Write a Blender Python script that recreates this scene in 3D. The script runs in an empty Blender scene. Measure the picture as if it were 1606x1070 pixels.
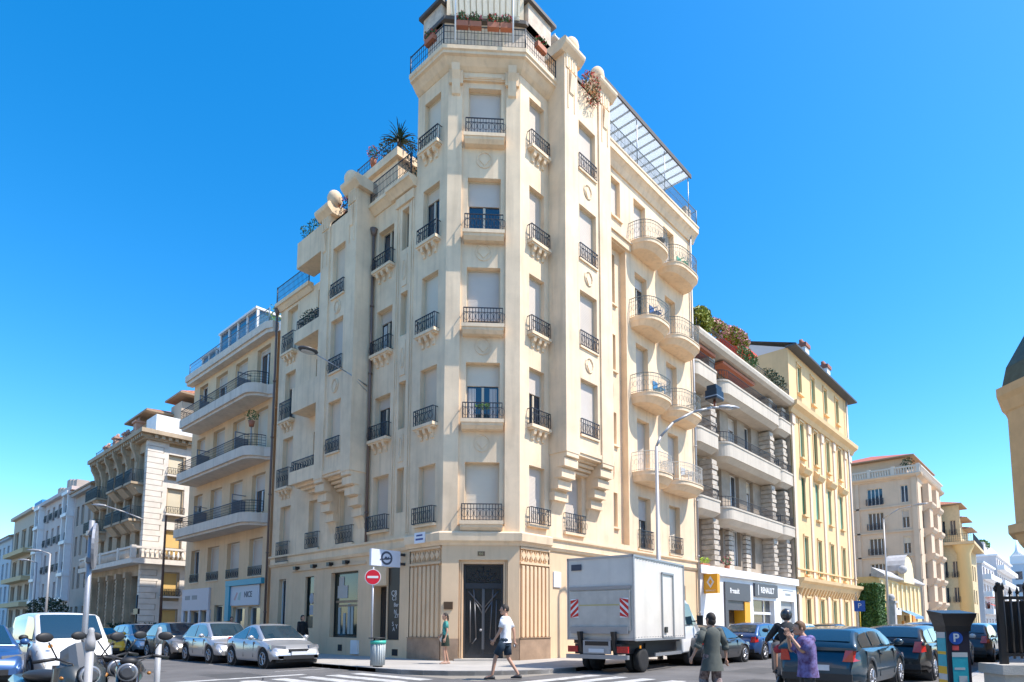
import bpy, bmesh, math, random
from mathutils import Vector, Matrix, Euler
random.seed(7)
scene = bpy.context.scene
COL = scene.collection
R_ = math.radians
Z = Vector((0, 0, 1))

# ------------------------------------------------------------------ materials
MATS = {}
def nodes_of(name):
    m = bpy.data.materials.new(name); m.use_nodes = True
    nt = m.node_tree; b = nt.nodes['Principled BSDF']
    return m, nt, b
def mat(name, col, rough=0.6, var=0.0, scale=3.0, metal=0.0, bump=0.0, bscale=60.0, col2=None, spec=0.5, streak=0.0, coat=0.0, trans=0.0):
    """plain surface with large soft tone variation, optional fine bump and rain streaks"""
    if name in MATS: return MATS[name]
    m, nt, b = nodes_of(name)
    N, L = nt.nodes, nt.links
    b.inputs['Roughness'].default_value = rough
    b.inputs['Metallic'].default_value = metal
    b.inputs['Specular IOR Level'].default_value = spec
    b.inputs['Coat Weight'].default_value = coat
    if coat: b.inputs['Coat Roughness'].default_value = 0.06
    if trans: b.inputs['Transmission Weight'].default_value = trans
    b.inputs['Base Color'].default_value = (*col, 1)
    if var or streak or col2:
        g = N.new('ShaderNodeNewGeometry')
        no = N.new('ShaderNodeTexNoise'); no.inputs['Scale'].default_value = scale; no.inputs['Detail'].default_value = 6; no.inputs['Roughness'].default_value = 0.62
        L.new(g.outputs['Position'], no.inputs['Vector'])
        mx = N.new('ShaderNodeMix'); mx.data_type = 'RGBA'
        c2 = col2 or tuple(c * (1 - var) for c in col)
        c1 = col if col2 else tuple(min(1, c * (1 + var * 0.6)) for c in col)
        mx.inputs['A'].default_value = (*c2, 1); mx.inputs['B'].default_value = (*c1, 1)
        mr = N.new('ShaderNodeMapRange'); mr.inputs['From Min'].default_value = 0.32; mr.inputs['From Max'].default_value = 0.66
        L.new(no.outputs['Fac'], mr.inputs['Value']); L.new(mr.outputs['Result'], mx.inputs['Factor'])
        out = mx.outputs['Result']
        if streak:
            mp = N.new('ShaderNodeMapping'); mp.inputs['Scale'].default_value = (2.2, 2.2, 0.16)
            L.new(g.outputs['Position'], mp.inputs['Vector'])
            n2 = N.new('ShaderNodeTexNoise'); n2.inputs['Scale'].default_value = 2.0; n2.inputs['Detail'].default_value = 5
            L.new(mp.outputs['Vector'], n2.inputs['Vector'])
            r2 = N.new('ShaderNodeMapRange'); r2.inputs['From Min'].default_value = 0.5; r2.inputs['From Max'].default_value = 0.78; r2.inputs['To Max'].default_value = streak
            L.new(n2.outputs['Fac'], r2.inputs['Value'])
            m2 = N.new('ShaderNodeMix'); m2.data_type = 'RGBA'
            L.new(r2.outputs['Result'], m2.inputs['Factor']); L.new(out, m2.inputs['A'])
            m2.inputs['B'].default_value = (col[0] * 0.45, col[1] * 0.43, col[2] * 0.42, 1)
            out = m2.outputs['Result']
        L.new(out, b.inputs['Base Color'])
    if bump:
        g2 = N.new('ShaderNodeNewGeometry')
        n3 = N.new('ShaderNodeTexNoise'); n3.inputs['Scale'].default_value = bscale; n3.inputs['Detail'].default_value = 3
        L.new(g2.outputs['Position'], n3.inputs['Vector'])
        bp = N.new('ShaderNodeBump'); bp.inputs['Strength'].default_value = bump; bp.inputs['Distance'].default_value = 0.02
        L.new(n3.outputs['Fac'], bp.inputs['Height']); L.new(bp.outputs['Normal'], b.inputs['Normal'])
    MATS[name] = m
    return m
def shutter_mat(name, col, pitch=0.05):
    """roller shutter: fine horizontal slat lines along world Z"""
    if name in MATS: return MATS[name]
    m, nt, b = nodes_of(name); N, L = nt.nodes, nt.links
    g = N.new('ShaderNodeNewGeometry'); sp = N.new('ShaderNodeSeparateXYZ'); L.new(g.outputs['Position'], sp.inputs['Vector'])
    mu = N.new('ShaderNodeMath'); mu.operation = 'MULTIPLY'; mu.inputs[1].default_value = 1 / pitch
    fr = N.new('ShaderNodeMath'); fr.operation = 'FRACT'
    pp = N.new('ShaderNodeMath'); pp.operation = 'PINGPONG'; pp.inputs[1].default_value = 0.5
    L.new(sp.outputs['Z'], mu.inputs[0]); L.new(mu.outputs[0], fr.inputs[0]); L.new(fr.outputs[0], pp.inputs[0])
    bp = N.new('ShaderNodeBump'); bp.inputs['Strength'].default_value = 0.6; bp.inputs['Distance'].default_value = 0.015
    L.new(pp.outputs[0], bp.inputs['Height']); L.new(bp.outputs['Normal'], b.inputs['Normal'])
    no = N.new('ShaderNodeTexNoise'); no.inputs['Scale'].default_value = 0.9; no.inputs['Detail'].default_value = 4
    L.new(g.outputs['Position'], no.inputs['Vector'])
    mx = N.new('ShaderNodeMix'); mx.data_type = 'RGBA'; L.new(no.outputs['Fac'], mx.inputs['Factor'])
    mx.inputs['A'].default_value = (*[c * 0.82 for c in col], 1); mx.inputs['B'].default_value = (*[min(1, c * 1.1) for c in col], 1)
    L.new(mx.outputs['Result'], b.inputs['Base Color'])
    b.inputs['Roughness'].default_value = 0.55
    MATS[name] = m
    return m
def brick_mat(name, c1, c2, cm, scale=1.0, bw=0.6, rh=0.3, axis='XZ', msize=0.02, rough=0.8, bump=0.4):
    if name in MATS: return MATS[name]
    m, nt, b = nodes_of(name); N, L = nt.nodes, nt.links
    g = N.new('ShaderNodeNewGeometry'); sp = N.new('ShaderNodeSeparateXYZ'); L.new(g.outputs['Position'], sp.inputs['Vector'])
    cb = N.new('ShaderNodeCombineXYZ')
    if axis == 'XY':
        L.new(sp.outputs['X'], cb.inputs['X']); L.new(sp.outputs['Y'], cb.inputs['Y'])
    else:
        ad = N.new('ShaderNodeMath'); ad.operation = 'SUBTRACT'
        L.new(sp.outputs['X'], ad.inputs[0]); L.new(sp.outputs['Y'], ad.inputs[1])
        L.new(ad.outputs[0], cb.inputs['X']); L.new(sp.outputs['Z'], cb.inputs['Y'])
    br = N.new('ShaderNodeTexBrick'); L.new(cb.outputs['Vector'], br.inputs['Vector'])
    br.inputs['Scale'].default_value = scale; br.inputs['Brick Width'].default_value = bw; br.inputs['Row Height'].default_value = rh
    br.inputs['Mortar Size'].default_value = msize
    br.inputs['Color1'].default_value = (*c1, 1); br.inputs['Color2'].default_value = (*c2, 1); br.inputs['Mortar'].default_value = (*cm, 1)
    no = N.new('ShaderNodeTexNoise'); no.inputs['Scale'].default_value = 1.3; no.inputs['Detail'].default_value = 6
    L.new(g.outputs['Position'], no.inputs['Vector'])
    mr = N.new('ShaderNodeMapRange'); mr.inputs['From Min'].default_value = 0.3; mr.inputs['From Max'].default_value = 0.7; mr.inputs['To Min'].default_value = 0.7; mr.inputs['To Max'].default_value = 1.1
    L.new(no.outputs['Fac'], mr.inputs['Value'])
    vm = N.new('ShaderNodeVectorMath'); vm.operation = 'SCALE'; L.new(br.outputs['Color'], vm.inputs[0]); L.new(mr.outputs['Result'], vm.inputs['Scale'])
    L.new(vm.outputs['Vector'], b.inputs['Base Color'])
    bp = N.new('ShaderNodeBump'); bp.inputs['Strength'].default_value = bump; bp.inputs['Distance'].default_value = 0.03; bp.invert = True
    L.new(br.outputs['Fac'], bp.inputs['Height']); L.new(bp.outputs['Normal'], b.inputs['Normal'])
    b.inputs['Roughness'].default_value = rough
    MATS[name] = m
    return m
def leaf_mat(name, c1, c2):
    if name in MATS: return MATS[name]
    m, nt, b = nodes_of(name); N, L = nt.nodes, nt.links
    g = N.new('ShaderNodeNewGeometry')
    no = N.new('ShaderNodeTexNoise'); no.inputs['Scale'].default_value = 9; no.inputs['Detail'].default_value = 2
    L.new(g.outputs['Position'], no.inputs['Vector'])
    mr = N.new('ShaderNodeMapRange'); mr.inputs['From Min'].default_value = 0.35; mr.inputs['From Max'].default_value = 0.65
    L.new(no.outputs['Fac'], mr.inputs['Value'])
    mx = N.new('ShaderNodeMix'); mx.data_type = 'RGBA'; L.new(mr.outputs['Result'], mx.inputs['Factor'])
    mx.inputs['A'].default_value = (*c1, 1); mx.inputs['B'].default_value = (*c2, 1)
    L.new(mx.outputs['Result'], b.inputs['Base Color'])
    b.inputs['Roughness'].default_value = 0.6
    MATS[name] = m
    return m

def translucent_mat(name, col, mix=0.6):
    if name in MATS: return MATS[name]
    m, nt, b = nodes_of(name); N, L = nt.nodes, nt.links
    b.inputs['Base Color'].default_value = (*col, 1); b.inputs['Roughness'].default_value = 0.4
    tr = N.new('ShaderNodeBsdfTranslucent'); tr.inputs['Color'].default_value = (*col, 1)
    mx = N.new('ShaderNodeMixShader'); mx.inputs[0].default_value = mix
    L.new(b.outputs[0], mx.inputs[1]); L.new(tr.outputs[0], mx.inputs[2]); L.new(mx.outputs[0], N['Material Output'].inputs['Surface'])
    MATS[name] = m; return m

# ------------------------------------------------------------------ mesh building
class Fr:
    """local frame on a facade: u along the wall, v up, w outward"""
    def __init__(s, o, u, n): s.o = Vector(o); s.u = Vector(u).normalized(); s.n = Vector(n).normalized()
    def p(s, u, v, w=0.0): return s.o + s.u * u + Z * v + s.n * w
class MB:
    def __init__(s): s.v = []; s.f = []; s.m = []; s.mats = []; s.k = 0; s.sm = []
    def use(s, m):
        if m not in s.mats: s.mats.append(m)
        s.k = s.mats.index(m); return s
    def vert(s, p): s.v.append(tuple(p)); return len(s.v) - 1
    def face(s, pts, smooth=False):
        i = [s.vert(p) for p in pts]; s.f.append(i); s.m.append(s.k); s.sm.append(smooth)
    def iface(s, idx, smooth=False): s.f.append(list(idx)); s.m.append(s.k); s.sm.append(smooth)
    def hexa(s, P):
        """8 points: bottom 4 ccw, top 4 ccw"""
        i = [s.vert(p) for p in P]
        for q in ((0, 3, 2, 1), (4, 5, 6, 7), (0, 1, 5, 4), (1, 2, 6, 5), (2, 3, 7, 6), (3, 0, 4, 7)): s.iface([i[a] for a in q])
        return s
    def box(s, x0, y0, z0, x1, y1, z1):
        return s.hexa([(x0, y0, z0), (x1, y0, z0), (x1, y1, z0), (x0, y1, z0), (x0, y0, z1), (x1, y0, z1), (x1, y1, z1), (x0, y1, z1)])
    def fbox(s, fr, u0, u1, v0, v1, w0, w1):
        return s.hexa([fr.p(u0, v0, w0), fr.p(u1, v0, w0), fr.p(u1, v0, w1), fr.p(u0, v0, w1), fr.p(u0, v1, w0), fr.p(u1, v1, w0), fr.p(u1, v1, w1), fr.p(u0, v1, w1)])
    def fquad(s, fr, u0, u1, v0, v1, w): s.face([fr.p(u0, v0, w), fr.p(u1, v0, w), fr.p(u1, v1, w), fr.p(u0, v1, w)])
    def tube(s, a, b, r, n=6, r2=None, caps=True, smooth=True):
        a = Vector(a); b = Vector(b); d = b - a
        if d.length < 1e-6: return s
        d.normalize(); t = Vector((1, 0, 0)) if abs(d.x) < 0.9 else Vector((0, 1, 0))
        e1 = d.cross(t).normalized(); e2 = d.cross(e1); r2 = r if r2 is None else r2
        A = [s.vert(a + (e1 * math.cos(2 * math.pi * k / n) + e2 * math.sin(2 * math.pi * k / n)) * r) for k in range(n)]
        B = [s.vert(b + (e1 * math.cos(2 * math.pi * k / n) + e2 * math.sin(2 * math.pi * k / n)) * r2) for k in range(n)]
        for k in range(n): s.iface((A[k], A[(k + 1) % n], B[(k + 1) % n], B[k]), smooth)
        if caps: s.iface(A[::-1]); s.iface(B)
        return s
    def path(s, pts, r, n=6, smooth=True):
        for a, b in zip(pts[:-1], pts[1:]): s.tube(a, b, r, n, smooth=smooth)
        return s
    def lathe(s, prof, c=(0, 0, 0), n=16, axis='z', smooth=True):
        """prof: list of (r, h)"""
        c = Vector(c); rings = []
        for r, h in prof:
            ring = []
            for k in range(n):
                a = 2 * math.pi * k / n; x, y = r * math.cos(a), r * math.sin(a)
                p = (x, y, h) if axis == 'z' else ((h, x, y) if axis == 'x' else (y, h, x))
                ring.append(s.vert(c + Vector(p)))
            rings.append(ring)
        for A, B in zip(rings[:-1], rings[1:]):
            for k in range(n): s.iface((A[k], A[(k + 1) % n], B[(k + 1) % n], B[k]), smooth)
        s.iface(rings[0][::-1]); s.iface(rings[-1])
        return s
    def ball(s, c, rx, ry=None, rz=None, n=12, m=8, jit=0):
        ry = rx if ry is None else ry; rz = rx if rz is None else rz; c = Vector(c)
        rows = []
        for j in range(1, m):
            ph = math.pi * j / m; row = []
            for k in range(n):
                th = 2 * math.pi * k / n; q = 1 + random.uniform(-jit, jit)
                row.append(s.vert(c + Vector((rx * math.sin(ph) * math.cos(th) * q, ry * math.sin(ph) * math.sin(th) * q, rz * math.cos(ph) * q))))
            rows.append(row)
        t = s.vert(c + Vector((0, 0, rz))); b = s.vert(c - Vector((0, 0, rz)))
        for k in range(n):
            s.iface((t, rows[0][k], rows[0][(k + 1) % n]), True); s.iface((b, rows[-1][(k + 1) % n], rows[-1][k]), True)
        for A, B in zip(rows[:-1], rows[1:]):
            for k in range(n): s.iface((A[k], B[k], B[(k + 1) % n], A[(k + 1) % n]), True)
        return s
    def prism(s, poly, z0, z1):
        """horizontal polygon (x,y) extruded from z0 to z1"""
        n = len(poly); A = [s.vert((x, y, z0)) for x, y in poly]; B = [s.vert((x, y, z1)) for x, y in poly]
        s.iface(A[::-1]); s.iface(B)
        for k in range(n): s.iface((A[k], A[(k + 1) % n], B[(k + 1) % n], B[k]))
        return s
    def fprism(s, fr, poly, axis_u0, axis_u1):
        """profile in (w,v) extruded along u"""
        n = len(poly); A = [s.vert(fr.p(axis_u0, v, w)) for w, v in poly]; B = [s.vert(fr.p(axis_u1, v, w)) for w, v in poly]
        s.iface(A[::-1]); s.iface(B)
        for k in range(n): s.iface((A[k], A[(k + 1) % n], B[(k + 1) % n], B[k]))
        return s
    def fplate(s, fr, poly, w0, w1):
        """polygon in (u,v) extruded along w"""
        n = len(poly); A = [s.vert(fr.p(u, v, w0)) for u, v in poly]; B = [s.vert(fr.p(u, v, w1)) for u, v in poly]
        s.iface(A[::-1]); s.iface(B)
        for k in range(n): s.iface((A[k], A[(k + 1) % n], B[(k + 1) % n], B[k]))
        return s
    def wall(s, fr, u0, u1, v0, v1, holes=(), depth=0.25, w=0.0):
        """flat wall with rectangular openings and their reveals"""
        us = sorted({u0, u1, *[h[0] for h in holes], *[h[1] for h in holes]}); us = [u for u in us if u0 - 1e-6 <= u <= u1 + 1e-6]
        vs = sorted({v0, v1, *[h[2] for h in holes], *[h[3] for h in holes]}); vs = [v for v in vs if v0 - 1e-6 <= v <= v1 + 1e-6]
        ids = {}
        def vid(u, v):
            if (u, v) not in ids: ids[(u, v)] = s.vert(fr.p(u, v, w))
            return ids[(u, v)]
        for a, b in zip(us[:-1], us[1:]):
            for c, d in zip(vs[:-1], vs[1:]):
                mu, mv = (a + b) / 2, (c + d) / 2
                if any(h[0] < mu < h[1] and h[2] < mv < h[3] for h in holes): continue
                s.iface((vid(a, c), vid(b, c), vid(b, d), vid(a, d)))
        for h in holes:
            a, b, c, d = h[:4]; dp = h[4] if len(h) > 4 else depth
            s.face([fr.p(a, c, w), fr.p(a, d, w), fr.p(a, d, w - dp), fr.p(a, c, w - dp)])
            s.face([fr.p(b, c, w - dp), fr.p(b, d, w - dp), fr.p(b, d, w), fr.p(b, c, w)])
            s.face([fr.p(a, c, w), fr.p(a, c, w - dp), fr.p(b, c, w - dp), fr.p(b, c, w)])
            s.face([fr.p(a, d, w - dp), fr.p(a, d, w), fr.p(b, d, w), fr.p(b, d, w - dp)])
        return s
    def build(s, name, m=None, parent=None, loc=None, rotz=None, bevel=0, fixn=True):
        if not s.f: return None
        me = bpy.data.meshes.new(name); me.from_pydata(s.v, [], s.f)
        mats = s.mats if s.mats else [m]
        for x in mats: me.materials.append(x)
        if s.mats and len(s.mats) > 1 or s.mats:
            me.polygons.foreach_set('material_index', s.m)
        me.polygons.foreach_set('use_smooth', s.sm)
        me.update()
        if fixn:
            bm = bmesh.new(); bm.from_mesh(me); bmesh.ops.remove_doubles(bm, verts=bm.verts, dist=1e-5)
            bmesh.ops.recalc_face_normals(bm, faces=bm.faces); bm.to_mesh(me); bm.free()
        o = bpy.data.objects.new(name, me); COL.objects.link(o)
        if parent is not None: o.parent = parent
        if loc is not None: o.location = loc
        if rotz is not None: o.rotation_euler = (0, 0, rotz)
        if bevel:
            md = o.modifiers.new('bev', 'BEVEL'); md.width = bevel; md.segments = 2; md.limit_method = 'ANGLE'
        return o
def tag(o, label=None, cat=None, group=None, kind=None):
    if label: o['label'] = label
    if cat: o['category'] = cat
    if group: o['group'] = group
    if kind: o['kind'] = kind
    return o
def thing(name, label, cat, loc=(0, 0, 0), rotz=0, group=None):
    o = bpy.data.objects.new(name, None); COL.objects.link(o); o.empty_display_size = 0.2
    o.location = loc; o.rotation_euler = (0, 0, rotz)
    return tag(o, label, cat, group)
def at(root, fn, *a, **k): return fn(root, *a, **k)
def copy_tree(o, parent=None):
    c = o.copy(); COL.objects.link(c)
    if parent is not None: c.parent = parent; c.matrix_parent_inverse = o.matrix_parent_inverse
    for ch in list(o.children): copy_tree(ch, c)
    return c
def text_mb(body, fr, u, v, size, w=0.01, m=None, name='lettering', parent=None, center=True, thick=0.004, bold=0.0, sx=1.0):
    cu = bpy.data.curves.new('txt', 'FONT'); cu.body = body; cu.size = size; cu.extrude = thick; cu.offset = bold
    cu.align_x = 'CENTER' if center else 'LEFT'; cu.align_y = 'CENTER'
    to = bpy.data.objects.new('txt', cu); COL.objects.link(to)
    dg = bpy.context.evaluated_depsgraph_get(); me = bpy.data.meshes.new_from_object(to.evaluated_get(dg))
    bpy.data.objects.remove(to)
    M = Matrix(((fr.u.x * sx, 0, fr.n.x, 0), (fr.u.y * sx, 0, fr.n.y, 0), (fr.u.z, 1, fr.n.z, 0), (0, 0, 0, 1)))
    me.transform(M); me.transform(Matrix.Translation(fr.p(u, v, w)))
    me.materials.clear(); me.materials.append(m)
    o = bpy.data.objects.new(name, me); COL.objects.link(o)
    if parent is not None: o.parent = parent
    return o

# ------------------------------------------------------------------ palette
M_ST = mat('cream_stucco', (0.83, 0.635, 0.43), 0.85, var=0.15, scale=0.7, bump=0.25, bscale=35, streak=0.34)
M_ST2 = mat('tan_stucco', (0.74, 0.535, 0.34), 0.85, var=0.08, scale=0.8, bump=0.2, bscale=35, streak=0.2)
M_PLINTH = mat('brown_plinth_stone', (0.34, 0.235, 0.16), 0.8, var=0.25, scale=2.2, bump=0.3)
M_SHUT = shutter_mat('pale_roller_shutter', (0.60, 0.53, 0.46))
M_SHUT_B = shutter_mat('ivory_roller_shutter', (0.70, 0.61, 0.48)); M_SHUT_C = shutter_mat('greyed_roller_shutter', (0.56, 0.48, 0.40), 0.07)
M_SHUTC = shutter_mat('cream_roller_shutter', (0.70, 0.55, 0.40))
M_IRON = mat('dark_wrought_iron', (0.035, 0.04, 0.05), 0.45, metal=0.3)
M_IRONP = mat('pale_painted_iron', (0.50, 0.50, 0.47), 0.5)
M_FRAME = mat('cream_window_frame', (0.62, 0.52, 0.38), 0.5)
M_WFRAME = mat('white_window_frame', (0.72, 0.72, 0.70), 0.4)
M_GLASS = mat('window_glass', (0.012, 0.03, 0.055), 0.06, spec=0.9, coat=0.4)
M_DARK = mat('dark_interior', (0.012, 0.012, 0.014), 0.7)
M_BLACK = mat('black_panel', (0.014, 0.014, 0.016), 0.35)
M_CURT = mat('white_curtain', (0.6, 0.58, 0.55), 0.8)
M_WHITE = mat('white_paint', (0.78, 0.78, 0.77), 0.5, var=0.06, scale=2)
M_PIPE = mat('brown_drainpipe', (0.16, 0.11, 0.09), 0.5)
M_GREY = mat('grey_metal', (0.33, 0.34, 0.36), 0.4, metal=0.5)
M_LGREY = mat('light_grey_metal', (0.36, 0.36, 0.37), 0.4, metal=0.2)
M_TERRA = brick_mat('terracotta_tiles', (0.50, 0.16, 0.07), (0.60, 0.24, 0.11), (0.2, 0.07, 0.04), 1, 0.3, 0.25, 'XY', 0.03)
M_FLOWER = mat('pink_flowers', (0.62, 0.10, 0.16), 0.6)
M_FLOWR = mat('red_flowers', (0.6, 0.03, 0.03), 0.6)
M_LEAF = leaf_mat('green_leaves', (0.03, 0.085, 0.02), (0.075, 0.17, 0.035))
M_LEAFY = leaf_mat('yellow_green_leaves', (0.17, 0.2, 0.02), (0.32, 0.34, 0.04))
M_POT = mat('terracotta_pot', (0.42, 0.15, 0.08), 0.7)
# ------------------------------------------------------------------ camera, light, sky
AZ = R_(41.6); PITCH = R_(5.5); CAMH = 1.4
cam = bpy.data.cameras.new('camera'); co = bpy.data.objects.new('camera', cam); COL.objects.link(co)
cam.sensor_width = 36; cam.lens = 974 / 1606 * 36; cam.shift_x = -33 / 1606; cam.shift_y = (886 - 535) / 1606
cam.clip_end = 3000; co.location = (0, 0, CAMH); co.rotation_euler = (math.pi / 2 + PITCH, 0, AZ - math.pi / 2)
scene.camera = co
SUN_AZ = R_(297); SUN_EL = R_(56)
sd = Vector((math.cos(SUN_AZ) * math.cos(SUN_EL), math.sin(SUN_AZ) * math.cos(SUN_EL), math.sin(SUN_EL)))
sl = bpy.data.lights.new('sun', 'SUN'); sl.energy = 3.6; sl.angle = R_(0.53); sl.color = (1.0, 0.925, 0.83)
so = bpy.data.objects.new('sun', sl); COL.objects.link(so); so.rotation_euler = (-sd).to_track_quat('-Z', 'Y').to_euler()
w = bpy.data.worlds.new('World'); scene.world = w; w.use_nodes = True
nt = w.node_tree; bg = nt.nodes['Background']
sky = nt.nodes.new('ShaderNodeTexSky'); sky.sky_type = 'NISHITA'; sky.sun_disc = False
sky.sun_elevation = SUN_EL; sky.sun_rotation = math.atan2(sd.x, sd.y); sky.altitude = 0; sky.air_density = 1.0; sky.dust_density = 0.6; sky.ozone_density = 3.0
hs = nt.nodes.new('ShaderNodeHueSaturation'); hs.inputs['Hue'].default_value = 0.496; hs.inputs['Saturation'].default_value = 1.42; hs.inputs['Value'].default_value = 1.25
nt.links.new(sky.outputs[0], hs.inputs['Color']); nt.links.new(hs.outputs[0], bg.inputs['Color']); bg.inputs['Strength'].default_value = 0.125
vs = scene.view_settings; vs.view_transform = 'Standard'; vs.look = 'None'; vs.gamma = 1; vs.exposure = 0.97; vs.use_curve_mapping = False
# ------------------------------------------------------------------ facade pieces
def sub(mb, name, m, parent, **k): return mb.build(name, m, parent, **k)
def root_fix(o, root):
    o.matrix_parent_inverse = Matrix.Translation(-root.location); return o
def part(mb, name, m, root, **k):
    o = mb.build(name, m, root, **k)
    if o is not None: root_fix(o, root)
    return o
def railing(fr, u0, u1, v0, v1, w0, w1, pitch=0.11, r=0.011, belly=0.0, rings=True):
    """iron railing in front of an opening; returns to the wall at both ends"""
    mb = MB(); t = 0.018
    mb.fbox(fr, u0, u1, v1 - 0.03, v1, w1 - t, w1 + t); mb.fbox(fr, u0, u1, v0, v0 + 0.025, w1 - t, w1 + t)
    if v1 - v0 > 0.6: mb.fbox(fr, u0, u1, v1 - 0.2, v1 - 0.18, w1 - 0.01, w1 + 0.01)
    n = max(2, int((u1 - u0) / pitch))
    for i in range(n + 1):
        u = u0 + (u1 - u0) * i / n
        mb.fbox(fr, u - r, u + r, v0, v1, w1 - r, w1 + r)
    if rings:
        vm = (v0 + v1) / 2 - 0.05
        for i in range(0, n, 2):
            u = u0 + (u1 - u0) * (i + 1) / n; k = 8; rr = min(pitch * 0.9, 0.12)
            pts = [fr.p(u + rr * math.cos(2 * math.pi * j / k), vm + rr * 1.5 * math.sin(2 * math.pi * j / k), w1 + 0.012) for j in range(k + 1)]
            mb.path(pts, 0.009, 4, False)
    for u in (u0, u1):
        for v in (v0 + 0.01, v1 - 0.015): mb.fbox(fr, u - t * 0.7, u + t * 0.7, v - 0.012, v + 0.012, w0, w1)
        k = int((w1 - w0) / 0.1)
        for j in range(1, k): mb.fbox(fr, u - r, u + r, v0, v1, w0 + (w1 - w0) * j / k - r, w0 + (w1 - w0) * j / k + r)
    return mb
def window(root, fr, u0, u1, v0, v1, depth=0.22, kind='shut', frac=0.4, rail=None, sill=None, name='window', sm=None, fm=None, gm=None, rm=None, w=0.0, curtain=False, label=None, railh=None, mull=1, wpt=None):
    """an opening's filling: frame (part) with shutter, pane, sill, railing as its sub-parts"""
    sm = sm or M_SHUT
    if sm in (M_SHUT, M_SHUTC): sm = (sm, M_SHUT_B, sm, M_SHUT_C)[int(abs(u0 * 7.3 + v0 * 3.1)) % 4]
    fm = fm or M_FRAME; gm = gm or M_GLASS; rm = rm or M_IRON
    d = w - depth; b = MB(); fw = 0.05
    b.fbox(fr, u0, u0 + fw, v0, v1, d, d + 0.06); b.fbox(fr, u1 - fw, u1, v0, v1, d, d + 0.06)
    b.fbox(fr, u0 + fw, u1 - fw, v1 - 0.06, v1, d, d + 0.06); b.fbox(fr, u0 + fw, u1 - fw, v0, v0 + 0.05, d, d + 0.06)
    vs_ = v1
    if kind == 'half': vs_ = v1 - (v1 - v0) * frac
    if kind in ('half', 'glass'):
        for i in range(mull):
            um = u0 + (u1 - u0) * (i + 1) / (mull + 1)
            b.fbox(fr, um - 0.045, um + 0.045, v0 + 0.05, (vs_ if kind == 'half' else v1) - 0.06, d - 0.01, d + 0.045)
    wn = part(b, name, fm, root) if root.type == 'EMPTY' else b.build(name, fm, root)
    if label: wn['label'] = label
    if kind in ('shut', 'half'):
        s = MB(); lo = v0 + 0.05 if kind == 'shut' else vs_
        s.fbox(fr, u0 + fw, u1 - fw, lo, v1 - 0.06, d - 0.02, d + 0.035); s.build('shutter', sm, wn)
    if kind in ('half', 'glass'):
        s = MB(); s.fquad(fr, u0 + fw * 0.5, u1 - fw * 0.5, v0 + 0.03, v1 - 0.03, d - 0.028); s.build('pane', gm, wn, fixn=False)
        if curtain:
            s = MB(); k = 5; top = (vs_ if kind == 'half' else v1) - 0.08
            for side in (0, 1):
                a, c = (u0 + 0.1, u0 + 0.1 + (u1 - u0) * 0.22) if side == 0 else (u1 - 0.1 - (u1 - u0) * 0.22, u1 - 0.1)
                for j in range(k):
                    ua = a + (c - a) * j / k; ub = a + (c - a) * (j + 0.75) / k
                    s.fbox(fr, ua, ub, v0 + 0.1, top, d - 0.024, d - 0.012 + 0.004 * (j % 2))
            s.build('curtain', M_CURT, wn)
    if sill: sill(fr, u0, u1, v0).build('sill', wpt or M_ST, wn)
    if rail:
        ru0, ru1, rh, w0, w1 = rail
        railing(fr, ru0, ru1, v0 + 0.02, v0 + 0.02 + rh, w0, w1).build('railing', rm, wn)
    return wn
def sill_plain(p=0.16, t=0.1, e=0.12):
    def f(fr, u0, u1, v0):
        m = MB(); m.fbox(fr, u0 - e, u1 + e, v0 - t, v0, 0.0, p); return m
    return f
def sill_corb(p=0.28, n=3, e=0.12, w=0.0):
    def f(fr, u0, u1, v0):
        m = MB(); m.fbox(fr, u0 - e, u1 + e, v0 - 0.11, v0 + 0.01, w, p); m.fbox(fr, u0 - e + 0.05, u1 + e - 0.05, v0 - 0.17, v0 - 0.11, w, p - 0.05)
        for i in range(n):
            u = u0 + (u1 - u0) * (i + 0.5) / n
            m.fprism(fr, [(w, v0 - 0.55), (0.06, v0 - 0.52), (0.08, v0 - 0.38), (p * 0.62, v0 - 0.33), (p * 0.8, v0 - 0.17), (w, v0 - 0.17)], u - 0.07, u + 0.07)
        return m
    return f
def sill_front(p=0.3, e=0.16):
    def f(fr, u0, u1, v0):
        m = MB(); m.fbox(fr, u0 - e, u1 + e, v0 - 0.12, v0 + 0.02, -0.1, p)
        m.fprism(fr, [(-0.1, v0 - 0.36), (p - 0.16, v0 - 0.34), (p - 0.05, v0 - 0.22), (p - 0.03, v0 - 0.12), (-0.1, v0 - 0.12)], u0 - e + 0.03, u1 + e - 0.03)
        return m
    return f

# ------------------------------------------------------------------ the corner building
FL = Fr((14.6, 0, 0), (0, 1, 0), (-1, 0, 0))      # left street facade, u = world Y
FR = Fr((0, 15.4, 0), (1, 0, 0), (0, -1, 0))      # right street facade, u = world X
FC = Fr((14.6, 17.4, 0), (1, -1, 0), (-1, -1, 0)) # chamfered corner, u 0..2.828
CW = 2.8284
BL = Fr((13.7, 0, 0), (0, 1, 0), (-1, 0, 0))      # left bay front
BR = Fr((0, 14.5, 0), (1, 0, 0), (0, -1, 0))      # right bay front
main = thing('apartment_building', 'tall cream corner apartment building with chamfered corner tower above a dark glass entrance door', 'building', (18, 20, 0))
FLO = [(5.15, 7.42), (8.95, 11.27), (12.62, 15.05), (16.35, 18.72), (20.3, 22.5)]   # window bottoms/tops per floor

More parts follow.
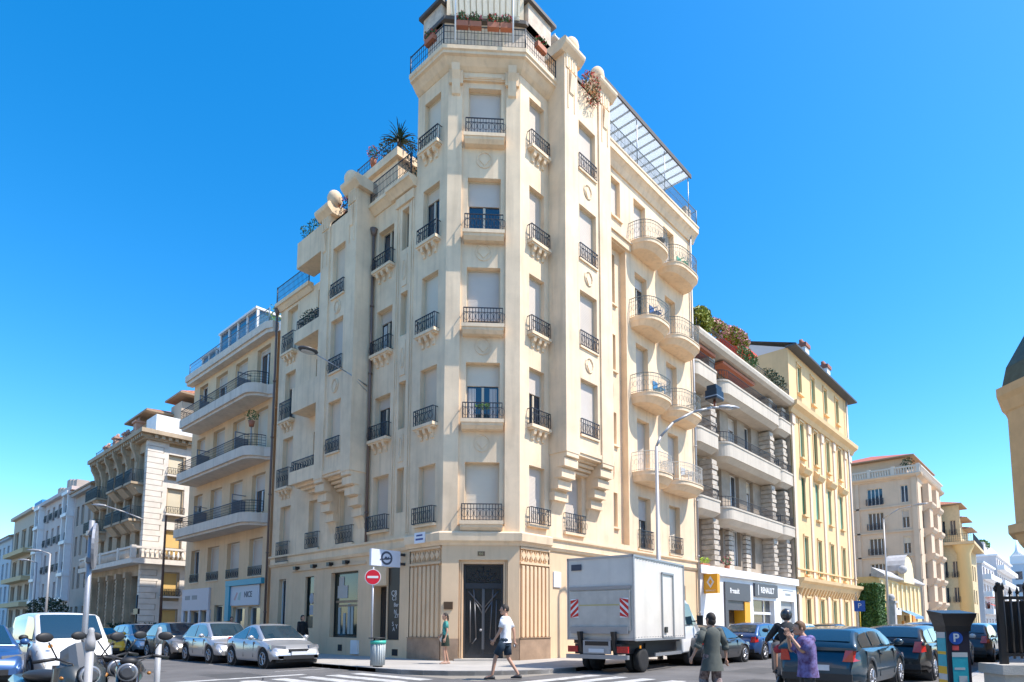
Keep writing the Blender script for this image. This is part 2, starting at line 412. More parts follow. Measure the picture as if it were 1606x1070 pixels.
def outline(p, z, xe=18.27, ye=19.3):
    return [(14.6 - p, ye, z), (14.6 - p, 17.4 - 0.4142 * p, z), (16.6 - 0.4142 * p, 15.4 - p, z), (xe, 15.4 - p, z)]
def loft_outline(mb, prof, closed_back=True, xe=18.27, ye=19.3):
    rows = [outline(p, z, xe, ye) for p, z in prof]
    ids = [[mb.vert(q) for q in row] for row in rows]
    for a, b in zip(ids[:-1], ids[1:]):
        for k in range(3): mb.iface((a[k], a[k + 1], b[k + 1], b[k]))
        if closed_back: mb.iface((a[3], a[0], b[0], b[3]))
    mb.iface(ids[0][::-1]); mb.iface(ids[-1])
    return mb

# windows tables
hl, hr, hc = [], [], []
for a, b in FLO: hl.append((17.85, 18.85, a, b, 0.24)); hr.append((17.12, 18.02, a, b, 0.24))
col2 = [(5.2, 7.5), (9.0, 10.9), (12.7, 14.7), (16.45, 18.3)]
for a, b in col2: hl.append((20.8, 21.9, a, b, 0.28))
NICHE_L = (19.78, 20.24)
niches_l = [(5.8, 7.6), (9.2, 11.16), (13.1, 14.95), (16.8, 18.58)]
for a, b in niches_l: hl.append((19.78, 20.24, a, b, 0.3))
low_l = [(26.1, 27.1, 4.9, 7.2), (23.3, 24.4, 4.9, 7.35), (28.9, 29.95, 4.45, 7.25)]
far_l = [(28.9, 29.95, 8.15, 10.75), (28.9, 29.95, 11.6, 14.2), (28.9, 29.95, 15.15, 17.6), (25.9, 26.9, 8.2, 10.5), (25.9, 26.9, 11.7, 14.1), (25.9, 26.9, 15.2, 17.6)]
for q in low_l + far_l: hl.append((*q, 0.26))
# wall: left facade, upper
w1 = MB()
w1.wall(FL, 17.4, 22.25, 4.75, 19.3, [h for h in hl if h[1] < 22.25 and h[3] < 19.2])
w1.wall(FL, 17.4, 19.3, 19.3, 23.1, [h for h in hl if h[1] < 19.2 and h[3] > 19.3])
w1.face([(14.6, 19.3, 19.3), (14.6, 19.3, 23.1), (17.5, 19.3, 23.1), (17.5, 19.3, 19.3)])
w1.wall(FL, 22.25, 30.7, 4.75, 18.0, [h for h in hl if h[0] > 22.25])
w1.face([(14.6, 30.7, 0), (14.6, 30.7, 18.0), (26, 30.7, 18.0), (26, 30.7, 0)])
# right facade
MID = [(4.95, 7.42), (8.5, 11.2), (12.25, 14.95), (16.0, 18.55), (19.8, 22.38)]
for a, b in MID: hr.append((24.8, 25.9, a, b, 0.3)); hr.append((27.7, 28.8, a, b, 0.3))
nr = [(5.8, 7.4), (9.62, 11.18), (13.15, 14.95), (16.4, 18.9)]
NR0, NR1 = 22.75, 24.0
hrr = [h for h in hr]
hrr.append((NR0, NR1, 5.0, 19.2, 0.33)); hrr.append((22.85, 23.6, 20.5, 22.45, 0.25)); hrr.append((19.3, 20.4, 5.1, 7.5, 0.25))
w1.wall(FR, 16.6, 30.6, 4.75, 23.1, hrr)
NB = Fr((0, 15.73, 0), (1, 0, 0), (0, -1, 0))
w1.wall(NB, NR0, NR1, 5.0, 19.2, [(22.9, 23.55, a, b, 0.2) for a, b in nr])
w1.face([(30.6, 15.4, 0), (30.6, 15.4, 23.1), (30.6, 27, 23.1), (30.6, 27, 0)])
# chamfer with recessed centre panel
w1.wall(FC, 0, CW, 4.75, 23.1, [(0.55, 2.27, 5.0, 22.75, 0.1)])
FCc = Fr(FC.p(0, 0, -0.1), FC.u, FC.n)
w1.wall(FCc, 0.55, 2.27, 5.0, 22.75, [(0.79, 2.07, a, b, 0.28) for a, b in FLO])
part(w1, 'upper_wall', M_ST, main)
# roofs
rf = MB()
rf.prism([(14.75, 22.2), (14.75, 30.6), (26, 30.6), (26, 19.5), (15.0, 19.5), (14.9, 22.2)], 17.9, 18.0)
rf.prism([(14.65, 19.35), (14.65, 22.25), (26, 22.25), (26, 19.35)], 19.2, 19.3)
rf.prism([(16.65, 15.45), (14.65, 17.45), (14.65, 19.28), (26, 19.28), (30.55, 27), (30.55, 15.45)], 23.0, 23.1)
part(rf, 'roof', mat('roof_concrete', (0.4, 0.37, 0.33), 0.9, var=0.2), main)

# --- tower windows
def ring_ornament(mb, fr, u, v, w, ru, rv, r=0.025):
    k = 12; mb.path([fr.p(u + ru * math.cos(2 * math.pi * j / k), v + rv * math.sin(2 * math.pi * j / k), w) for j in range(k + 1)], r, 4, False)
front_kind = [('shut', 0), ('half', 0.36), ('half', 0.83), ('half', 0.43), ('shut', 0)]
for i, (a, b) in enumerate(FLO):
    k, f = front_kind[i]
    window(main, FCc, 0.79, 2.07, a, b, 0.28, k, f, rail=(0.7, 2.16, 0.62, -0.0, 0.36) if True else None, sill=sill_front(0.4), curtain=(i == 1), sm=M_SHUT)
    window(main, FL, 17.85, 18.85, a, b, 0.24, 'half' if i == 3 else 'shut', 0.22, rail=(17.76, 18.94, 0.62, 0.0, 0.22), sill=sill_corb() if i else sill_plain(), sm=M_SHUTC)
    window(main, FR, 17.12, 18.02, a, b, 0.24, 'half' if i == 1 else 'shut', 0.4, rail=(17.02, 18.12, 0.62, 0.0, 0.22), sill=sill_corb() if i else sill_plain(), sm=M_SHUT)
for i, (a, b) in enumerate(col2):
    window(main, FL, 20.8, 21.9, a, b, 0.28, ('shut', 'half', 'half', 'glass')[i], 0.25, rail=(20.7, 22.0, 0.6, 0.0, 0.22), sill=sill_corb() if i else sill_plain(), sm=M_SHUTC, curtain=(i == 2))
for i, (a, b) in enumerate(niches_l):
    window(main, FL, 19.78, 20.24, a, b, 0.28, 'glass' if i == 3 else 'shut', sm=M_SHUTC, name='narrow_window', mull=1)
for (u0, u1, a, b) in low_l:
    window(main, FL, u0, u1, a, b, 0.26, 'shut', rail=(u0 - 0.06, u1 + 0.06, 0.75 if u0 < 28 else 1.0, 0.0, 0.12), sill=sill_plain(0.14), sm=M_SHUTC)
for j, (u0, u1, a, b) in enumerate(far_l):
    k = ('shut', 'half', 'shut', 'shut', 'half', 'shut')[j]
    window(main, FL, u0, u1, a, b, 0.26, k, 0.3, rail=(u0 - 0.08, u1 + 0.02, 0.95, 0.0, 0.25) if j < 3 else None, sill=sill_corb(0.3) if j < 3 else sill_plain(0.05), sm=M_SHUTC)
# balcony doors, right facade
for i, (a, b) in enumerate(MID):
    for c, u0 in enumerate((24.8, 27.7)):
        k = {(0, 0): ('half', 0.42), (3, 0): ('half', 0.22), (3, 1): ('shut', 0), (0, 1): ('shut', 0), (1, 1): ('half', 0.72), (2, 1): ('half', 0.75)}.get((i, c), ('shut', 0))
        window(main, FR, u0, u0 + 1.1, a, b, 0.3, k[0], k[1], sill=sill_plain(0.1) if i == 0 else None, rail=(u0 - 0.05, u0 + 1.15, 0.85, 0.0, 0.12) if i == 0 else None, name='window' if i == 0 else 'balcony_door', sm=M_SHUT)
for i, (a, b) in enumerate(nr):
    window(main, NB, 22.9, 23.55, a, b, 0.2, 'shut' if i in (0, 1) else 'glass', name='narrow_window', sill=sill_plain(0.12, 0.08, 0.08), mull=1)
window(main, FR, 22.85, 23.6, 20.5, 22.45, 0.25, 'shut', name='narrow_window', sill=sill_plain(0.1))
window(main, FR, 19.3, 20.4, 5.1, 7.5, 0.25, 'shut', rail=(19.2, 20.5, 0.75, 0.0, 0.12), sill=sill_plain(0.12))
# ornaments on panels between windows
def ornament(*fs):
    m = MB()
    for f in fs: f(m)
    part(m, 'ornament', M_ST, main)
for i in range(4):
    v = (FLO[i][1] + FLO[i + 1][0]) / 2 - 0.05
    ornament(lambda m: ring_ornament(m, FCc, 1.43, v, 0.01, 0.3, 0.32), lambda m: m.fplate(FCc, [(1.23, v), (1.43, v - 0.22), (1.63, v), (1.43, v + 0.22)], 0.0, 0.03))
    ornament(lambda m: ring_ornament(m, NB, 23.22, (nr[i][1] + (nr[i + 1][0] if i < 3 else 19.2)) / 2, 0.02, 0.07, 0.5))
for (a, b), (c, d) in zip(niches_l[:-1], niches_l[1:]):
    ornament(lambda m: m.fplate(FL, [(19.84, b + 0.25), (20.18, b + 0.25), (20.18, c - 0.25), (19.84, c - 0.25)], 0.0, 0.03), lambda m: ring_ornament(m, FL, 20.01, (b + c) / 2, 0.04, 0.1, 0.42))
for u in (19.45, 19.58, 20.42, 20.55):
    m = MB(); m.fbox(FL, u - 0.03, u + 0.03, 4.95, 18.74, 0.0, 0.035); part(m, 'moulding', M_ST, main)
m = MB(); m.fbox(FL, 19.4, 20.6, 18.75, 19.15, 0.0, 0.09); part(m, 'moulding', M_ST, main)
m = MB(); m.fbox(FR, 22.55, 24.3, 19.25, 19.6, 0.0, 0.12); m.fbox(FR, 22.45, 24.4, 19.6, 19.68, 0.0, 0.2); part(m, 'moulding', M_ST, main)
m = MB(); m.fbox(FC, 0.62, 2.2, 22.8, 22.98, 0.0, 0.04); m.fbox(FC, 0.75, 2.07, 22.84, 22.94, 0.04, 0.06); part(m, 'moulding', M_ST, main)
for u in (0.3, 2.5):
    ornament(lambda m: m.fprism(FC, [(0, 22.05), (0.08, 22.1), (0.14, 22.3), (0.2, 22.6), (0.34, 22.85), (0.4, 23.1), (0, 23.1)], u - 0.16, u + 0.16),
             lambda m: m.fbox(FC, u - 0.27, u + 0.27, 22.5, 23.05, 0.0, 0.12))

# --- cornices and bands
cn = MB()
loft_outline(cn, [(-0.3, 23.08), (0.02, 23.08), (0.16, 23.2), (0.34, 23.42), (0.44, 23.46), (0.44, 23.56), (0.5, 23.6), (0.5, 23.76), (-0.3, 23.76)])
part(cn, 'tower_cornice', M_ST, main)
prof = [(0, 19.2), (0.05, 19.2), (0.14, 19.3), (0.28, 19.42), (0.34, 19.44), (0.34, 19.6), (0, 19.6)]
cn = MB(); cn.fprism(FL, prof, 20.9, 22.24); cn.fprism(FL, [(w_ + (0.1 if w_ else 0), v) for w_, v in prof], 19.3, 20.9); part(cn, 'cornice', M_ST, main)
cn = MB(); cn.fprism(FL, [(0, 17.75), (0.06, 17.75), (0.22, 17.95), (0.3, 17.97), (0.3, 18.15), (0, 18.15)], 27.4, 30.85); part(cn, 'cornice', M_ST, main)
cn = MB(); cn.fprism(FR, [(0, 22.85), (0.08, 22.85), (0.2, 23.1), (0.36, 23.3), (0.42, 23.32), (0.42, 23.6), (0.46, 23.64), (0.46, 23.72), (0, 23.72)], 21.5, 30.95)
cn.prism([(30.6, 15.4), (30.95, 15.4), (30.95, 27), (30.6, 27)], 23.3, 23.72)
part(cn, 'cornice', M_ST, main)

# --- projecting bays with stepped corbels
def bay(fr, wallw, u0, u1, pil, top, ptops, wins, soff, label):
    """fr: frame of the bay front; wallw: distance back to the wall; pil: pilaster width"""
    mb = MB(); D = wallw
    holes = [(a, b, c, d, 0.24) for a, b, c, d in wins]
    ua, ub = u0 + pil, u1 - pil
    mb.wall(fr, ua, ub, soff, top, holes, w=-0.07)
    for (a, b) in ((u0, ua), (ub, u1)):
        pt = ptops[0] if a == u0 else ptops[1]
        mb.fbox(fr, a, b, soff, pt, -D, 0.0)
        # stepped corbel under each pilaster
        s = soff
        mb.fprism(fr, [(-D, s), (-0.02, s), (-0.02, s - 0.16), (-0.16, s - 0.2), (-0.16, s - 0.55), (-0.3, s - 0.6), (-0.3, s - 0.95), (-0.48, s - 1.02), (-0.5, s - 1.35), (-0.66, s - 1.45), (-0.7, s - 1.8), (-D + 0.06, s - 2.15), (-D, s - 2.3)], a + 0.04, b - 0.04)
        for k in range(4):
            w_ = (-0.16, -0.3, -0.48, -0.66)[k]; v_ = s - (0.38, 0.8, 1.22, 1.66)[k]
            mb.fbox(fr, a, b, v_ - 0.17, v_ + 0.15, w_ - 0.3, w_ + 0.06)
        # fluted strip and capital panel
        for k in (0.25, 0.75): mb.fbox(fr, a + (b - a) * k - 0.02, a + (b - a) * k + 0.02, pt - 2.6, pt - 0.9, 0.0, 0.03)
        mb.fbox(fr, a + 0.08, b - 0.08, pt - 0.85, pt - 0.25, 0.0, 0.045)
        for q in (0.3, 0.5, 0.7): mb.fbox(fr, a + (b - a) * q - 0.03, a + (b - a) * q + 0.03, pt - 0.8, pt - 0.3, 0.045, 0.07)
        mb.fprism(fr, [(0, pt - 1.9), (0.05, pt - 1.85), (0.1, pt - 1.4), (0.14, pt - 1.1), (0.06, pt - 0.95), (0, pt - 0.9)], a + (b - a) * 0.35, a + (b - a) * 0.65)
    # soffit ribs
    mb.fbox(fr, ua, ub, soff - 0.0, soff + 0.12, -D, -0.09)
    for k in range(4):
        mb.fbox(fr, ua, ub, soff - 0.1 - 0.14 * k, soff - 0.14 * k + 0.01, -D, -0.3 - 0.14 * k)
    mb.fbox(fr, ua - 0.02, ub + 0.02, soff + 0.12, soff + 0.3, -0.07, -0.02)
    mb.fbox(fr, ua, ub, top - 0.1, top, -D, -0.07)
    o = part(mb, 'bay', M_ST, main); o['label'] = label
    for j, (a, b, c, d) in enumerate(wins):
        window(o, Fr(fr.p(0, 0, -0.07), fr.u, fr.n), a, b, c, d, 0.24, 'shut', rail=(a - 0.02, b + 0.02, 0.62, 0.0, 0.06), sill=sill_plain(0.07, 0.08, 0.04), sm=M_SHUTC if fr is BL else M_SHUT)
    # ornament panels
    om = MB()
    for j in range(len(wins) - 1):
        v = (wins[j][3] + wins[j + 1][2]) / 2; u = (wins[j][0] + wins[j][1]) / 2
        ring_ornament(om, fr, u, v, -0.055, 0.26, 0.3, 0.03); om.fplate(fr, [(u - 0.15, v), (u, v - 0.25), (u + 0.15, v), (u, v + 0.25)], -0.07, -0.04)
    om.build('ornament', M_ST, o)
    return o
wl = [(23.2, 24.2, a, b) for a, b in ((8.75, 11.05), (12.35, 14.75), (15.8, 18.15))]
bl_ = bay(BL, 0.9, 22.25, 25.15, 0.72, 19.5, (20.4, 20.1), wl, 7.75, 'projecting shaded bay on stepped corbels, left street side')
wr = [(19.28, 20.45, a, b) for a, b in ((8.95, 11.27), (12.62, 15.0), (16.35, 18.72), (20.3, 22.45))]
br_ = bay(BR, 0.9, 18.27, 21.5, 0.85, 24.2, (25.0, 25.0), wr, 8.05, 'projecting sunlit bay on stepped corbels, right street side')
def cap(fr, D, u0, u1, v, ball_u=None, ext=0.22):
    mb = MB()
    mb.fprism(fr, [(-D, v - 0.28), (0.02, v - 0.28), (0.1, v - 0.2), (0.24, v - 0.08), (0.28, v), (0.28, v + 0.1), (0.2, v + 0.2), (-D, v + 0.2)], u0 - ext, u1 + ext)
    if ball_u is not None:
        c = fr.p(ball_u, v + 0.48, -0.15); mb.ball(c, 0.34, 0.34, 0.42, 14, 10)
    return mb
cap(BL, 0.9, 22.25, 22.97, 20.4, 22.95).build('cap', M_ST, bl_); cap(BL, 0.9, 24.43, 25.15, 20.15, 24.35).build('cap', M_ST, bl_)
cap(BR, 0.9, 18.27, 19.12, 25.0, 18.9).build('cap', M_ST, br_); cap(BR, 0.9, 20.65, 21.5, 25.0, 20.75).build('cap', M_ST, br_)

# --- solid balconies on the left street side
BW = Fr((13.7, 0, 0), (0, 1, 0), (-1, 0, 0))
for i, (b0, b1, solid) in enumerate(((7.85, 8.45, 0), (11.3, 12.5, 1), (14.7, 15.3, 0), (18.45, 19.75, 1))):
    m = MB()
    m.fbox(BW, 25.15, 27.4, b0, b0 + 0.18, -0.9, 0.0)
    m.fbox(BW, 25.15, 27.4, b0 + 0.18, b1, -0.14, 0.0); m.fbox(BW, 27.26, 27.4, b0 + 0.18, b1, -0.9, -0.14)
    if i == 0:
        for k in range(3): m.fbox(BW, 25.2, 27.2 - 0.25 * k, b0 - 0.13 * (k + 1), b0 - 0.13 * k, -0.9, -0.22 - 0.18 * k)
    o = part(m, 'balcony', M_ST, main)
    if not solid:
        railing(BW, 25.3, 27.3, b1, b1 + 0.5, -0.9, -0.07).build('railing', M_IRON, o)
# --- curved balconies on the right street side
def curved_balcony(u0, u1, z, p, sq, rm, h=0.95, pitch=0.11):
    n = 20; pts = []
    for k in range(n + 1):
        t = math.pi * k / n; c, s = math.cos(t), math.sin(t)
        e = sq
        x = (u0 + u1) / 2 - (u1 - u0) / 2 * math.copysign(abs(c) ** e, c); y = p * (abs(s) ** e)
        pts.append((x, y))
    def q(sc, v, dz=0): 
        um = (u0 + u1) / 2
        return [FR.p(um + (x - um) * (1 - (1 - sc) * 0.25), v, y * sc) for x, y in pts]
    m = MB(); rows = [q(0.72, z - 0.42), q(0.93, z - 0.2), q(1.0, z - 0.17), q(1.0, z - 0.02), q(1.03, z), q(1.03, z + 0.03)]
    ids = [[m.vert(v) for v in r] for r in rows]
    for a, b in zip(ids[:-1], ids[1:]):
        for k in range(n): m.iface((a[k], a[k + 1], b[k + 1], b[k]))
    m.iface(ids[0][::-1]); m.iface(ids[-1])
    o = part(m, 'balcony', M_ST, main)
    r = MB(); top = q(0.97, z + h); bot = q(0.97, z + 0.1)
    r.path(top, 0.02, 5, False); r.path(bot, 0.014, 4, False); r.path(q(0.97, z + h - 0.16), 0.011, 4, False)
    L_ = 0; 
    for a, b in zip(top[:-1], top[1:]): L_ += (b - a).length
    ncol = int(L_ / pitch); 
    acc = 0; step = L_ / ncol; nxt = 0
    for k in range(n):
        a, b = top[k], top[k + 1]; la = (b - a).length
        while nxt <= acc + la + 1e-6:
            f = (nxt - acc) / la; pt = a.lerp(b, f); r.tube(pt - Z * (h - 0.03), pt, 0.009, 4, caps=False, smooth=False)
            if int(nxt / step + 0.5) % 2 == 0:
                dr = (b - a).normalized(); kk = 8
                r.path([pt - Z * (h * 0.5) + dr * 0.09 * math.cos(2 * math.pi * j / kk) + Z * 0.15 * math.sin(2 * math.pi * j / kk) for j in range(kk + 1)], 0.007, 3, False)
            nxt += step
        acc += la
    r.build('railing', rm, o)
    return o
BALZ = [8.45, 12.2, 15.95, 19.8]
RI2 = mat('grey_green_iron', (0.16, 0.19, 0.19), 0.5)
for i, z in enumerate(BALZ):
    curved_balcony(24.3, 26.75, z, 1.15, 0.75, RI2 if i else M_IRONP)
    curved_balcony(27.0, 29.85, z, 1.15, 0.6, RI2 if i else M_IRONP)
# drainpipes
for n_, (p, z0, z1) in {'a': ((14.48, 22.12), 4.8, 18.2), 'b': ((14.46, 30.86), 0.5, 17.6), 'c': ((30.5, 15.28), 0.3, 23.0)}.items():
    m = MB(); m.tube((*p, z0), (*p, z1), 0.06, 8)
    for z in range(int(z0) + 2, int(z1), 3): m.tube((*p, z), (*p, z + 0.07), 0.085, 8)
    m.tube((*p, z1), (*p, z1 + 0.35), 0.07, 8, r2=0.17)
    part(m, 'drainpipe', M_PIPE if n_ != 'c' else M_LGREY, main)

# --- rooftop: tower terrace
m = MB()
pts = [Vector(q) for q in outline(0.42, 23.76)]
def rail_line(m, pts, h, pitch=0.12, r=0.012, mid=(0.35, 0.7), posts=True):
    for a, b in zip(pts[:-1], pts[1:]):
        a, b = Vector(a), Vector(b)
        m.tube(a + Z * h, b + Z * h, 0.022, 5, smooth=False); m.tube(a + Z * 0.08, b + Z * 0.08, 0.015, 4, smooth=False)
        for f in mid: m.tube(a + Z * h * f, b + Z * h * f, 0.01, 4, smooth=False)
        n = max(1, int((b - a).length / pitch))
        for k in range(n + 1):
            p = a.lerp(b, k / n); m.tube(p, p + Z * h, r, 4, caps=False, smooth=False)
        if posts:
            for p in (a, b): m.tube(p, p + Z * (h + 0.04), 0.03, 6)
rail_line(m, pts, 0.85, 0.13)
part(m, 'terrace_railing', M_IRON, main)
m = MB()
PH = [(15.05, 19.3), (15.05, 18.2), (15.45, 17.85), (17.0, 16.25), (17.4, 15.9), (18.3, 15.9), (22, 15.9), (22, 19.3)]
m.prism(PH, 23.76, 26.1)
m.prism([(14.95, 18.35), (16.6, 18.35), (16.6, 19.5), (14.95, 19.5)], 26.1, 27.0); m.prism([(17.45, 15.75), (18.9, 15.75), (18.9, 17.3), (17.45, 17.3)], 26.1, 27.2)
part(m, 'penthouse_wall', mat('rough_cream_plaster', (0.6, 0.5, 0.4), 0.9, var=0.25, scale=3), main)
m = MB(); m.prism([(14.8, 18.2), (16.7, 18.2), (16.7, 19.65), (14.8, 19.65)], 27.0, 27.14); m.prism([(17.3, 15.6), (19.1, 15.6), (19.1, 17.4), (17.3, 17.4)], 27.2, 27.34); m.prism([(14.9, 19.4), (14.9, 18.1), (15.3, 17.72), (16.9, 16.1), (17.3, 15.75), (22.1, 15.75), (22.1, 19.4)], 26.1, 26.26)
part(m, 'penthouse_roof', mat('dark_roof_edge', (0.09, 0.08, 0.075), 0.7), main)
FP = Fr((15.45, 17.85, 0), (17.0 - 15.45, 16.25 - 17.85, 0), (-1, -1, 0))
window(main, Fr(FP.p(0, 0, 0.03), FP.u, FP.n), 0.3, 1.9, 23.95, 26.0, 0.05, 'glass', name='terrace_door', mull=2)
# pergola above the tower terrace
m = MB()
FQ = Fr(FP.p(0, 0, 0), FP.u, FP.n); UW = 2.23
SLP = lambda w_: 26.42 + 0.16 * w_
for k in range(12):
    u = -0.2 + k * (UW + 0.4) / 11; m.hexa([FQ.p(u - .025, SLP(0) - .1, 0), FQ.p(u + .025, SLP(0) - .1, 0), FQ.p(u + .025, SLP(1.9) - .1, 1.9), FQ.p(u - .025, SLP(1.9) - .1, 1.9), FQ.p(u - .025, SLP(0), 0), FQ.p(u + .025, SLP(0), 0), FQ.p(u + .025, SLP(1.9), 1.9), FQ.p(u - .025, SLP(1.9), 1.9)])
m.hexa([FQ.p(-.3, SLP(0) + .003, 0), FQ.p(UW + .3, SLP(0) + .003, 0), FQ.p(UW + .3, SLP(2) + .003, 2), FQ.p(-.3, SLP(2) + .003, 2), FQ.p(-.3, SLP(0) + .03, 0), FQ.p(UW + .3, SLP(0) + .03, 0), FQ.p(UW + .3, SLP(2) + .03, 2), FQ.p(-.3, SLP(2) + .03, 2)])
m.fbox(FQ, -0.3, UW + 0.3, 26.2, 26.31, 0.1, 0.2)
o = part(m, 'pergola', translucent_mat('white_pergola_sheet', (0.78, 0.8, 0.76), 0.55), main)
for u, q in ((0.0, 0.3), (UW, UW - 0.3)):
    m = MB(); m.tube(FQ.p(u, 23.76, 1.55), FQ.p(u, 26.55, 1.55), 0.03, 8); m.tube(FQ.p(u, 25.9, 1.55), FQ.p(q, 26.5, 1.55), 0.016, 6); m.build('post', M_WHITE, o)
for s_ in (-0.12, UW + 0.12):
    m = MB(); m.fbox(FQ, s_ - 0.1 + (.25 if s_ > 1 else -.25), s_ + 0.1 + (.25 if s_ > 1 else -.25), 26.26, 28.6, -0.3, 0.1); part(m, 'chimney', M_ST, main)
# left wing: railing and set back attic
m = MB(); rail_line(m, [(14.35, 19.35, 19.6), (14.35, 22.2, 19.6)], 0.95, 0.1)
part(m, 'terrace_railing', M_IRON, main)
m = MB(); m.prism([(16.0, 22.6), (16.0, 25.9), (24, 25.9), (24, 22.6)], 18.0, 23.0)
m.prism([(15.8, 22.4), (15.8, 26.1), (24, 26.1), (24, 22.4)], 23.0, 23.4)
m.prism([(16.6, 20.0), (16.6, 22.6), (24, 22.6), (24, 20.0)], 18.0, 21.0)
o = part(m, 'attic', M_ST, main); o['label'] = 'set back cream attic storey with palm terrace'
m = MB(); rail_line(m, [(15.95, 25.9, 23.4), (15.95, 22.6, 23.4), (18, 22.6, 23.4)], 0.7, 0.14); m.build('railing', M_IRON, o)
m = MB(); m.prism([(15.2, 25.3), (15.2, 27.3), (24, 27.3), (24, 25.3)], 18.0, 18.5); part(m, 'attic_terrace', M_ST, main)
m = MB(); rail_line(m, [(14.4, 27.5, 18.15), (14.4, 30.8, 18.15)], 0.9, 0.13); part(m, 'terrace_railing', M_IRON, main)
m = MB(); rail_line(m, [(14.1, 23.0, 19.5), (14.1, 24.4, 19.5)], 0.8, 0.12); part(m, 'terrace_railing', M_IRON, main)
# right wing: terrace railing, attic wall, glass pergola
m = MB(); rail_line(m, [(21.6, 15.05, 23.72), (30.85, 15.05, 23.72), (30.85, 18, 23.72)], 0.95, 0.12, mid=(0.5,)); part(m, 'terrace_railing', RI2, main)
m = MB(); m.box(21.5, 17.0, 23.1, 29.9, 24, 26.1)
m.box(29.9, 15.2, 23.73, 30.5, 15.45, 24.6)
part(m, 'attic_wall', mat('rough_cream_plaster', (0.6, 0.5, 0.4), 0.9), main)
m = MB(); m.box(21.4, 15.0, 26.32, 30.1, 17.1, 26.36)
for k in range(15): m.box(21.6 + k * 0.6, 15.05, 26.24, 21.65 + k * 0.6, 17.0, 26.32)
o = part(m, 'glass_pergola', translucent_mat('frosted_pergola_glass', (0.78, 0.82, 0.84), 0.7), main)
m = MB(); m.box(21.35, 14.93, 26.2, 30.15, 15.0, 26.42); m.build('gutter', mat('dark_roof_edge', (0.09, 0.08, 0.075), 0.7), o)
for x in (22, 24.7, 27.4, 30.0):
    m = MB(); m.tube((x, 15.08, 23.7), (x, 15.08, 26.24), 0.025, 6); m.build('post', M_GREY, o)
m = MB()
for k in range(3):
    m.tube((19.3 + k * 0.4, 16.0, 24.2), (19.3 + k * 0.4, 16.0, 26.9), 0.02, 5)
m.box(19.0, 15.6, 26.8, 20.4, 16.9, 26.85)
for k in range(6): m.box(19.0 + k * 0.27, 15.6, 26.85, 19.03 + k * 0.27, 16.9, 26.9)
part(m, 'trellis_roof', M_WHITE, main)
# things kept on the curved balconies
def balcony_item(label, cat, name, c, fn, m_):
    t = thing(name, label, cat, c); q = MB(); fn(q); q.build('frame', m_, t); return t
balcony_item('dark round folding table on the topmost left curved balcony', 'table', 'folding_table', (26.1, 14.75, 19.83), lambda q: (q.lathe([(.3, .62), (.3, .65)], (0, 0, 0), 16), q.tube((-.2, 0, 0), (.2, 0, .62), .02, 6), q.tube((.2, 0, 0), (-.2, 0, .62), .02, 6)), M_IRON)
for k, (x, z, c, lb) in enumerate(((25.5, 15.98, (0.03, 0.09, 0.25), 'blue plastic chair on the curved balcony second from the top'), (25.7, 12.23, (0.05, 0.22, 0.42), 'blue plastic chair on the curved balcony third from the top'), (28.4, 19.83, (0.12, 0.36, 0.22), 'green plastic chair on the top right curved balcony'), (28.3, 8.48, (0.5, 0.5, 0.5), 'white plastic chair on the lowest right curved balcony'))):
    def ch(q):
        q.box(-.22, -.22, .42, .22, .22, .46); q.box(-.22, .19, .46, .22, .23, .88)
        for a in (-.2, .2):
            for b in (-.2, .2): q.tube((a, b, 0), (a, b, .43), .018, 5)
            q.box(a - .02, -.2, .62, a + .02, .2, .65); q.tube((a, -.2, .43), (a, -.2, .63), .015, 5)
    balcony_item(lb, 'chair', 'plastic_chair', (x, 14.7, z), ch, mat('chair_plastic_%d' % k, c, .5))
# ------------------------------------------------------------------ ground floor of the corner building
G0 = 0.12
g = MB()
hg = [(19.9, 20.7, 0.8, 3.65, 0.12), (20.75, 21.75, 0.12, 2.95, 0.5), (22.8, 24.95, 0.85, 3.68, 0.3), (26.4, 27.2, 1.25, 3.62, 0.18), (29.05, 29.8, 0.65, 3.62, 0.25)]
g.wall(FL, 19.3, 30.7, G0 - 0.2, 4.3, hg)
g.wall(FL, 17.4, 19.3, 0.9, 4.3, [], w=-0.05)
g.wall(FR, 16.6, 18.3, 0.9, 4.3, [], w=-0.05)
g.wall(FR, 18.3, 30.6, 0.1 - 0.2, 4.3, [(24.6, 26.2, 0.4, 3.4, 0.3), (27.4, 29.2, 0.4, 3.4, 0.3)])
g.wall(FC, 0, CW, 0.0, 4.3, [(0.62, 2.4, 0.0, 3.75, 0.12)], w=0.03)
FD = Fr(FC.p(0, 0, -0.09), FC.u, FC.n)
g.wall(FD, 0.62, 2.4, 0.0, 3.75, [(0.78, 2.24, G0 + 0.04, 3.62, 0.25)])
g.face([FC.p(0, 0, 0.03), FL.p(17.4, 0, -0.05), FL.p(17.4, 4.3, -0.05), FC.p(0, 4.3, 0.03)])
g.face([FC.p(CW, 0, 0.03), FR.p(16.6, 0, -0.05), FR.p(16.6, 4.3, -0.05), FC.p(CW, 4.3, 0.03)])
for u in (0.67, 0.74, 2.28, 2.35): g.fbox(FD, u - 0.018, u + 0.018, 0.2, 3.68, 0.0, 0.05)
part(g, 'ground_floor_wall', M_ST2, main)
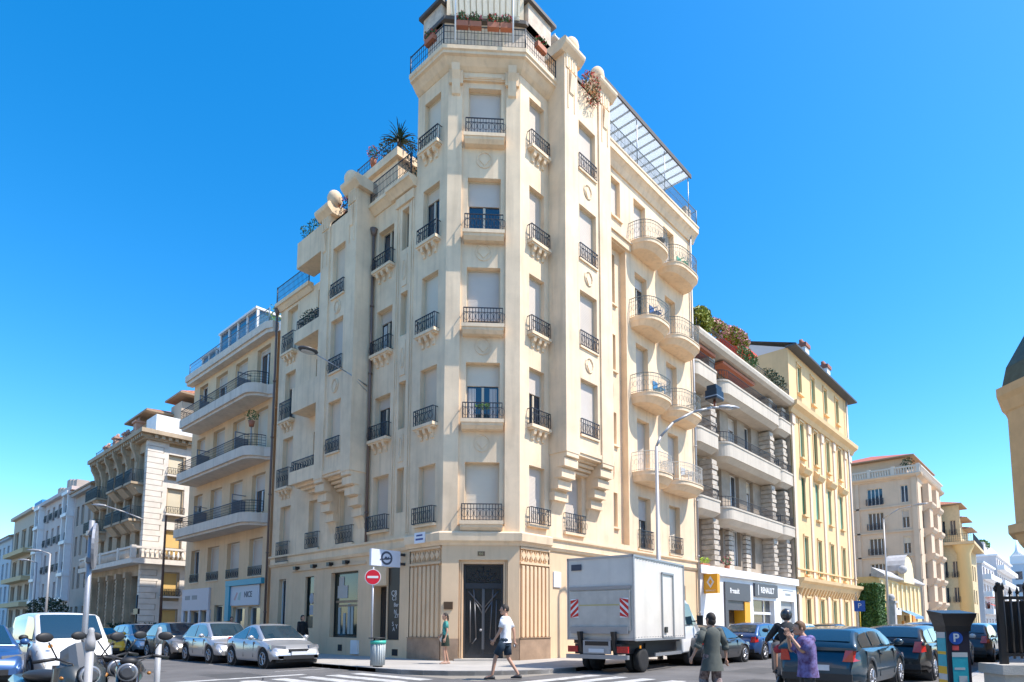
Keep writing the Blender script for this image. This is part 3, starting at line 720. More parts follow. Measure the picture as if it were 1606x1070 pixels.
# fluting each side of the portal
for fr, u0, u1 in ((FL, 17.5, 19.25), (FR, 16.68, 18.25)):
    m = MB(); n = 7
    for k in range(n):
        u = u0 + (u1 - u0) * (k + 0.5) / n; hw = (u1 - u0) / n * 0.3
        m.fprism(fr, [(-0.05, 0.95), (0.035, 0.95), (0.035, 3.55), (-0.05, 3.6)], u - hw, u + hw)
    m.fbox(fr, u0 - 0.05, u1 + 0.03, 3.62, 3.7, -0.05, 0.05)
    for k in range(6):
        u = u0 + (u1 - u0) * (k + 0.5) / 6
        m.fplate(fr, [(u - 0.12, 3.95), (u, 3.78), (u + 0.12, 3.95), (u, 4.12)], -0.05, 0.03)
        m.fbox(fr, u - 0.13, u - 0.1, 3.76, 4.14, -0.05, 0.02)
    m.fbox(fr, u0 - 0.05, u1 + 0.03, 4.18, 4.26, -0.05, 0.05)
    part(m, 'fluted_panel', M_ST2, main)
# plinths
for q in ((FL, 17.42, 19.32, 0.02), (FR, 16.58, 18.3, 0.02)):
    m = MB(); m.fbox(q[0], q[1], q[2], -0.05, 0.9, -0.1, q[3] + 0.03); m.fbox(q[0], q[1], q[2], 0.9, 0.93, -0.1, q[3] + 0.06); part(m, 'plinth', M_PLINTH, main)
for a_, b_ in ((0.0, 0.62), (2.4, CW)):
    m = MB(); m.fbox(FC, a_, b_, -0.05, 0.9, -0.05, 0.07); part(m, 'plinth', M_PLINTH, main)
m = MB(); m.fbox(FC, 0.5, 2.52, 0.0, G0 + 0.06, -0.4, 0.35); part(m, 'doorstep', mat('step_stone', (0.45, 0.42, 0.38), 0.7, var=0.15), main)
# string course
m = MB(); loft_outline(m, [(-0.2, 4.28), (0.06, 4.28), (0.1, 4.36), (0.2, 4.44), (0.22, 4.72), (0.16, 4.78), (-0.2, 4.78)], ye=19.4)
part(m, 'string_course', M_ST, main)
m = MB(); m.fprism(FL, [(0, 4.26), (0.05, 4.26), (0.12, 4.38), (0.05, 4.4), (0.05, 4.66), (0.14, 4.72), (0.14, 4.8), (0, 4.8)], 19.4, 30.75); part(m, 'string_course', M_ST, main)
m = MB(); m.fprism(FR, [(0, 4.26), (0.05, 4.26), (0.12, 4.38), (0.05, 4.4), (0.05, 4.66), (0.14, 4.72), (0.14, 4.8), (0, 4.8)], 18.27, 30.6); part(m, 'string_course', M_ST, main)
m = MB(); m.fprism(FL, [(0, 3.9), (0.06, 3.92), (0.06, 4.0), (0, 4.02)], 22.2, 28.4)
part(m, 'moulding', M_ST2, main)
for y in (24.9, 26.3, 23.6, 27.9):
    m = MB(); m.fbox(FL, y - 0.12, y + 0.12, 3.98, 4.14, 0.0, 0.22); part(m, 'spotlight', M_BLACK, main)
# entrance door
FE = Fr(FC.p(0, 0, -0.34), FC.u, FC.n)
m = MB(); m.fbox(FE, 0.78, 0.86, 0.16, 3.62, 0.0, 0.06); m.fbox(FE, 2.16, 2.24, 0.16, 3.62, 0.0, 0.06); m.fbox(FE, 0.86, 2.16, 3.54, 3.62, 0.0, 0.06)
m.fbox(FE, 0.86, 2.16, 2.72, 2.92, 0.0, 0.05); m.fbox(FE, 0.86, 2.16, 0.16, 0.32, 0.0, 0.05); m.fbox(FE, 1.47, 1.55, 0.32, 2.72, 0.0, 0.055)
M_DOOR = mat('dark_grey_door_metal', (0.05, 0.052, 0.06), 0.35, metal=0.4)
door = part(m, 'door', M_DOOR, main); door['label'] = 'tall dark glass entrance door with branching metalwork'
m = MB(); m.fquad(FE, 0.8, 2.2, 0.2, 3.58, -0.02); m.build('pane', mat('smoked_glass', (0.02, 0.021, 0.026), 0.12, spec=0.8), door, fixn=False)
m = MB(); c = 1.51
for s_ in (-1, 1):
    for a_, b_ in (((0.02, 2.0), (0.55, 2.62)), ((0.02, 1.8), (0.32, 2.25)), ((0.32, 2.25), (0.36, 2.7)), ((0.32, 2.25), (0.25, 0.9)), ((0.48, 2.3), (0.46, 0.75)), ((0.25, 0.9), (0.4, 0.7))):
        m.tube(FE.p(c + s_ * a_[0], a_[1], 0.06), FE.p(c + s_ * b_[0], b_[1], 0.06), 0.026, 6)
m.fbox(FE, c - 0.05, c + 0.05, 0.5, 2.7, 0.045, 0.085)
m.build('metalwork', mat('worn_door_metal', (0.13, 0.13, 0.14), 0.4, metal=0.5), door)
m = MB()
for k in range(7): m.tube(FE.p(1.51, 2.95, 0.03), FE.p(1.51 + 0.6 * math.cos(math.pi * (k + .5) / 7), 2.95 + 0.56 * math.sin(math.pi * (k + .5) / 7), 0.03), 0.014, 5)
for q in (.22, .42): m.path([FE.p(1.51 + q * 1.3 * math.cos(math.pi * k / 10), 2.95 + q * math.sin(math.pi * k / 10), 0.03) for k in range(11)], 0.012, 5)
m.build('transom_grille', M_IRON, door)
m = MB(); m.ball(FE.p(1.42, 1.2, 0.1), 0.05); m.build('handle', M_LGREY, door)
m = MB(); m.fbox(FC, 1.3, 1.56, 3.9, 4.06, 0.03, 0.05); o = part(m, 'house_number_plate', mat('brown_plate', (0.2, 0.13, 0.07), 0.5), main)
text_mb('66', FC, 1.43, 3.98, 0.16, 0.056, mat('number_gold', (0.5, 0.4, 0.2), 0.5), parent=o)
m = MB(); m.fbox(FC, 0.1, 0.42, 1.95, 2.22, 0.03, 0.07); part(m, 'brass_plaque', mat('brown_brass', (0.12, 0.07, 0.04), 0.4, metal=0.5), main)
m = MB(); m.fbox(FR, 18.52, 18.95, 2.85, 3.45, 0.0, 0.05); part(m, 'wall_plaque', mat('white_enamel', (0.75, 0.78, 0.85), 0.3), main)
m = MB(); m.fbox(FL, 18.1, 18.7, 4.42, 4.82, 0.22, 0.26); o = part(m, 'street_name_plate', mat('white_enamel', (0.75, 0.78, 0.85), 0.3), main)
m = MB(); m.fbox(FL, 18.22, 18.58, 4.68, 4.74, 0.26, 0.265); m.fbox(FL, 18.18, 18.62, 4.53, 4.6, 0.26, 0.265); m.build('lettering', mat('blue_print', (0.04, 0.07, 0.25), 0.5), o)
# black shop panel, shop door, windows
m = MB(); m.fbox(FL, 19.92, 20.68, 0.82, 3.64, -0.1, -0.04); o = part(m, 'black_shop_panel', M_BLACK, main)
M_CHALK = mat('white_lettering', (0.6, 0.6, 0.6), 0.7)
FLm = Fr((14.6, 0, 0), (0, -1, 0), (-1, 0, 0))   # reads left to right from the street
def ltext(t, y, z, s, w, mt, par, **k): return text_mb(t, FLm, -y, z, s, w, mt, parent=par, **k)
for i_, (t, y, z, s_) in enumerate((('C8', 20.3, 2.62, 0.3), ('C3', 20.28, 2.42, 0.24), ('Bar', 20.15, 2.17, 0.22), ('N', 20.2, 1.9, 0.22), ('ZY', 20.1, 1.74, 0.22), ('S', 20.34, 1.42, 0.24), ('A', 20.28, 1.22, 0.22), ('Y', 20.1, 1.32, 0.24))):
    ltext(t, y, z, s_, -0.035, M_CHALK, o)
m = MB(); m.fbox(FL, 20.77, 21.73, 0.12, 2.93, -0.48, -0.42); o = part(m, 'shop_door', M_BLACK, main); 
m = MB(); m.fquad(FL, 20.85, 21.65, 0.3, 2.8, -0.415); m.build('pane', mat('smoked_glass', (0.02, 0.021, 0.026), 0.12), o, fixn=False)
m = MB(); m.fbox(FL, 20.72, 21.8, 2.96, 3.7, 0.0, 0.06); part(m, 'fascia', M_ST2, main)
shop = MB(); shop.fbox(FL, 22.8, 22.88, 0.85, 3.68, -0.26, -0.2); shop.fbox(FL, 24.87, 24.95, 0.85, 3.68, -0.26, -0.2); shop.fbox(FL, 22.88, 24.87, 0.85, 0.93, -0.26, -0.2); shop.fbox(FL, 22.88, 24.87, 3.6, 3.68, -0.26, -0.2)
o = part(shop, 'shop_window', M_BLACK, main)
m = MB(); m.fquad(FL, 22.85, 24.9, 0.9, 3.64, -0.22); m.build('pane', mat('shop_glass', (0.01, 0.025, 0.022), 0.07, spec=0.8), o, fixn=False)
m = MB(); m.fbox(FL, 22.9, 24.8, 2.35, 2.45, -0.215, -0.19); m.fbox(FL, 23.0, 24.6, 2.18, 2.26, -0.215, -0.19); m.build('shelf', mat('shelf_wood', (0.3, 0.2, 0.13), 0.6), o)
m = MB()
for y, h_ in ((23.5, 1.2), (23.75, 1.3), (24.1, 0.9), (24.5, 1.15)): m.fbox(FL, y - 0.08, y + 0.1, 1.0, 1.0 + h_, -0.215, -0.2)
m.build('display_figure', mat('pale_display', (0.33, 0.38, 0.38), 0.6), o)
m = MB(); m.fbox(FL, 23.9, 24.7, 2.55, 3.1, -0.215, -0.2); m.fbox(FL, 24.2, 24.6, 3.1, 3.5, -0.215, -0.2); m.build('poster', mat('pale_poster', (0.45, 0.43, 0.4), 0.6), o)
m = MB(); m.fbox(FL, 26.42, 27.18, 1.27, 1.78, -0.16, -0.1); m.fbox(FL, 26.42, 26.48, 1.78, 3.6, -0.16, -0.1); m.fbox(FL, 27.12, 27.18, 1.78, 3.6, -0.16, -0.1)
o = part(m, 'poster_window', M_BLACK, main)
m = MB(); m.fquad(FL, 26.42, 27.18, 1.3, 3.6, -0.14); m.build('pane', mat('shop_glass', (0.01, 0.025, 0.022), 0.07), o, fixn=False)
m = MB(); m.ball(FL.p(26.75, 2.6, -0.1), 0.015, 0.2, 0.26, 12, 8); m.fbox(FL, 26.58, 26.95, 1.85, 2.3, -0.135, -0.12); m.build('poster_figure', mat('grey_print', (0.4, 0.4, 0.42), 0.6), o)
window(main, FL, 29.05, 29.8, 0.65, 3.62, 0.25, 'glass', fm=M_WFRAME, rail=(29.0, 29.9, 0.75, 0.0, 0.15), sill=sill_plain())
for a_, b_ in ((24.6, 26.2), (27.4, 29.2)):
    window(main, FR, a_, b_, 0.4, 3.4, 0.3, 'glass', mull=2, fm=M_WFRAME)
for y0, y1, z0, z1 in ((23.9, 24.2, 0.28, 0.55), (19.95, 20.3, 0.2, 0.45)):
    m = MB(); m.fbox(FL, y0, y1, z0, z1, 0.0, 0.02); part(m, 'cellar_vent', M_DARK, main)
m = MB(); m.fbox(FL, 22.6, 23.1, 0.18, 0.75, 0.0, 0.1); part(m, 'meter_box', M_WHITE, main)
# hanging shop sign
FS = Fr((0, 19.55, 0), (1, 0, 0), (0, -1, 0))
sg = thing('shop_sign', 'white box shop sign with a round dark emblem projecting above the black doorway', 'shop sign', (13.8, 19.6, 3.9))
m = MB(); m.fbox(FS, 13.05, 14.35, 3.58, 4.2, -0.12, 0.0); part(m, 'sign_box', mat('white_sign_panel', (0.62, 0.66, 0.76), 0.4), sg)
m = MB()
for v in (3.72, 4.08): m.fbox(FS, 14.35, 14.62, v - 0.05, v + 0.05, -0.1, -0.02)
m.fbox(FS, 14.33, 14.36, 3.6, 4.2, -0.11, -0.01)
part(m, 'bracket', M_IRON, sg)
m = MB(); k = 24; ro, ri = 0.26, 0.18
for j in range(k):
    a0, a1 = 2 * math.pi * j / k, 2 * math.pi * (j + 1) / k
    m.face([FS.p(13.72 + ro * math.cos(a0), 3.89 + ro * math.sin(a0), 0.008), FS.p(13.72 + ro * math.cos(a1), 3.89 + ro * math.sin(a1), 0.008), FS.p(13.72 + ri * math.cos(a1), 3.89 + ri * math.sin(a1), 0.008), FS.p(13.72 + ri * math.cos(a0), 3.89 + ri * math.sin(a0), 0.008)])
m.fplate(FS, [(13.6, 3.86), (13.68, 3.96), (13.76, 3.9), (13.84, 3.97), (13.82, 3.84), (13.7, 3.82)], 0.004, 0.01)
m.fplate(FS, [(13.42, 3.84), (13.98, 3.92), (13.98, 3.87), (13.42, 3.79)], 0.002, 0.006)
part(m, 'emblem', mat('slate_print', (0.06, 0.075, 0.12), 0.5), sg)
# ------------------------------------------------------------------ buildings along the left street
def shell(root, fr_list, m, name='wall', caps=()):
    """walls: list of (fr,u0,u1,v0,v1,holes)"""
    g = MB()
    for q in fr_list: g.wall(*q)
    for poly, z0, z1 in caps: g.prism(poly, z0, z1)
    return part(g, name, m, root)
# --- A: cream building with long white balconies
A = thing('apartment_building', 'cream building with three long white rounded balconies beside the tall corner building', 'building', (16, 36, 0))
AY0, AY1 = 30.98, 42.3
cols = [(31.75, 33.3), (34.5, 36.1), (37.2, 38.85), (40.1, 41.4)]
rows = [(3.95, 5.95), (7.3, 9.42), (10.75, 13.0), (14.1, 16.45)]
holes = [(a, b, c, d, 0.28) for a, b in cols for c, d in rows]
gh = [(31.7, 33.1, 0.3, 2.35, 0.25), (33.5, 35.0, 0.3, 2.35, 0.25), (36.3, 37.5, 0.15, 2.5, 0.35), (38.4, 39.3, 0.3, 2.2, 0.25), (39.5, 40.9, 0.3, 2.2, 0.25), (41.2, 41.9, 0.3, 2.2, 0.25)]
EA = Fr((0, AY1, 0), (1, 0, 0), (0, 1, 0))
M_A = mat('pale_ochre_render', (0.76, 0.54, 0.33), 0.85, var=0.1, scale=0.6, bump=0.2, streak=0.2)
shell(A, [(FL, AY0, AY1, -0.1, 17.0, holes + gh), (EA, 14.6, 26, -0.1, 17.0, [])], M_A, caps=[([(14.7, AY0 + 0.05), (14.7, AY1 - 0.05), (26, AY1 - 0.05), (26, AY0 + 0.05)], 16.85, 16.95)])
kk = {(0, 3): ('half', 0.12), (1, 3): ('half', 0.5), (2, 3): ('half', 0.3), (3, 3): ('glass', 0), (0, 1): ('half', 0.4), (3, 0): ('glass', 0), (3, 1): ('half', 0.3)}
for i, (a, b) in enumerate(cols):
    for j, (c, d) in enumerate(rows):
        k = kk.get((i, j), ('shut', 0))
        window(A, FL, a, b, c, d, 0.28, k[0], k[1], sm=M_SHUT, fm=M_WFRAME, rail=(a, b, 0.5, -0.1, 0.02) if j == 0 else None, sill=sill_plain(0.05, 0.06, 0.03) if j == 0 else None)
M_BAL = mat('white_balcony_band', (0.70, 0.59, 0.48), 0.7, var=0.1, scale=1.2, streak=0.35)
RW = [('#', 0)]
for z0, z1 in ((6.48, 7.12), (9.95, 10.58), (13.3, 13.95)):
    poly = [(14.6, 31.05)]
    for k in range(7):
        t = math.pi / 2 * k / 6; poly.append((14.3 - 0.85 * math.sin(t), 31.05 + 0.3 + 0.85 * (1 - math.cos(t))))
    poly += [(13.45, 41.2), (14.6, 41.2)]
    m = MB(); m.prism(poly, z0 + 0.14, z1); 
    pin = [(14.6 if x > 14.5 else x + 0.12, y + (0.05 if y < 40 else -0.05)) for x, y in poly]; m.prism(pin, z0, z0 + 0.14)
    o = part(m, 'balcony', M_BAL, A)
    r = MB(); rail_line(r, [(x + 0.06 if x < 14.5 else x, y, z1) for x, y in poly[1:]], 0.62, 0.14, 0.009, mid=(0.3, 0.55, 0.8), posts=False); r.build('railing', M_IRON, o)
    for yy in (34.0, 39.3):
        m = MB(); m.box(13.9, yy, z1, 14.6, yy + 0.03, z1 + 1.0); m.box(13.88, yy - .02, z1, 13.92, yy + .05, z1 + 1.3); m.box(13.9, yy - .02, z1 + 1.26, 14.6, yy + .05, z1 + 1.3); m.build('balcony_screen', mat('grey_screen', (0.22, 0.21, 0.22), 0.6), o)
m = MB(); m.prism([(14.6, 31.0), (14.35, 31.0), (14.2, 31.4), (14.2, 42.6), (14.6, 42.6)], 16.75, 16.95); m.prism([(14.65, 31.0), (14.3, 31.0), (14.1, 31.4), (14.1, 42.6), (14.65, 42.6)], 16.95, 17.35)
part(m, 'cornice', M_BAL, A)
m = MB(); rail_line(m, [(14.25, 31.3, 17.35), (14.25, 42.3, 17.35)], 0.75, 0.16, 0.01); part(m, 'terrace_railing', mat('blue_grey_iron', (0.12, 0.2, 0.28), 0.5), A)
def glasshouse(root, x0, y0, x1, y1, z0, z1, ny, label):
    m = MB(); t = 0.06
    for y in [y0 + (y1 - y0) * k / ny for k in range(ny + 1)]: m.box(x0 - t, y - t, z0, x0 + t, y + t, z1)
    m.box(x0 - 0.15, y0 - 0.1, z1, x1, y1 + 0.1, z1 + 0.12)
    for x in (x0, (x0 + x1) / 2, x1): m.box(x - t, y0 - t, z0, x + t, y0 + t, z1); m.box(x - t, y1 - t, z0, x + t, y1 + t, z1)
    o = part(m, 'rooftop_glasshouse', M_WHITE, root); o['label'] = label
    g = MB(); g.box(x0 + 0.01, y0 + 0.01, z0, x1 - 0.01, y1 - 0.01, z1 - 0.01); g.build('glazing', mat('blue_glazing', (0.03, 0.12, 0.22), 0.08, spec=0.8), o)
glasshouse(A, 14.9, 34.2, 18, 39.2, 17.35, 19.3, 4, 'larger white framed rooftop glasshouse with blue panes')
glasshouse(A, 14.9, 39.8, 18, 42.0, 17.35, 18.6, 2, 'small low white framed rooftop glasshouse')
m = MB(); m.box(15.5, 31.1, 16.95, 18, 34.0, 18.3); part(m, 'attic_wall', M_WHITE, A)
# shop fronts
def shopfront(root, fr, u0, u1, v, top, cols_, m_, names):
    pass
m = MB(); m.fbox(FL, 31.35, 35.7, 3.5, 3.8, 0.0, 0.18); m.fbox(FL, 35.2, 35.7, 1.6, 3.5, 0.0, 0.16); o = part(m, 'turquoise_shop_frame', mat('turquoise_paint', (0.05, 0.34, 0.46), 0.5), A)
m = MB(); m.fbox(FL, 31.75, 35.18, 2.42, 3.48, 0.02, 0.08); o = part(m, 'shop_fascia', mat('pale_grey_sign', (0.52, 0.54, 0.6), 0.5), A)
ltext('NICE', 33.0, 2.98, 0.42, 0.085, mat('slate_print', (0.06, 0.075, 0.12), 0.5), o, bold=0.01)
m = MB(); m.fplate(FL, [(34.75, 2.75), (34.4, 3.15), (34.25, 3.1), (34.55, 2.7)], 0.08, 0.085); m.build('emblem', mat('pink_print', (0.5, 0.3, 0.32), 0.5), o)
m = MB(); m.fplate(FL, [(34.25, 2.75), (33.95, 2.7), (33.85, 3.15), (34.1, 3.1)], 0.08, 0.085); m.build('emblem', mat('grey_green_print', (0.3, 0.42, 0.42), 0.5), o)
m = MB(); m.fbox(FL, 38.1, 42.2, 2.25, 3.55, 0.0, 0.12); o = part(m, 'shop_fascia', mat('white_shop_front', (0.62, 0.56, 0.57), 0.6), A)
m = MB(); m.fbox(FL, 40.9, 41.7, 2.9, 3.15, 0.12, 0.125); m.fbox(FL, 39.8, 40.6, 2.9, 3.15, 0.12, 0.125); m.build('lettering', mat('slate_print2', (0.16, 0.16, 0.2), 0.5), o)
for a_, b_, c_ in ((37.95, 38.35, 1), (39.3, 39.5, 1), (40.9, 41.2, 1), (41.9, 42.25, 1)):
    m = MB(); m.fbox(FL, a_, b_, 0.0, 2.25, 0.0, 0.1); part(m, 'shop_pilaster', mat('white_shop_front', (0.62, 0.56, 0.57), 0.6), A)
for q in gh:
    m = MB(); m.fbox(FL, q[0], q[0] + 0.08, q[2], q[3], -0.24, -0.16); m.fbox(FL, q[1] - 0.08, q[1], q[2], q[3], -0.24, -0.16); m.fbox(FL, q[0], q[1], q[3] - 0.08, q[3], -0.24, -0.16)
    o = part(m, 'shop_window', M_WFRAME if q[0] < 36 else M_GREY, A); m = MB(); m.fquad(FL, q[0], q[1], q[2], q[3], -0.23); m.build('pane', M_GLASS, o, fixn=False)
# --- B: ornate building across the side street
B = thing('apartment_building', 'ornate stone building with dark iron balconies, loggia and sunlit quoined corner with yellow blinds', 'building', (16, 56, 0))
BX = 14.4; BF = Fr((BX, 0, 0), (0, 1, 0), (-1, 0, 0)); BS = Fr((0, 50, 0), (1, 0, 0), (0, -1, 0))
M_BS = mat('weathered_stone', (0.48, 0.37, 0.25), 0.85, var=0.25, scale=0.9, bump=0.3, streak=0.35)
M_BW = mat('white_stone', (0.74, 0.67, 0.58), 0.8, var=0.12, scale=1.5, bump=0.2)
M_YB = shutter_mat('yellow_blind', (0.70, 0.46, 0.16))
M_CB = shutter_mat('cream_blind', (0.66, 0.58, 0.42))
bays = [51.4, 53.6, 55.8, 58.0, 60.2, 62.0]
bh = []
for i, u in enumerate(bays):
    for v0, v1 in ((12.0, 14.0), (9.3, 11.4), (6.5, 8.4)): bh.append((u - 0.5, u + 0.5, v0, v1, 0.35))
    bh.append((u - 0.75, u + 0.75, 0.3, 4.9, 0.6))
sidew = [(15.75, 16.75, 12.4, 13.9), (15.8, 16.8, 9.5, 11.4), (15.8, 16.85, 6.45, 8.3), (15.75, 16.8, 3.45, 5.2), (15.7, 16.85, 0.9, 2.5)]
shell(B, [(BF, 50, 63.3, -0.1, 15.2, bh), (BS, BX, 25, -0.1, 15.2, [(*q, 0.2) for q in sidew] + [(19.3, 20.4, a, b, 0.2) for _, _, a, b in sidew])], M_BS, caps=[([(14.5, 50.1), (14.5, 63), (25, 63), (25, 50.1)], 15.0, 15.1)])
m = MB()  # white quoined corner pier and side cladding
for k in range(37):
    z = 0.0 + k * 0.41; e = 0.06 if k % 2 else 0.0
    m.box(BX - 0.08, 49.92, z, BX + 0.95 + e * 2, 50.4, z + 0.38); 
part(m, 'quoined_pier', M_BW, B)
m = MB()
m.box(15.4, 49.95, 0, 15.72, 50.0, 15.0); m.box(16.9, 49.93, 0, 17.6, 50.0, 15.0)
for q in sidew: m.box(15.72, 49.94, q[3] + 0.03, 16.9, 50.0, q[3] + 0.6)
part(m, 'side_cladding', M_BW, B)
for i, q in enumerate(sidew):
    for dx in (0, 3.55):
        window(B, BS, q[0] + dx if not dx else 19.3, q[1] if not dx else 20.4, q[2], q[3], 0.18, 'shut', sm=(M_CB, M_CB, M_YB, M_YB, M_YB)[i], sill=sill_plain(0.35, 0.12, 0.15), rail=((q[0] - 0.1, q[1] + 0.1, 0.5, 0.0, 0.3) if not dx else None), wpt=M_BW)
for i, u in enumerate(bays):
    for j, (v0, v1) in enumerate(((12.0, 14.0), (9.3, 11.4), (6.5, 8.4))):
        window(B, BF, u - 0.5, u + 0.5, v0, v1, 0.35, 'glass', fm=M_BS)
        if j < 2 and i not in (3,):
            m = MB(); m.fbox(BF, u - 0.85, u + 0.85, v0 - 0.5, v0 - 0.34, 0, 0.85); m.fprism(BF, [(0, v0 - 1.15), (0.25, v0 - 1.1), (0.6, v0 - 0.7), (0.75, v0 - 0.5), (0, v0 - 0.5)], u - 0.7, u + 0.7)
            o = part(m, 'balcony', M_BS, B); railing(BF, u - 0.83, u + 0.83, v0 - 0.34, v0 + 0.6, 0.0, 0.8, 0.1, 0.012, rings=False).build('railing', M_IRON, o)
    m = MB(); m.fbox(BF, u - 0.72, u + 0.72, 0.32, 4.88, -0.58, -0.5); o = part(m, 'arcade_door', M_DARK, B)
    m = MB(); m.fbox(BF, u + 0.85, u + 1.15, 0, 5.2, 0.0, 0.3); m.fbox(BF, u + 0.78, u + 1.22, 4.8, 5.2, 0.0, 0.4); m.fbox(BF, u + 0.78, u + 1.22, 0, 0.8, 0, 0.38)
    for k in range(12): m.fbox(BF, u + 0.82, u + 1.18, 1.0 + k * 0.32, 1.2 + k * 0.32, 0, 0.34)
    part(m, 'pier', M_BS, B)
    m = MB(); m.fbox(BF, u - 0.75, u + 0.75, 2.1, 2.3, -0.4, -0.1); m.fbox(BF, u - 0.04, u + 0.04, 0.3, 4.9, -0.45, -0.3); part(m, 'arcade_mullion', M_BS, B)
    m = MB(); m.fbox(BF, u + 0.6, u + 0.95, 9.0, 14.3, 0, 0.16); m.fbox(BF, u + 0.55, u + 1.0, 14.3, 14.8, 0, 0.3); m.fprism(BF, [(0, 13.4), (0.2, 13.5), (0.3, 14.0), (0.55, 14.5), (0.6, 14.85), (0, 14.85)], u + 0.62, u + 0.92); part(m, 'pilaster', M_BS, B)
m = MB(); m.prism([(BX - 0.85, 49.3), (BX - 0.85, 63.4), (BX, 63.4), (BX, 50), (18, 50), (18, 49.3)], 5.7, 6.05)
o = part(m, 'main_balcony', M_BW, B)
m = MB()
def balus(m, a, b, z, n):
    a, b = Vector(a), Vector(b); d = (b - a)
    for k in range(n):
        p = a + d * (k + 0.5) / n; m.tube(p + Z * 0.06, p + Z * 0.35, 0.05, 6, 0.08); m.tube(p + Z * 0.35, p + Z * 0.7, 0.08, 6, 0.05)
balus(m, (BX - 0.75, 49.4, 6.05), (BX - 0.75, 63.3, 6.05), 0, 46); balus(m, (BX - 0.75, 49.4, 6.05), (17.9, 49.4, 6.05), 0, 14)
m.box(BX - 0.85, 49.3, 6.75, BX - 0.65, 63.4, 6.9); m.box(BX - 0.65, 49.3, 6.75, 18, 49.5, 6.9)
for y in (49.4, 52.5, 57, 61): m.box(BX - 0.9, y - 0.15, 6.05, BX - 0.6, y + 0.15, 6.95)
m.build('balustrade', M_BW, o)
m = MB(); m.prism([(BX - 0.7, 49.3), (BX - 0.7, 63.5), (BX, 63.5), (BX, 50), (18, 50), (18, 49.3)], 15.1, 15.4)
m.prism([(BX - 0.35, 49.65), (BX - 0.35, 63.4), (BX, 63.4), (BX, 50), (18, 50), (18, 49.65)], 14.75, 15.1)
for k in range(30): m.box(BX - 0.6, 49.6 + k * 0.46, 14.85, BX, 49.8 + k * 0.46, 15.1)
for k in range(8): m.box(BX + 0.2 + k * 0.45, 49.45, 14.85, BX + 0.42 + k * 0.45, 50, 15.1)
part(m, 'cornice', M_BS, B)
m = MB(); m.box(14.9, 50.4, 15.4, 17.4, 52.6, 16.9); part(m, 'attic_wall', M_WHITE, B)
m = MB(); m.box(15.6, 52.8, 15.4, 24, 63, 17.6); m.box(16.6, 50.6, 15.4, 24, 52.8, 18.4); part(m, 'attic_wall', mat('tan_attic', (0.5, 0.4, 0.3), 0.8), B)
def hip_roof(root, x0, y0, x1, y1, z0, h, m_, name='roof', ov=0.5):
    m = MB(); x0 -= ov; y0 -= ov; x1 += ov; y1 += ov
    mx, my = min((x1 - x0), (y1 - y0)) / 2, 0
    if x1 - x0 >= y1 - y0: r0, r1 = (x0 + mx, (y0 + y1) / 2), (x1 - mx, (y0 + y1) / 2)
    else: r0, r1 = ((x0 + x1) / 2, y0 + mx), ((x0 + x1) / 2, y1 - mx)
    a, b, c, d = (x0, y0, z0), (x1, y0, z0), (x1, y1, z0), (x0, y1, z0); e, f = (*r0, z0 + h), (*r1, z0 + h)
    m.use(m_)
    if x1 - x0 >= y1 - y0: m.face([a, b, f, e]); m.face([c, d, e, f]); m.face([b, c, f]); m.face([d, a, e])
    else: m.face([a, b, e]); m.face([b, c, f, e]); m.face([c, d, f]); m.face([d, a, e, f])
    m.use(mat('eave_wood', (0.36, 0.24, 0.15), 0.7)); m.prism([(x0, y0), (x1, y0), (x1, y1), (x0, y1)], z0 - 0.14, z0 - 0.005)
    return part(m, name, None, root)
hip_roof(B, 15.2, 52.6, 20, 57, 17.7, 1.0, M_TERRA); hip_roof(B, 16.8, 50.5, 24, 52.9, 19.0, 0.9, M_TERRA)
for y, h_ in ((54, 1.6), (56.6, 1.2), (59.3, 1.4), (61.8, 1.1)):
    m = MB(); m.box(14.6, y, 15.4, 15.1, y + 0.7, 15.4 + h_); m.box(14.5, y - 0.1, 15.4 + h_, 15.2, y + 0.8, 15.55 + h_)
    for k in range(2): m.tube((14.85, y + 0.2 + 0.35 * k, 15.5 + h_), (14.85, y + 0.2 + 0.35 * k, 15.85 + h_), 0.09, 8)
    part(m, 'chimney', mat('chimney_brick', (0.5, 0.3, 0.22), 0.8, var=0.2, scale=4), B)
m = MB(); rail_line(m, [(14.2, 53, 15.4), (14.2, 63, 15.4)], 0.7, 0.3); part(m, 'terrace_railing', M_IRON, B)
# --- small grey building, white building, dark gabled building and light blue building further on
def row_building(name, label, x, y0, y1, h, wm, cols, rows, kindf, side=True, sm=M_SHUT, fm=None, rail=None, depth=10):
    r = thing(name, label, 'building', (x, (y0 + y1) / 2, 0))
    fr = Fr((x, 0, 0), (0, 1, 0), (-1, 0, 0)); fs = Fr((0, y0, 0), (1, 0, 0), (0, -1, 0)); fe = Fr((0, y1, 0), (1, 0, 0), (0, 1, 0))
    hs = [(a, b, c, d, 0.22) for a, b in cols for c, d in rows]
    shell(r, [(fr, y0, y1, -0.1, h, hs), (fs, x, x + depth, -0.1, h, []), (fe, x, x + depth, -0.1, h, [])], wm, caps=[([(x + .1, y0 + .1), (x + .1, y1 - .1), (x + depth, y1 - .1), (x + depth, y0 + .1)], h - .2, h - .1)])
    for i, (a, b) in enumerate(cols):
        for j, (c, d) in enumerate(rows):
            k = kindf(i, j)
            window(r, fr, a, b, c, d, 0.22, k, 0.4, sm=sm, fm=fm or M_FRAME, rail=(a - 0.05, b + 0.05, 0.7, 0.0, 0.25) if rail and rail(i, j) else None)
    m = MB(); m.box(x - 0.4, y0 - 0.05, h - 0.05, x + 0.2, y1 + 0.05, h + 0.3); part(m, 'cornice', wm, r)
    return r, fr
M_C1 = mat('grey_beige_render', (0.42, 0.37, 0.32), 0.85, var=0.1, scale=0.7)
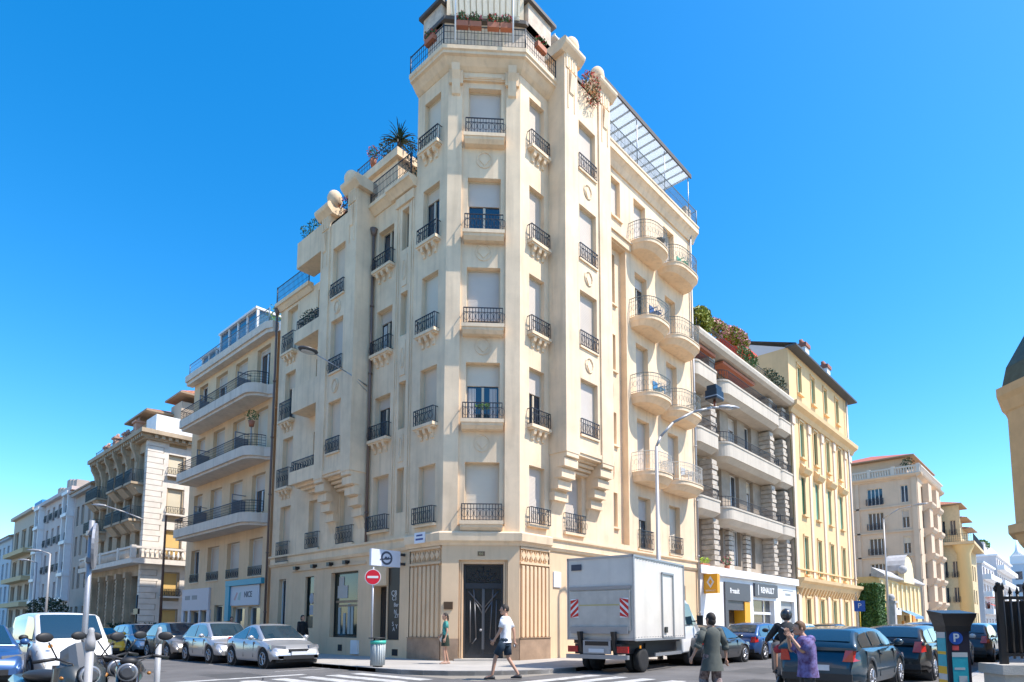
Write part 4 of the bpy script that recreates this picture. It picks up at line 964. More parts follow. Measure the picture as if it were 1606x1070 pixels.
r, _ = row_building('town_house', 'narrow grey beige house with sloping dark eave between ornate and white buildings', 14.4, 63.4, 69.8, 13.2, M_C1, [(64.3, 65.3), (66.6, 67.6), (68.4, 69.2)], [(1, 3), (4.6, 6.6), (7.6, 9.4), (10.4, 12.2)], lambda i, j: 'glass' if (i + j) % 3 else 'shut')
hip_roof(r, 14.4, 63.4, 24, 69.8, 13.6, 1.8, M_TERRA)
M_C2 = mat('white_grey_render', (0.56, 0.50, 0.47), 0.8, var=0.1, scale=0.7)
cC = [(70.8, 72.2), (73.6, 74.4), (75.6, 76.6), (78.0, 79.0), (80.4, 81.4), (83.0, 84.4)]
r, f = row_building('apartment_building', 'white grey apartment building with bay windows and dark small balconies', 14.4, 69.9, 86, 14.0, M_C2, cC, [(0.4, 2.6), (4.0, 5.6), (6.6, 8.6), (9.4, 11.2), (12.0, 13.4)], lambda i, j: 'glass' if (i * 2 + j) % 3 else 'shut', rail=lambda i, j: j > 1, fm=M_WFRAME)
for u in (71.5, 83.7):
    m = MB(); m.fbox(f, u - 1.0, u - 0.8, 3.6, 13.8, 0, 0.5); m.fbox(f, u + 0.8, u + 1.0, 3.6, 13.8, 0, 0.5)
    for v in (3.6, 5.9, 8.9, 11.5, 13.6): m.fbox(f, u - 1.1, u + 1.1, v, v + 0.3, 0, 0.6)
    part(m, 'bay_frame', M_WHITE, r)
m = MB()
for k in range(8): m.box(14.6 + 0.1 * k, 71 + k * 1.8, 14.3, 15.6, 72.2 + k * 1.8, 15.2 + 0.3 * (k % 3))
part(m, 'attic', M_C1, r); hip_roof(r, 15.6, 72, 22, 86, 15.0, 1.6, mat('grey_slate', (0.25, 0.24, 0.26), 0.7))
M_C3 = mat('beige_modern_render', (0.5, 0.43, 0.34), 0.8, var=0.08)
r, f = row_building('apartment_building', 'beige modern apartment block with blank side wall darkened by painted shade and blue roof parapet', 14.4, 87, 99.5, 14.2, M_C3, [(88, 90.4), (91.8, 94.4), (96, 98.6)], [(1, 3.2), (4.2, 6), (7.0, 9), (10.2, 12.6)], lambda i, j: 'glass')
m = MB(); m.box(14.42, 86.9, 0, 24, 86.98, 14.2); part(m, 'side_wall', mat('shaded_party_wall', (0.17, 0.15, 0.17), 0.9, var=0.15), r)  # thin sheet over the side wall, its shade put into the dark colour
m = MB(); m.box(15.0, 88, 14.5, 20, 92, 15.6); part(m, 'roof_parapet', mat('blue_tarp', (0.02, 0.22, 0.5), 0.6), r)
for v in (3.4, 6.3, 9.4):
    m = MB(); m.fbox(f, 87.3, 99.2, v, v + 0.5, 0, 0.9); part(m, 'balcony', mat('ochre_balcony', (0.55, 0.43, 0.24), 0.8), r)
M_C4 = mat('pale_blue_render', (0.42, 0.50, 0.56), 0.8, var=0.08)
r, f = row_building('apartment_building', 'light blue grey building with orange tiled roof at the far left end', 14.4, 100, 122, 12.2, M_C4, [(101.5 + 3 * k, 103 + 3 * k) for k in range(7)], [(1, 3.2), (4.2, 6.2), (7.2, 9.2), (9.9, 11.4)], lambda i, j: 'glass' if (i + j) % 2 else 'shut', fm=M_WFRAME)
hip_roof(r, 14.4, 100, 26, 122, 12.5, 2.4, M_TERRA)
m = MB(); m.tube((18, 104, 14), (18, 104, 17.5), 0.06, 5)
for k in range(4): m.tube((18 - 0.8, 104, 15.5 + k * 0.5), (18.8, 104, 15.5 + k * 0.5), 0.03, 4)
part(m, 'antenna', M_GREY, r)
# ------------------------------------------------------------------ buildings along the right street
M_F = mat('white_cream_render', (0.56, 0.49, 0.40), 0.8, var=0.1, scale=0.8, bump=0.15, streak=0.25)
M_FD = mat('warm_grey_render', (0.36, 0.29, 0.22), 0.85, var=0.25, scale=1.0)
F_ = thing('apartment_building', 'white building with long curved balconies above a white and grey car shop', 'building', (38, 18, 0))
FW = Fr((0, 16.4, 0), (1, 0, 0), (0, -1, 0))
FX0, FX1 = 30.75, 45.7
fz = [4.95, 8.3, 12.1, 15.9 - 0.0]
rowsF = [(5.1, 7.4), (8.5, 11.0), (12.3, 14.8), (15.3, 17.0)]
fcols = [(31.7, 33.1), (34.9, 36.1), (37.3, 38.7), (39.9, 41.0), (43.4, 44.8)]
fh = [(a, b, c, d, 0.3) for a, b in fcols for c, d in rowsF]
FE_ = Fr((45.7, 0, 0), (0, 1, 0), (1, 0, 0))
shell(F_, [(FW, FX0, FX1, 4.4, 17.4, fh), (FE_, 15.4, 28, 0, 17.6, [])], M_FD, caps=[([(FX0, 16.5), (FX1, 16.5), (FX1, 28), (FX0, 28)], 17.3, 17.4)])
for i, (a, b) in enumerate(fcols):
    for j, (c, d) in enumerate(rowsF):
        window(F_, FW, a, b, c, d, 0.3, ('glass', 'half', 'glass')[(i + j) % 3], 0.3, fm=M_WFRAME, curtain=(i + j) % 2 == 0)
# rusticated piers between the balconies
M_PIER = mat('grey_pier_stone', (0.52, 0.45, 0.37), 0.85, var=0.25, scale=3, bump=0.3)
M_RUST = brick_mat('rusticated_blocks', (0.66, 0.62, 0.56), (0.55, 0.5, 0.45), (0.25, 0.22, 0.2), 1, 0.5, 0.3, 'XZ', 0.05)
for x in (33.55, 42.7, 45.2):
    for j in range(4):
        m = MB(); z = (4.8, 8.3, 12.1, 15.4)[j]; z1 = (7.4, 11.0, 14.8, 17.1)[j]
        k = 0
        while z < z1:
            e = 0.05 if k % 2 else 0; m.fbox(FW, x - 0.32 - e, x + 0.32 + e, z, z + 0.24, 0.0, 0.75 + e); m.fbox(FW, x - 0.28, x + 0.28, z + 0.24, z + 0.3, 0, 0.7); z += 0.3; k += 1
        part(m, 'rusticated_pier', M_PIER, F_)
for x in (36.7, 39.3):
    m = MB(); z = 4.8
    while z < 7.3: m.fbox(FW, x - 0.35, x + 0.35, z, z + 0.24, 0.0, 0.25); z += 0.3
    part(m, 'rusticated_pier', M_PIER, F_)
def rounded_balcony(root, fr, u0, u1, v0, v1, w, r, m_, rm, railh=0.62, soff=0.25):
    n = 6; P = [(u0, 0.0)]
    for k in range(n + 1):
        t = math.pi / 2 * k / n; P.append((u0 + r * (1 - math.cos(t)), w - r + r * math.sin(t)))
    for k in range(n + 1):
        t = math.pi / 2 * k / n; P.append((u1 - r + r * math.sin(t), w - r + r * math.cos(t)))
    P.append((u1, 0.0))
    def ring(s, v): 
        um = (u0 + u1) / 2; return [fr.p(u + (0.25 if u < um else -0.25) * s, v, max(0, y - 0.35 * s if y > 0 else 0)) for u, y in P]
    m = MB(); rows = [ring(1, v0 - soff), ring(0.15, v0), ring(0, v0 + 0.02), ring(0, v1 - 0.12), ring(-0.12, v1 - 0.1), ring(-0.12, v1)]
    ids = [[m.vert(q) for q in r_] for r_ in rows]
    for a, b in zip(ids[:-1], ids[1:]):
        for k in range(len(a) - 1): m.iface((a[k], a[k + 1], b[k + 1], b[k]))
    m.iface(ids[0][::-1]); m.iface(ids[-1])
    o = part(m, 'balcony', m_, root)
    if rm:
        r_ = MB(); rail_line(r_, [q for q in ring(0.2, v1)[1:-1]], railh, 0.14, 0.012, mid=(0.5,), posts=False); r_.build('railing', rm, o)
    return o
for v0, v1 in ((7.55, 8.3), (11.3, 12.2), (15.15, 16.0)):
    rounded_balcony(F_, FW, 34.15, 43.4, v0, v1, 1.25, 0.7, M_F, M_IRON)
    rounded_balcony(F_, FW, 30.85, 33.9, v0 + 0.2, v1 + 0.2, 1.05, 0.5, M_F, M_IRON)
    rounded_balcony(F_, FW, 43.5, 46.2, v0 + 0.1, v1 + 0.1, 1.05, 0.5, M_F, M_IRON)
m = MB(); m.fprism(FW, [(-0.3, 17.35), (1.2, 17.35), (1.4, 17.5), (1.45, 17.7), (1.4, 17.85), (1.2, 17.95), (-0.3, 17.95)], 30.7, 46.6); part(m, 'roof_overhang', M_F, F_)
m = MB(); m.fbox(FW, 31.2, 33.6, 17.1, 17.25, 0.1, 1.0); part(m, 'awning', mat('terracotta_awning', (0.5, 0.17, 0.09), 0.7), F_)
m = MB(); m.fbox(FW, 34.6, 39.4, 17.1, 17.25, 0.1, 1.0); part(m, 'awning', mat('terracotta_awning', (0.5, 0.17, 0.09), 0.7), F_)
m = MB(); rail_line(m, [(31, 15.3, 17.95), (45.5, 15.3, 17.95)], 0.6, 0.25); part(m, 'terrace_railing', M_IRON, F_)
m = MB(); m.box(33, 17.4, 17.9, 42, 26, 20.0); part(m, 'attic_wall', M_F, F_)
m = MB(); m.box(36.5, 15.7, 19.6, 40.8, 17.4, 19.75); part(m, 'awning', mat('red_awning', (0.6, 0.06, 0.03), 0.7), F_)
# shop
sh = MB(); FG = FR
shh = [(33.75, 37.3, 0.15, 3.5, 0.7), (37.9, 41.4, 0.15, 2.95, 0.35), (42.6, 45.2, 0.15, 3.0, 0.25)]
sh.wall(FG, 30.7, 45.7, -0.1, 4.15, shh)
sh.fbox(FG, 30.65, 45.75, 4.15, 4.6, -1.0, 0.2)
M_SW = mat('white_shop_paint', (0.80, 0.80, 0.81), 0.5, var=0.04)
part(sh, 'shop_wall', M_SW, F_)
M_SG = mat('charcoal_panel', (0.07, 0.072, 0.085), 0.45)
M_YEL = mat('orange_yellow_panel', (0.80, 0.36, 0.012), 0.45)
m = MB(); m.fbox(FG, 33.75, 37.3, 2.8, 3.85, -0.02, 0.1); m.fbox(FG, 33.75, 34.15, 0.1, 2.8, -0.02, 0.09); m.fbox(FG, 34.2, 36.6, 2.25, 2.8, -0.2, 0.0); o = part(m, 'portal_panel', M_SG, F_)
text_mb('Renault', FG, 35.0, 3.35, 0.42, 0.11, M_WHITE, parent=o, bold=0.012)
m = MB(); m.fbox(FG, 36.5, 37.3, 0.1, 2.78, -0.68, 0.06); part(m, 'yellow_panel', M_YEL, F_)
m = MB(); m.fbox(FG, 34.15, 36.5, 0.15, 2.25, -0.69, -0.62); m.fbox(FG, 34.3, 36.0, 0.15, 1.5, -0.6, -0.4); o = part(m, 'shop_door', mat('brown_glass', (0.06, 0.05, 0.045), 0.2), F_)
m = MB(); m.fbox(FG, 34.3, 35.9, 0.2, 1.4, -0.4, -0.38); m.build('blind', mat('beige_blind', (0.4, 0.36, 0.3), 0.6), o)
m = MB(); m.fbox(FG, 38.0, 41.8, 3.15, 3.98, 0.0, 0.12); o = part(m, 'shop_fascia', M_SG, F_)
text_mb('RENAULT', FG, 40.0, 3.56, 0.52, 0.13, M_WHITE, parent=o, bold=0.015)
m = MB(); m.fbox(FG, 38.48, 38.56, 3.25, 3.9, 0.12, 0.13); m.build('stripe', M_WHITE, o)
m = MB(); 
for u in (37.9, 38.5, 40.2, 41.36): m.fbox(FG, u, u + 0.06, 0.15, 2.95, -0.33, -0.25)
m.fbox(FG, 37.9, 41.4, 2.05, 2.2, -0.33, -0.22); o = part(m, 'shop_window', M_SW, F_)
m = MB(); m.fquad(FG, 37.9, 41.4, 0.15, 2.95, -0.31); m.build('pane', mat('grey_shop_glass', (0.05, 0.055, 0.06), 0.1, spec=0.7), o, fixn=False)
m = MB(); m.fquad(FG, 42.6, 45.2, 0.15, 3.0, -0.2); part(m, 'shop_shutter', mat('grey_panel', (0.35, 0.36, 0.36), 0.5), F_, fixn=False)
m = MB(); m.fbox(FG, 43.0, 45.0, 3.72, 3.78, 0.0, 0.02); m.fbox(FG, 43.5, 44.5, 3.4, 3.55, 0.0, 0.02); part(m, 'lettering', M_GREY, F_)
# square orange sign with a lozenge
FO = Fr((31.25, 0, 0), (0, -1, 0), (-1, 0, 0))
os_ = thing('shop_sign', 'square orange box sign with a silver lozenge beside the white van shop front', 'shop sign', (31.3, 14.9, 3.5)); os_['label'] = 'square orange box sign with white lozenge emblem at the white shop corner'
m = MB(); m.fbox(FO, -15.38, -14.6, 3.08, 4.12, -0.3, 0.0); part(m, 'sign_box', M_YEL, os_)
m = MB()
for a0, a1 in (((0, .32), (.21, 0)), ((.21, 0), (0, -.32)), ((0, -.32), (-.21, 0)), ((-.21, 0), (0, .32))):
    pa, pb = a0, a1; c_ = (-14.99, 3.68)
    m.fplate(FO, [(c_[0] + pa[0], c_[1] + pa[1]), (c_[0] + pb[0], c_[1] + pb[1]), (c_[0] + pb[0] * .55, c_[1] + pb[1] * .55), (c_[0] + pa[0] * .55, c_[1] + pa[1] * .55)], 0.0, 0.02)
part(m, 'emblem', mat('pale_silver', (0.7, 0.68, 0.66), 0.4), os_)
o = text_mb('RENAULT', FO, -14.99, 3.22, 0.13, 0.005, mat('pale_silver', (0.7, 0.68, 0.66), 0.4), parent=os_, name='lettering'); root_fix(o, os_)
# --- G: yellow building with green shutters
G_ = thing('apartment_building', 'yellow ochre building with tall narrow green shutters and two brick chimneys', 'building', (53, 18, 0))
GX0, GX1 = 45.95, 61.5
M_G = mat('yellow_ochre_render', (0.76, 0.53, 0.28), 0.85, var=0.08, scale=0.7, streak=0.12)
M_GP = mat('pale_pink_stucco', (0.74, 0.58, 0.44), 0.85, var=0.08)
M_GS = shutter_mat('green_louvre', (0.16, 0.36, 0.28), 0.09); M_GS2 = shutter_mat('dark_green_louvre', (0.03, 0.10, 0.045), 0.09)
gc = [48.2, 51.4, 54.6, 57.9]
gr_ = [(1.0, 3.25), (5.1, 7.9), (9.6, 12.5), (14.0, 16.7), (19.0, 21.2)]
ghl = [(u - 0.42, u + 0.42, a, b, 0.18) for u in gc for a, b in gr_]
GE = Fr((GX1, 0, 0), (0, 1, 0), (1, 0, 0)); GW = Fr((GX0, 0, 0), (0, 1, 0), (-1, 0, 0))
shell(G_, [(FR, GX0, GX1, -0.1, 22.0, ghl), (GE, 15.4, 30, -0.1, 22, []), (GW, 15.4, 27, 15, 22.0, [])], M_G)
for i, u in enumerate(gc):
    for j, (a, b) in enumerate(gr_):
        sm_ = M_GS if (i == 2 or j in (1, 4) or (i + j) % 2) else M_GS2
        window(G_, FR, u - 0.42, u + 0.42, a, b, 0.18, 'shut', sm=sm_, fm=sm_, sill=sill_plain(0.22, 0.14, 0.12), wpt=M_G)
        m = MB()
        if j == 2:
            m.fprism(FR, [(0, b + 0.15), (0.3, b + 0.2), (0.5, b + 0.5), (0.5, b + 0.65), (0, b + 0.65)], u - 0.75, u + 0.75); m.fprism(FR, [(0, b + 0.65), (0.35, b + 0.65), (0.1, b + 1.0), (0, b + 1.0)], u - 0.6, u + 0.6); part(m, 'window_hood', M_G, G_)
        else:
            m.fbox(FR, u - 0.55, u - 0.43, a, b + 0.1, 0, 0.06); m.fbox(FR, u + 0.43, u + 0.55, a, b + 0.1, 0, 0.06); m.fbox(FR, u - 0.55, u + 0.55, b + 0.1, b + 0.25, 0, 0.1); part(m, 'window_surround', M_G, G_)
for u in [GX0 + 0.3, 49.8, 53.0, 56.25, 59.6, 61.1]:
    m = MB(); m.fbox(FR, u - 0.28, u + 0.28, 0, 3.6, 0, 0.1); m.fbox(FR, u - 0.25, u + 0.25, 4.75, 17.0, 0, 0.08); m.fbox(FR, u - 0.32, u + 0.32, 16.2, 16.9, 0, 0.16); part(m, 'pilaster', M_GP, G_)
m = MB(); m.fprism(FR, [(0, 17.0), (0.15, 17.0), (0.3, 17.3), (0.6, 17.5), (0.65, 17.8), (0, 17.8)], GX0 - 0.3, GX1 + 0.4); part(m, 'mid_cornice', M_G, G_)
m = MB(); m.fprism(FR, [(0, 4.05), (0.15, 4.05), (0.3, 4.4), (0.5, 4.55), (0.55, 4.8), (0, 4.8)], GX0, GX1 + 0.4)
for k in range(22): m.fprism(FR, [(0, 3.5), (0.1, 3.5), (0.35, 4.05), (0, 4.05)], GX0 + 0.3 + k * 0.7, GX0 + 0.5 + k * 0.7)
part(m, 'string_course', M_G, G_)
m = MB(); m.fbox(FR, GX0, GX1, 7.0 - 1.6, 7.0 - 1.5, 0.0, 0.12); part(m, 'moulding', M_G, G_)
M_SLATE = mat('dark_slate_roof', (0.07, 0.075, 0.085), 0.6, var=0.1)
m = MB(); m.prism([(GX0 - 0.2, 14.7), (GX1 + 0.6, 14.7), (GX1 + 0.6, 15.5), (GX0 - 0.2, 15.5)], 21.95, 22.1)
m.face([(GX0 - 0.2, 14.7, 22.1), (GX1 + 0.6, 14.7, 22.1), (GX1 + 0.6, 22, 24.6), (GX0 - 0.2, 22, 24.6)]); m.face([(GX0 - 0.2, 30, 22.1), (GX1 + 0.6, 30, 22.1), (GX1 + 0.6, 22, 24.6), (GX0 - 0.2, 22, 24.6)])
part(m, 'roof', M_SLATE, G_)
for gx_ in (GX0, GX1):
    m = MB(); m.face([(gx_, 15.4, 22), (gx_, 29, 22), (gx_, 22, 24.5)]); part(m, 'gable_wall', mat('pale_gable', (0.7, 0.66, 0.64), 0.8), G_)
for x in (50.4, 56.0):
    m = MB(); m.box(x, 15.5, 22.2, x + 0.9, 16.4, 23.7); o = part(m, 'chimney', M_WHITE, G_)
    m = MB(); m.box(x - 0.1, 15.4, 23.7, x + 1.0, 16.5, 24.0); 
    for q in (0.25, 0.65): m.tube((x + q, 15.9, 24.0), (x + q, 15.9, 24.4), 0.15, 8)
    m.build('chimney_pot', mat('chimney_red', (0.3, 0.12, 0.08), 0.8), o)
m = MB(); m.tube((60.3, 15.2, 0.3), (60.3, 15.2, 21.8), 0.07, 8); part(m, 'drainpipe', M_LGREY, G_)
# --- H: beige building with red tiled roof
H_ = thing('apartment_building', 'beige building with low red tiled roof and white roof balustrade', 'building', (98, 18, 0))
M_H = mat('beige_render', (0.66, 0.50, 0.36), 0.85, var=0.08, scale=0.5, streak=0.15)
HFx = Fr((90, 0, 0), (0, 1, 0), (-1, 0, 0)); HFy = Fr((0, 14.9, 0), (1, 0, 0), (0, -1, 0))
hrow = [(1.0, 3.4), (4.2, 6.4), (7.2, 9.3), (10.4, 12.6), (13.7, 16.0), (17.0, 19.2)]
hcol = [(18.9, 20.7), (16.0, 16.8), (23.0, 24.4)]
hh = [(a, b, c, d, 0.25) for a, b in hcol for c, d in hrow]
hy = [(92, 93.2), (95, 96.2), (98, 99.2), (101, 102.2), (104, 105)]
hh2 = [(a, b, c, d, 0.25) for a, b in hy for c, d in hrow]
shell(H_, [(HFx, 14.9, 27, -0.1, 20.3, hh), (HFy, 90, 106.5, -0.1, 20.3, hh2)], M_H, caps=[([(90.1, 15), (106.5, 15), (106.5, 27), (90.1, 27)], 20.1, 20.2)])
for i, (a, b) in enumerate(hcol):
    for j, (c, d) in enumerate(hrow): window(H_, HFx, a, b, c, d, 0.25, 'glass' if i != 1 or j == 5 else 'half', 0.4, fm=M_WFRAME, rail=(a - 0.1, b + 0.1, 0.8, 0.0, 0.4) if i != 1 else None, mull=3 if i == 0 else 1)
for i, (a, b) in enumerate(hy):
    for j, (c, d) in enumerate(hrow): window(H_, HFy, a, b, c, d, 0.25, 'shut' if (i + j) % 2 else 'glass', fm=M_WFRAME)
for x in (94, 99.6):
    m = MB()
    for z in (4.0, 7.0, 10.2, 13.5, 16.8): m.fprism(HFy, [(0, z - 0.9), (0.9, z - 0.3), (1.1, z), (1.1, z + 0.3), (0, z + 0.3)], x - 1.4, x + 1.4)
    m.fbox(HFy, x - 1.1, x + 1.1, 4, 19.6, 0, 0.7); part(m, 'oriel', M_H, H_)
m = MB()
for z in (6.9, 10.0, 13.2, 16.5, 20.0): m.fbox(HFx, 14.8, 27, z, z + 0.2, 0, 0.15); 
m.fbox(HFx, 15.0, 15.6, 0, 20, 0, 0.2); m.fbox(HFx, 21.7, 22.1, 0, 20, 0, 0.15); part(m, 'string_course', M_H, H_)
m = MB(); m.fprism(HFx, [(0, 20.0), (0.5, 20.3), (0.6, 20.5), (0, 20.5)], 14.3, 27); m.fprism(HFy, [(0, 20.0), (0.5, 20.3), (0.6, 20.5), (0, 20.5)], 89.5, 106.5); part(m, 'cornice', M_H, H_)
m = MB(); m.fbox(HFx, 14.4, 27, 21.35, 21.55, 0.3, 0.5); m.fbox(HFx, 14.4, 27, 20.5, 20.65, 0.3, 0.5); m.fbox(HFy, 90, 106, 21.35, 21.55, 0.3, 0.5)
for k in range(5): m.fbox(HFx, 14.5 + k * 2.8, 14.9 + k * 2.8, 20.5, 21.7, 0.28, 0.52)
for k in range(40): m.fbox(HFx, 14.7 + k * 0.3, 14.82 + k * 0.3, 20.65, 21.35, 0.34, 0.46)
for k in range(30): m.fbox(HFy, 90 + k * 0.5, 90.15 + k * 0.5, 20.5, 21.35, 0.34, 0.46)
part(m, 'balustrade', mat('stone_balustrade', (0.6, 0.54, 0.46), .7), H_)
m = MB(); m.box(91.5, 16.2, 20.2, 105, 27, 23.2); part(m, 'attic_wall', M_H, H_); hip_roof(H_, 91.2, 15.9, 105, 27, 23.2, 2.0, mat('red_roof_tiles', (0.45, 0.13, 0.08), 0.8, var=0.12, scale=2), ov=0.7)
# low ochre building with curved pediment
Lb = thing('shop_building', 'low yellow ochre building with tall slot windows, curved pediment and stone coping', 'building', (75, 17, 0))
LF = Fr((4.3, 14.5, 0), (1, 0, 0), (0, -1, 0)); lh = [(62.5 + k * 2.15, 63.2 + k * 2.15, 3.4, 5.3, 0.3) for k in range(8)] + [(63 + k * 4.2, 66 + k * 4.2, 0.2, 2.4, 0.4) for k in range(4)]
LX = Fr((65.9, 0, 0), (0, 1, 0), (-1, 0, 0))
shell(Lb, [(LF, 61.6, 81, -0.1, 6.0, lh), (LX, 14.5, 24, -0.1, 6.0, [])], mat('ochre_render', (0.80, 0.56, 0.26), 0.85, var=0.08), caps=[([(66.0, 14.6), (85.3, 14.6), (85.3, 24), (66.0, 24)], 5.8, 5.9)])
for q in lh:
    m = MB(); m.fquad(LF, q[0], q[1], q[2], q[3], -q[4] + 0.01); part(m, 'window' if q[2] > 3 else 'shop_window', mat('brown_glass', (0.06, 0.05, 0.045), 0.2), Lb, fixn=False)
for k in range(9):
    m = MB(); m.fbox(LF, 61.7 + k * 2.15, 62.3 + k * 2.15, 2.9, 5.6, 0, 0.15); part(m, 'pilaster', mat('pale_ochre', (0.82, 0.66, 0.40), 0.8), Lb)
M_COP = mat('grey_stone_coping', (0.45, 0.43, 0.42), 0.8, var=0.2, scale=2)
m = MB(); m.fprism(LF, [(0, 5.85), (0.5, 6.0), (0.5, 6.15), (-0.6, 6.9), (-0.6, 6.0)], 61.4, 81.2); part(m, 'coping', M_COP, Lb)
m = MB(); pts = [(69.6, 5.8)] + [(72.2 - 2.3 * math.cos(math.pi * k / 10), 7.0 + 1.7 * math.sin(math.pi * k / 10)) for k in range(11)] + [(74.8, 5.8)]
m.fplate(LF, pts, 0.0, 0.55); part(m, 'pediment', mat('pale_ochre', (0.82, 0.66, 0.40), 0.8), Lb)
m = MB()
for k in range(10):
    a0, a1 = math.pi * k / 10, math.pi * (k + 1) / 10
    m.face([LF.p(72.2 - 2.5 * math.cos(a0), 7.05 + 1.85 * math.sin(a0), 0.65), LF.p(72.2 - 2.5 * math.cos(a1), 7.05 + 1.85 * math.sin(a1), 0.65), LF.p(72.2 - 2.5 * math.cos(a1), 7.05 + 1.85 * math.sin(a1), -1.2), LF.p(72.2 - 2.5 * math.cos(a0), 7.05 + 1.85 * math.sin(a0), -1.2)])
m.ball((73.7, 14.0, 7.1), 0.45); part(m, 'pediment_coping', M_COP, Lb)
m = MB(); m.fbox(LF, 62.8, 66.2, 2.35, 3.1, 0.1, 0.25); part(m, 'shop_fascia', mat('lime_green_sign', (0.42, 0.62, 0.04), 0.5), Lb)
m = MB(); m.fbox(LF, 66.6, 69.6, 2.4, 3.1, 0.05, 0.15); m.fbox(LF, 66.4, 66.8, 0, 2.4, 0.02, 0.1); m.fbox(LF, 62.4, 62.9, 0, 2.4, 0.02, 0.1); part(m, 'white_shop_panel', M_SW, Lb)
m = MB(); m.face([LF.p(70, 2.9, 0.02), LF.p(74.5, 2.9, 0.02), LF.p(74.5, 2.25, 1.3), LF.p(70, 2.25, 1.3)]); m.face([LF.p(70, 2.25, 1.3), LF.p(74.5, 2.25, 1.3), LF.p(74.5, 2.0, 1.3), LF.p(70, 2.0, 1.3)]); part(m, 'awning', mat('blue_awning', (0.12, 0.25, 0.42), 0.7), Lb, fixn=False)
m = MB(); m.fbox(LF, 75.4, 77, 0.2, 2.6, 0.02, 0.12); m.fbox(LF, 70.2, 71.0, 0.1, 1.8, 0.02, 0.2); part(m, 'orange_panel', mat('orange_panel', (0.65, 0.25, 0.04), 0.6), Lb)
# --- I: ochre building with round corner column
I_ = thing('apartment_building', 'ochre building with tall round corner column and stepped tiled roofs', 'building', (116, 16, 0))
M_I = mat('ochre_tan_render', (0.66, 0.50, 0.29), 0.85, var=0.1)
IX = Fr((108, 0, 0), (0, 1, 0), (-1, 0, 0)); IY = Fr((0, 12.9, 0), (1, 0, 0), (0, -1, 0))
irow = [(1, 3.2), (4.6, 6.8), (8.2, 10.6), (14.4, 16.6)]; ic = [(13.4, 14.1), (14.7, 15.4), (16.0, 16.7)]; iy = [(110.5 + 2.6 * k, 111.8 + 2.6 * k) for k in range(5)]
shell(I_, [(IX, 12.9, 18, -0.1, 18.8, [(a, b, c, d, 0.2) for a, b in ic for c, d in irow]), (IY, 108, 124, -0.1, 14, [(a, b, c, d, 0.2) for a, b in iy for c, d in irow[:3]])], M_I, caps=[([(108.1, 13), (124, 13), (124, 20), (108.1, 20)], 13.7, 13.8)])
for a, b in ic:
    for c, d in irow: window(I_, IX, a, b, c, d, 0.2, 'glass', rail=(a - 0.1, b + 0.1, 0.8, 0.0, 0.3))
for a, b in iy:
    for c, d in irow[:3]: window(I_, IY, a, b, c, d, 0.2, 'glass')
m = MB(); m.lathe([(0.85, 0), (0.85, 11.6), (1.3, 12.6), (1.5, 13.2), (0.2, 13.2)], (108.3, 12.7, 0), 16); part(m, 'corner_column', mat('golden_stucco', (0.74, 0.53, 0.25), 0.8), I_)
m = MB(); m.prism([(106.8, 11.2), (124, 11.8), (124, 13), (108, 13), (108, 18), (106.8, 18)], 12.9, 13.3); o = part(m, 'balcony', M_I, I_)
m = MB(); rail_line(m, [(106.9, 18, 13.3), (106.9, 11.3, 13.3), (124, 11.9, 13.3)], 1.1, 0.25, 0.02); m.build('railing', M_IRON, o)
m = MB(); m.box(108.5, 13.4, 13.8, 113, 18, 19.0); m.box(113, 13.8, 13.8, 118, 18, 17.6); m.box(118, 13.8, 13.8, 124, 18, 16.6); part(m, 'attic_wall', M_I, I_)
for x0, x1, z in ((108, 113.2, 19.0), (113.2, 118.4, 17.6), (118.4, 124, 16.6)): hip_roof(I_, x0, 13.0, x1, 19, z, 1.0, M_TERRA)
# --- white blocks further on
M_J = mat('white_lilac_render', (0.60, 0.56, 0.56), 0.8, var=0.05); M_JB = mat('bright_white', (0.8, 0.8, 0.8), 0.7)
def far_block(label, x0, x1, y0, y1, h, wm, bal, nrow, cat='building'):
    r = thing('apartment_building', label, cat, ((x0 + x1) / 2, (y0 + y1) / 2, 0))
    fx = Fr((x0, 0, 0), (0, 1, 0), (-1, 0, 0)); fy = Fr((0, y0, 0), (1, 0, 0), (0, -1, 0)); n = max(2, int((x1 - x0) / 4))
    rows_ = [(0.6 + k * h / nrow, 0.6 + k * h / nrow + h / nrow * 0.62) for k in range(nrow)]
    cs = [(x0 + 1 + k * (x1 - x0 - 1) / n, x0 + 1 + k * (x1 - x0 - 1) / n + (x1 - x0) / n * 0.55) for k in range(n)]
    shell(r, [(fx, y0, y1, -0.1, h, []), (fy, x0, x1, -0.1, h, [(a, b, c, d, 0.3) for a, b in cs for c, d in rows_])], wm, caps=[([(x0 + .1, y0 + .1), (x1, y0 + .1), (x1, y1), (x0 + .1, y1)], h - 0.2, h - 0.1)])
    for a, b in cs:
        for c, d in rows_: window(r, fy, a, b, c, d, 0.3, 'glass', fm=M_WFRAME)
    for k in range(nrow) if bal else ():
        m = MB(); v = 0.2 + k * h / nrow; m.fbox(fy, x0 + 0.3, x1 - 0.3, v, v + 0.9, 0, 1.2); part(m, 'balcony', M_JB, r)
    m = MB(); m.box(x0 - 0.2, y0 - 0.3, h, x1, y1, h + 0.3); part(m, 'parapet', M_JB, r)
    return r
j1 = far_block('lilac white apartment block with red awning, right of the ochre column building', 131, 150, 12.9, 17.5, 12.0, M_J, True, 4)
m = MB(); m.face([(134, 12.8, 5.2), (140, 12.8, 5.2), (140, 11.3, 4.4), (134, 11.3, 4.4)]); m.face([(134, 11.3, 4.4), (140, 11.3, 4.4), (140, 11.3, 3.9), (134, 11.3, 3.9)]); part(m, 'awning', mat('red_awning', (0.6, 0.06, 0.03), 0.7), j1, fixn=False)
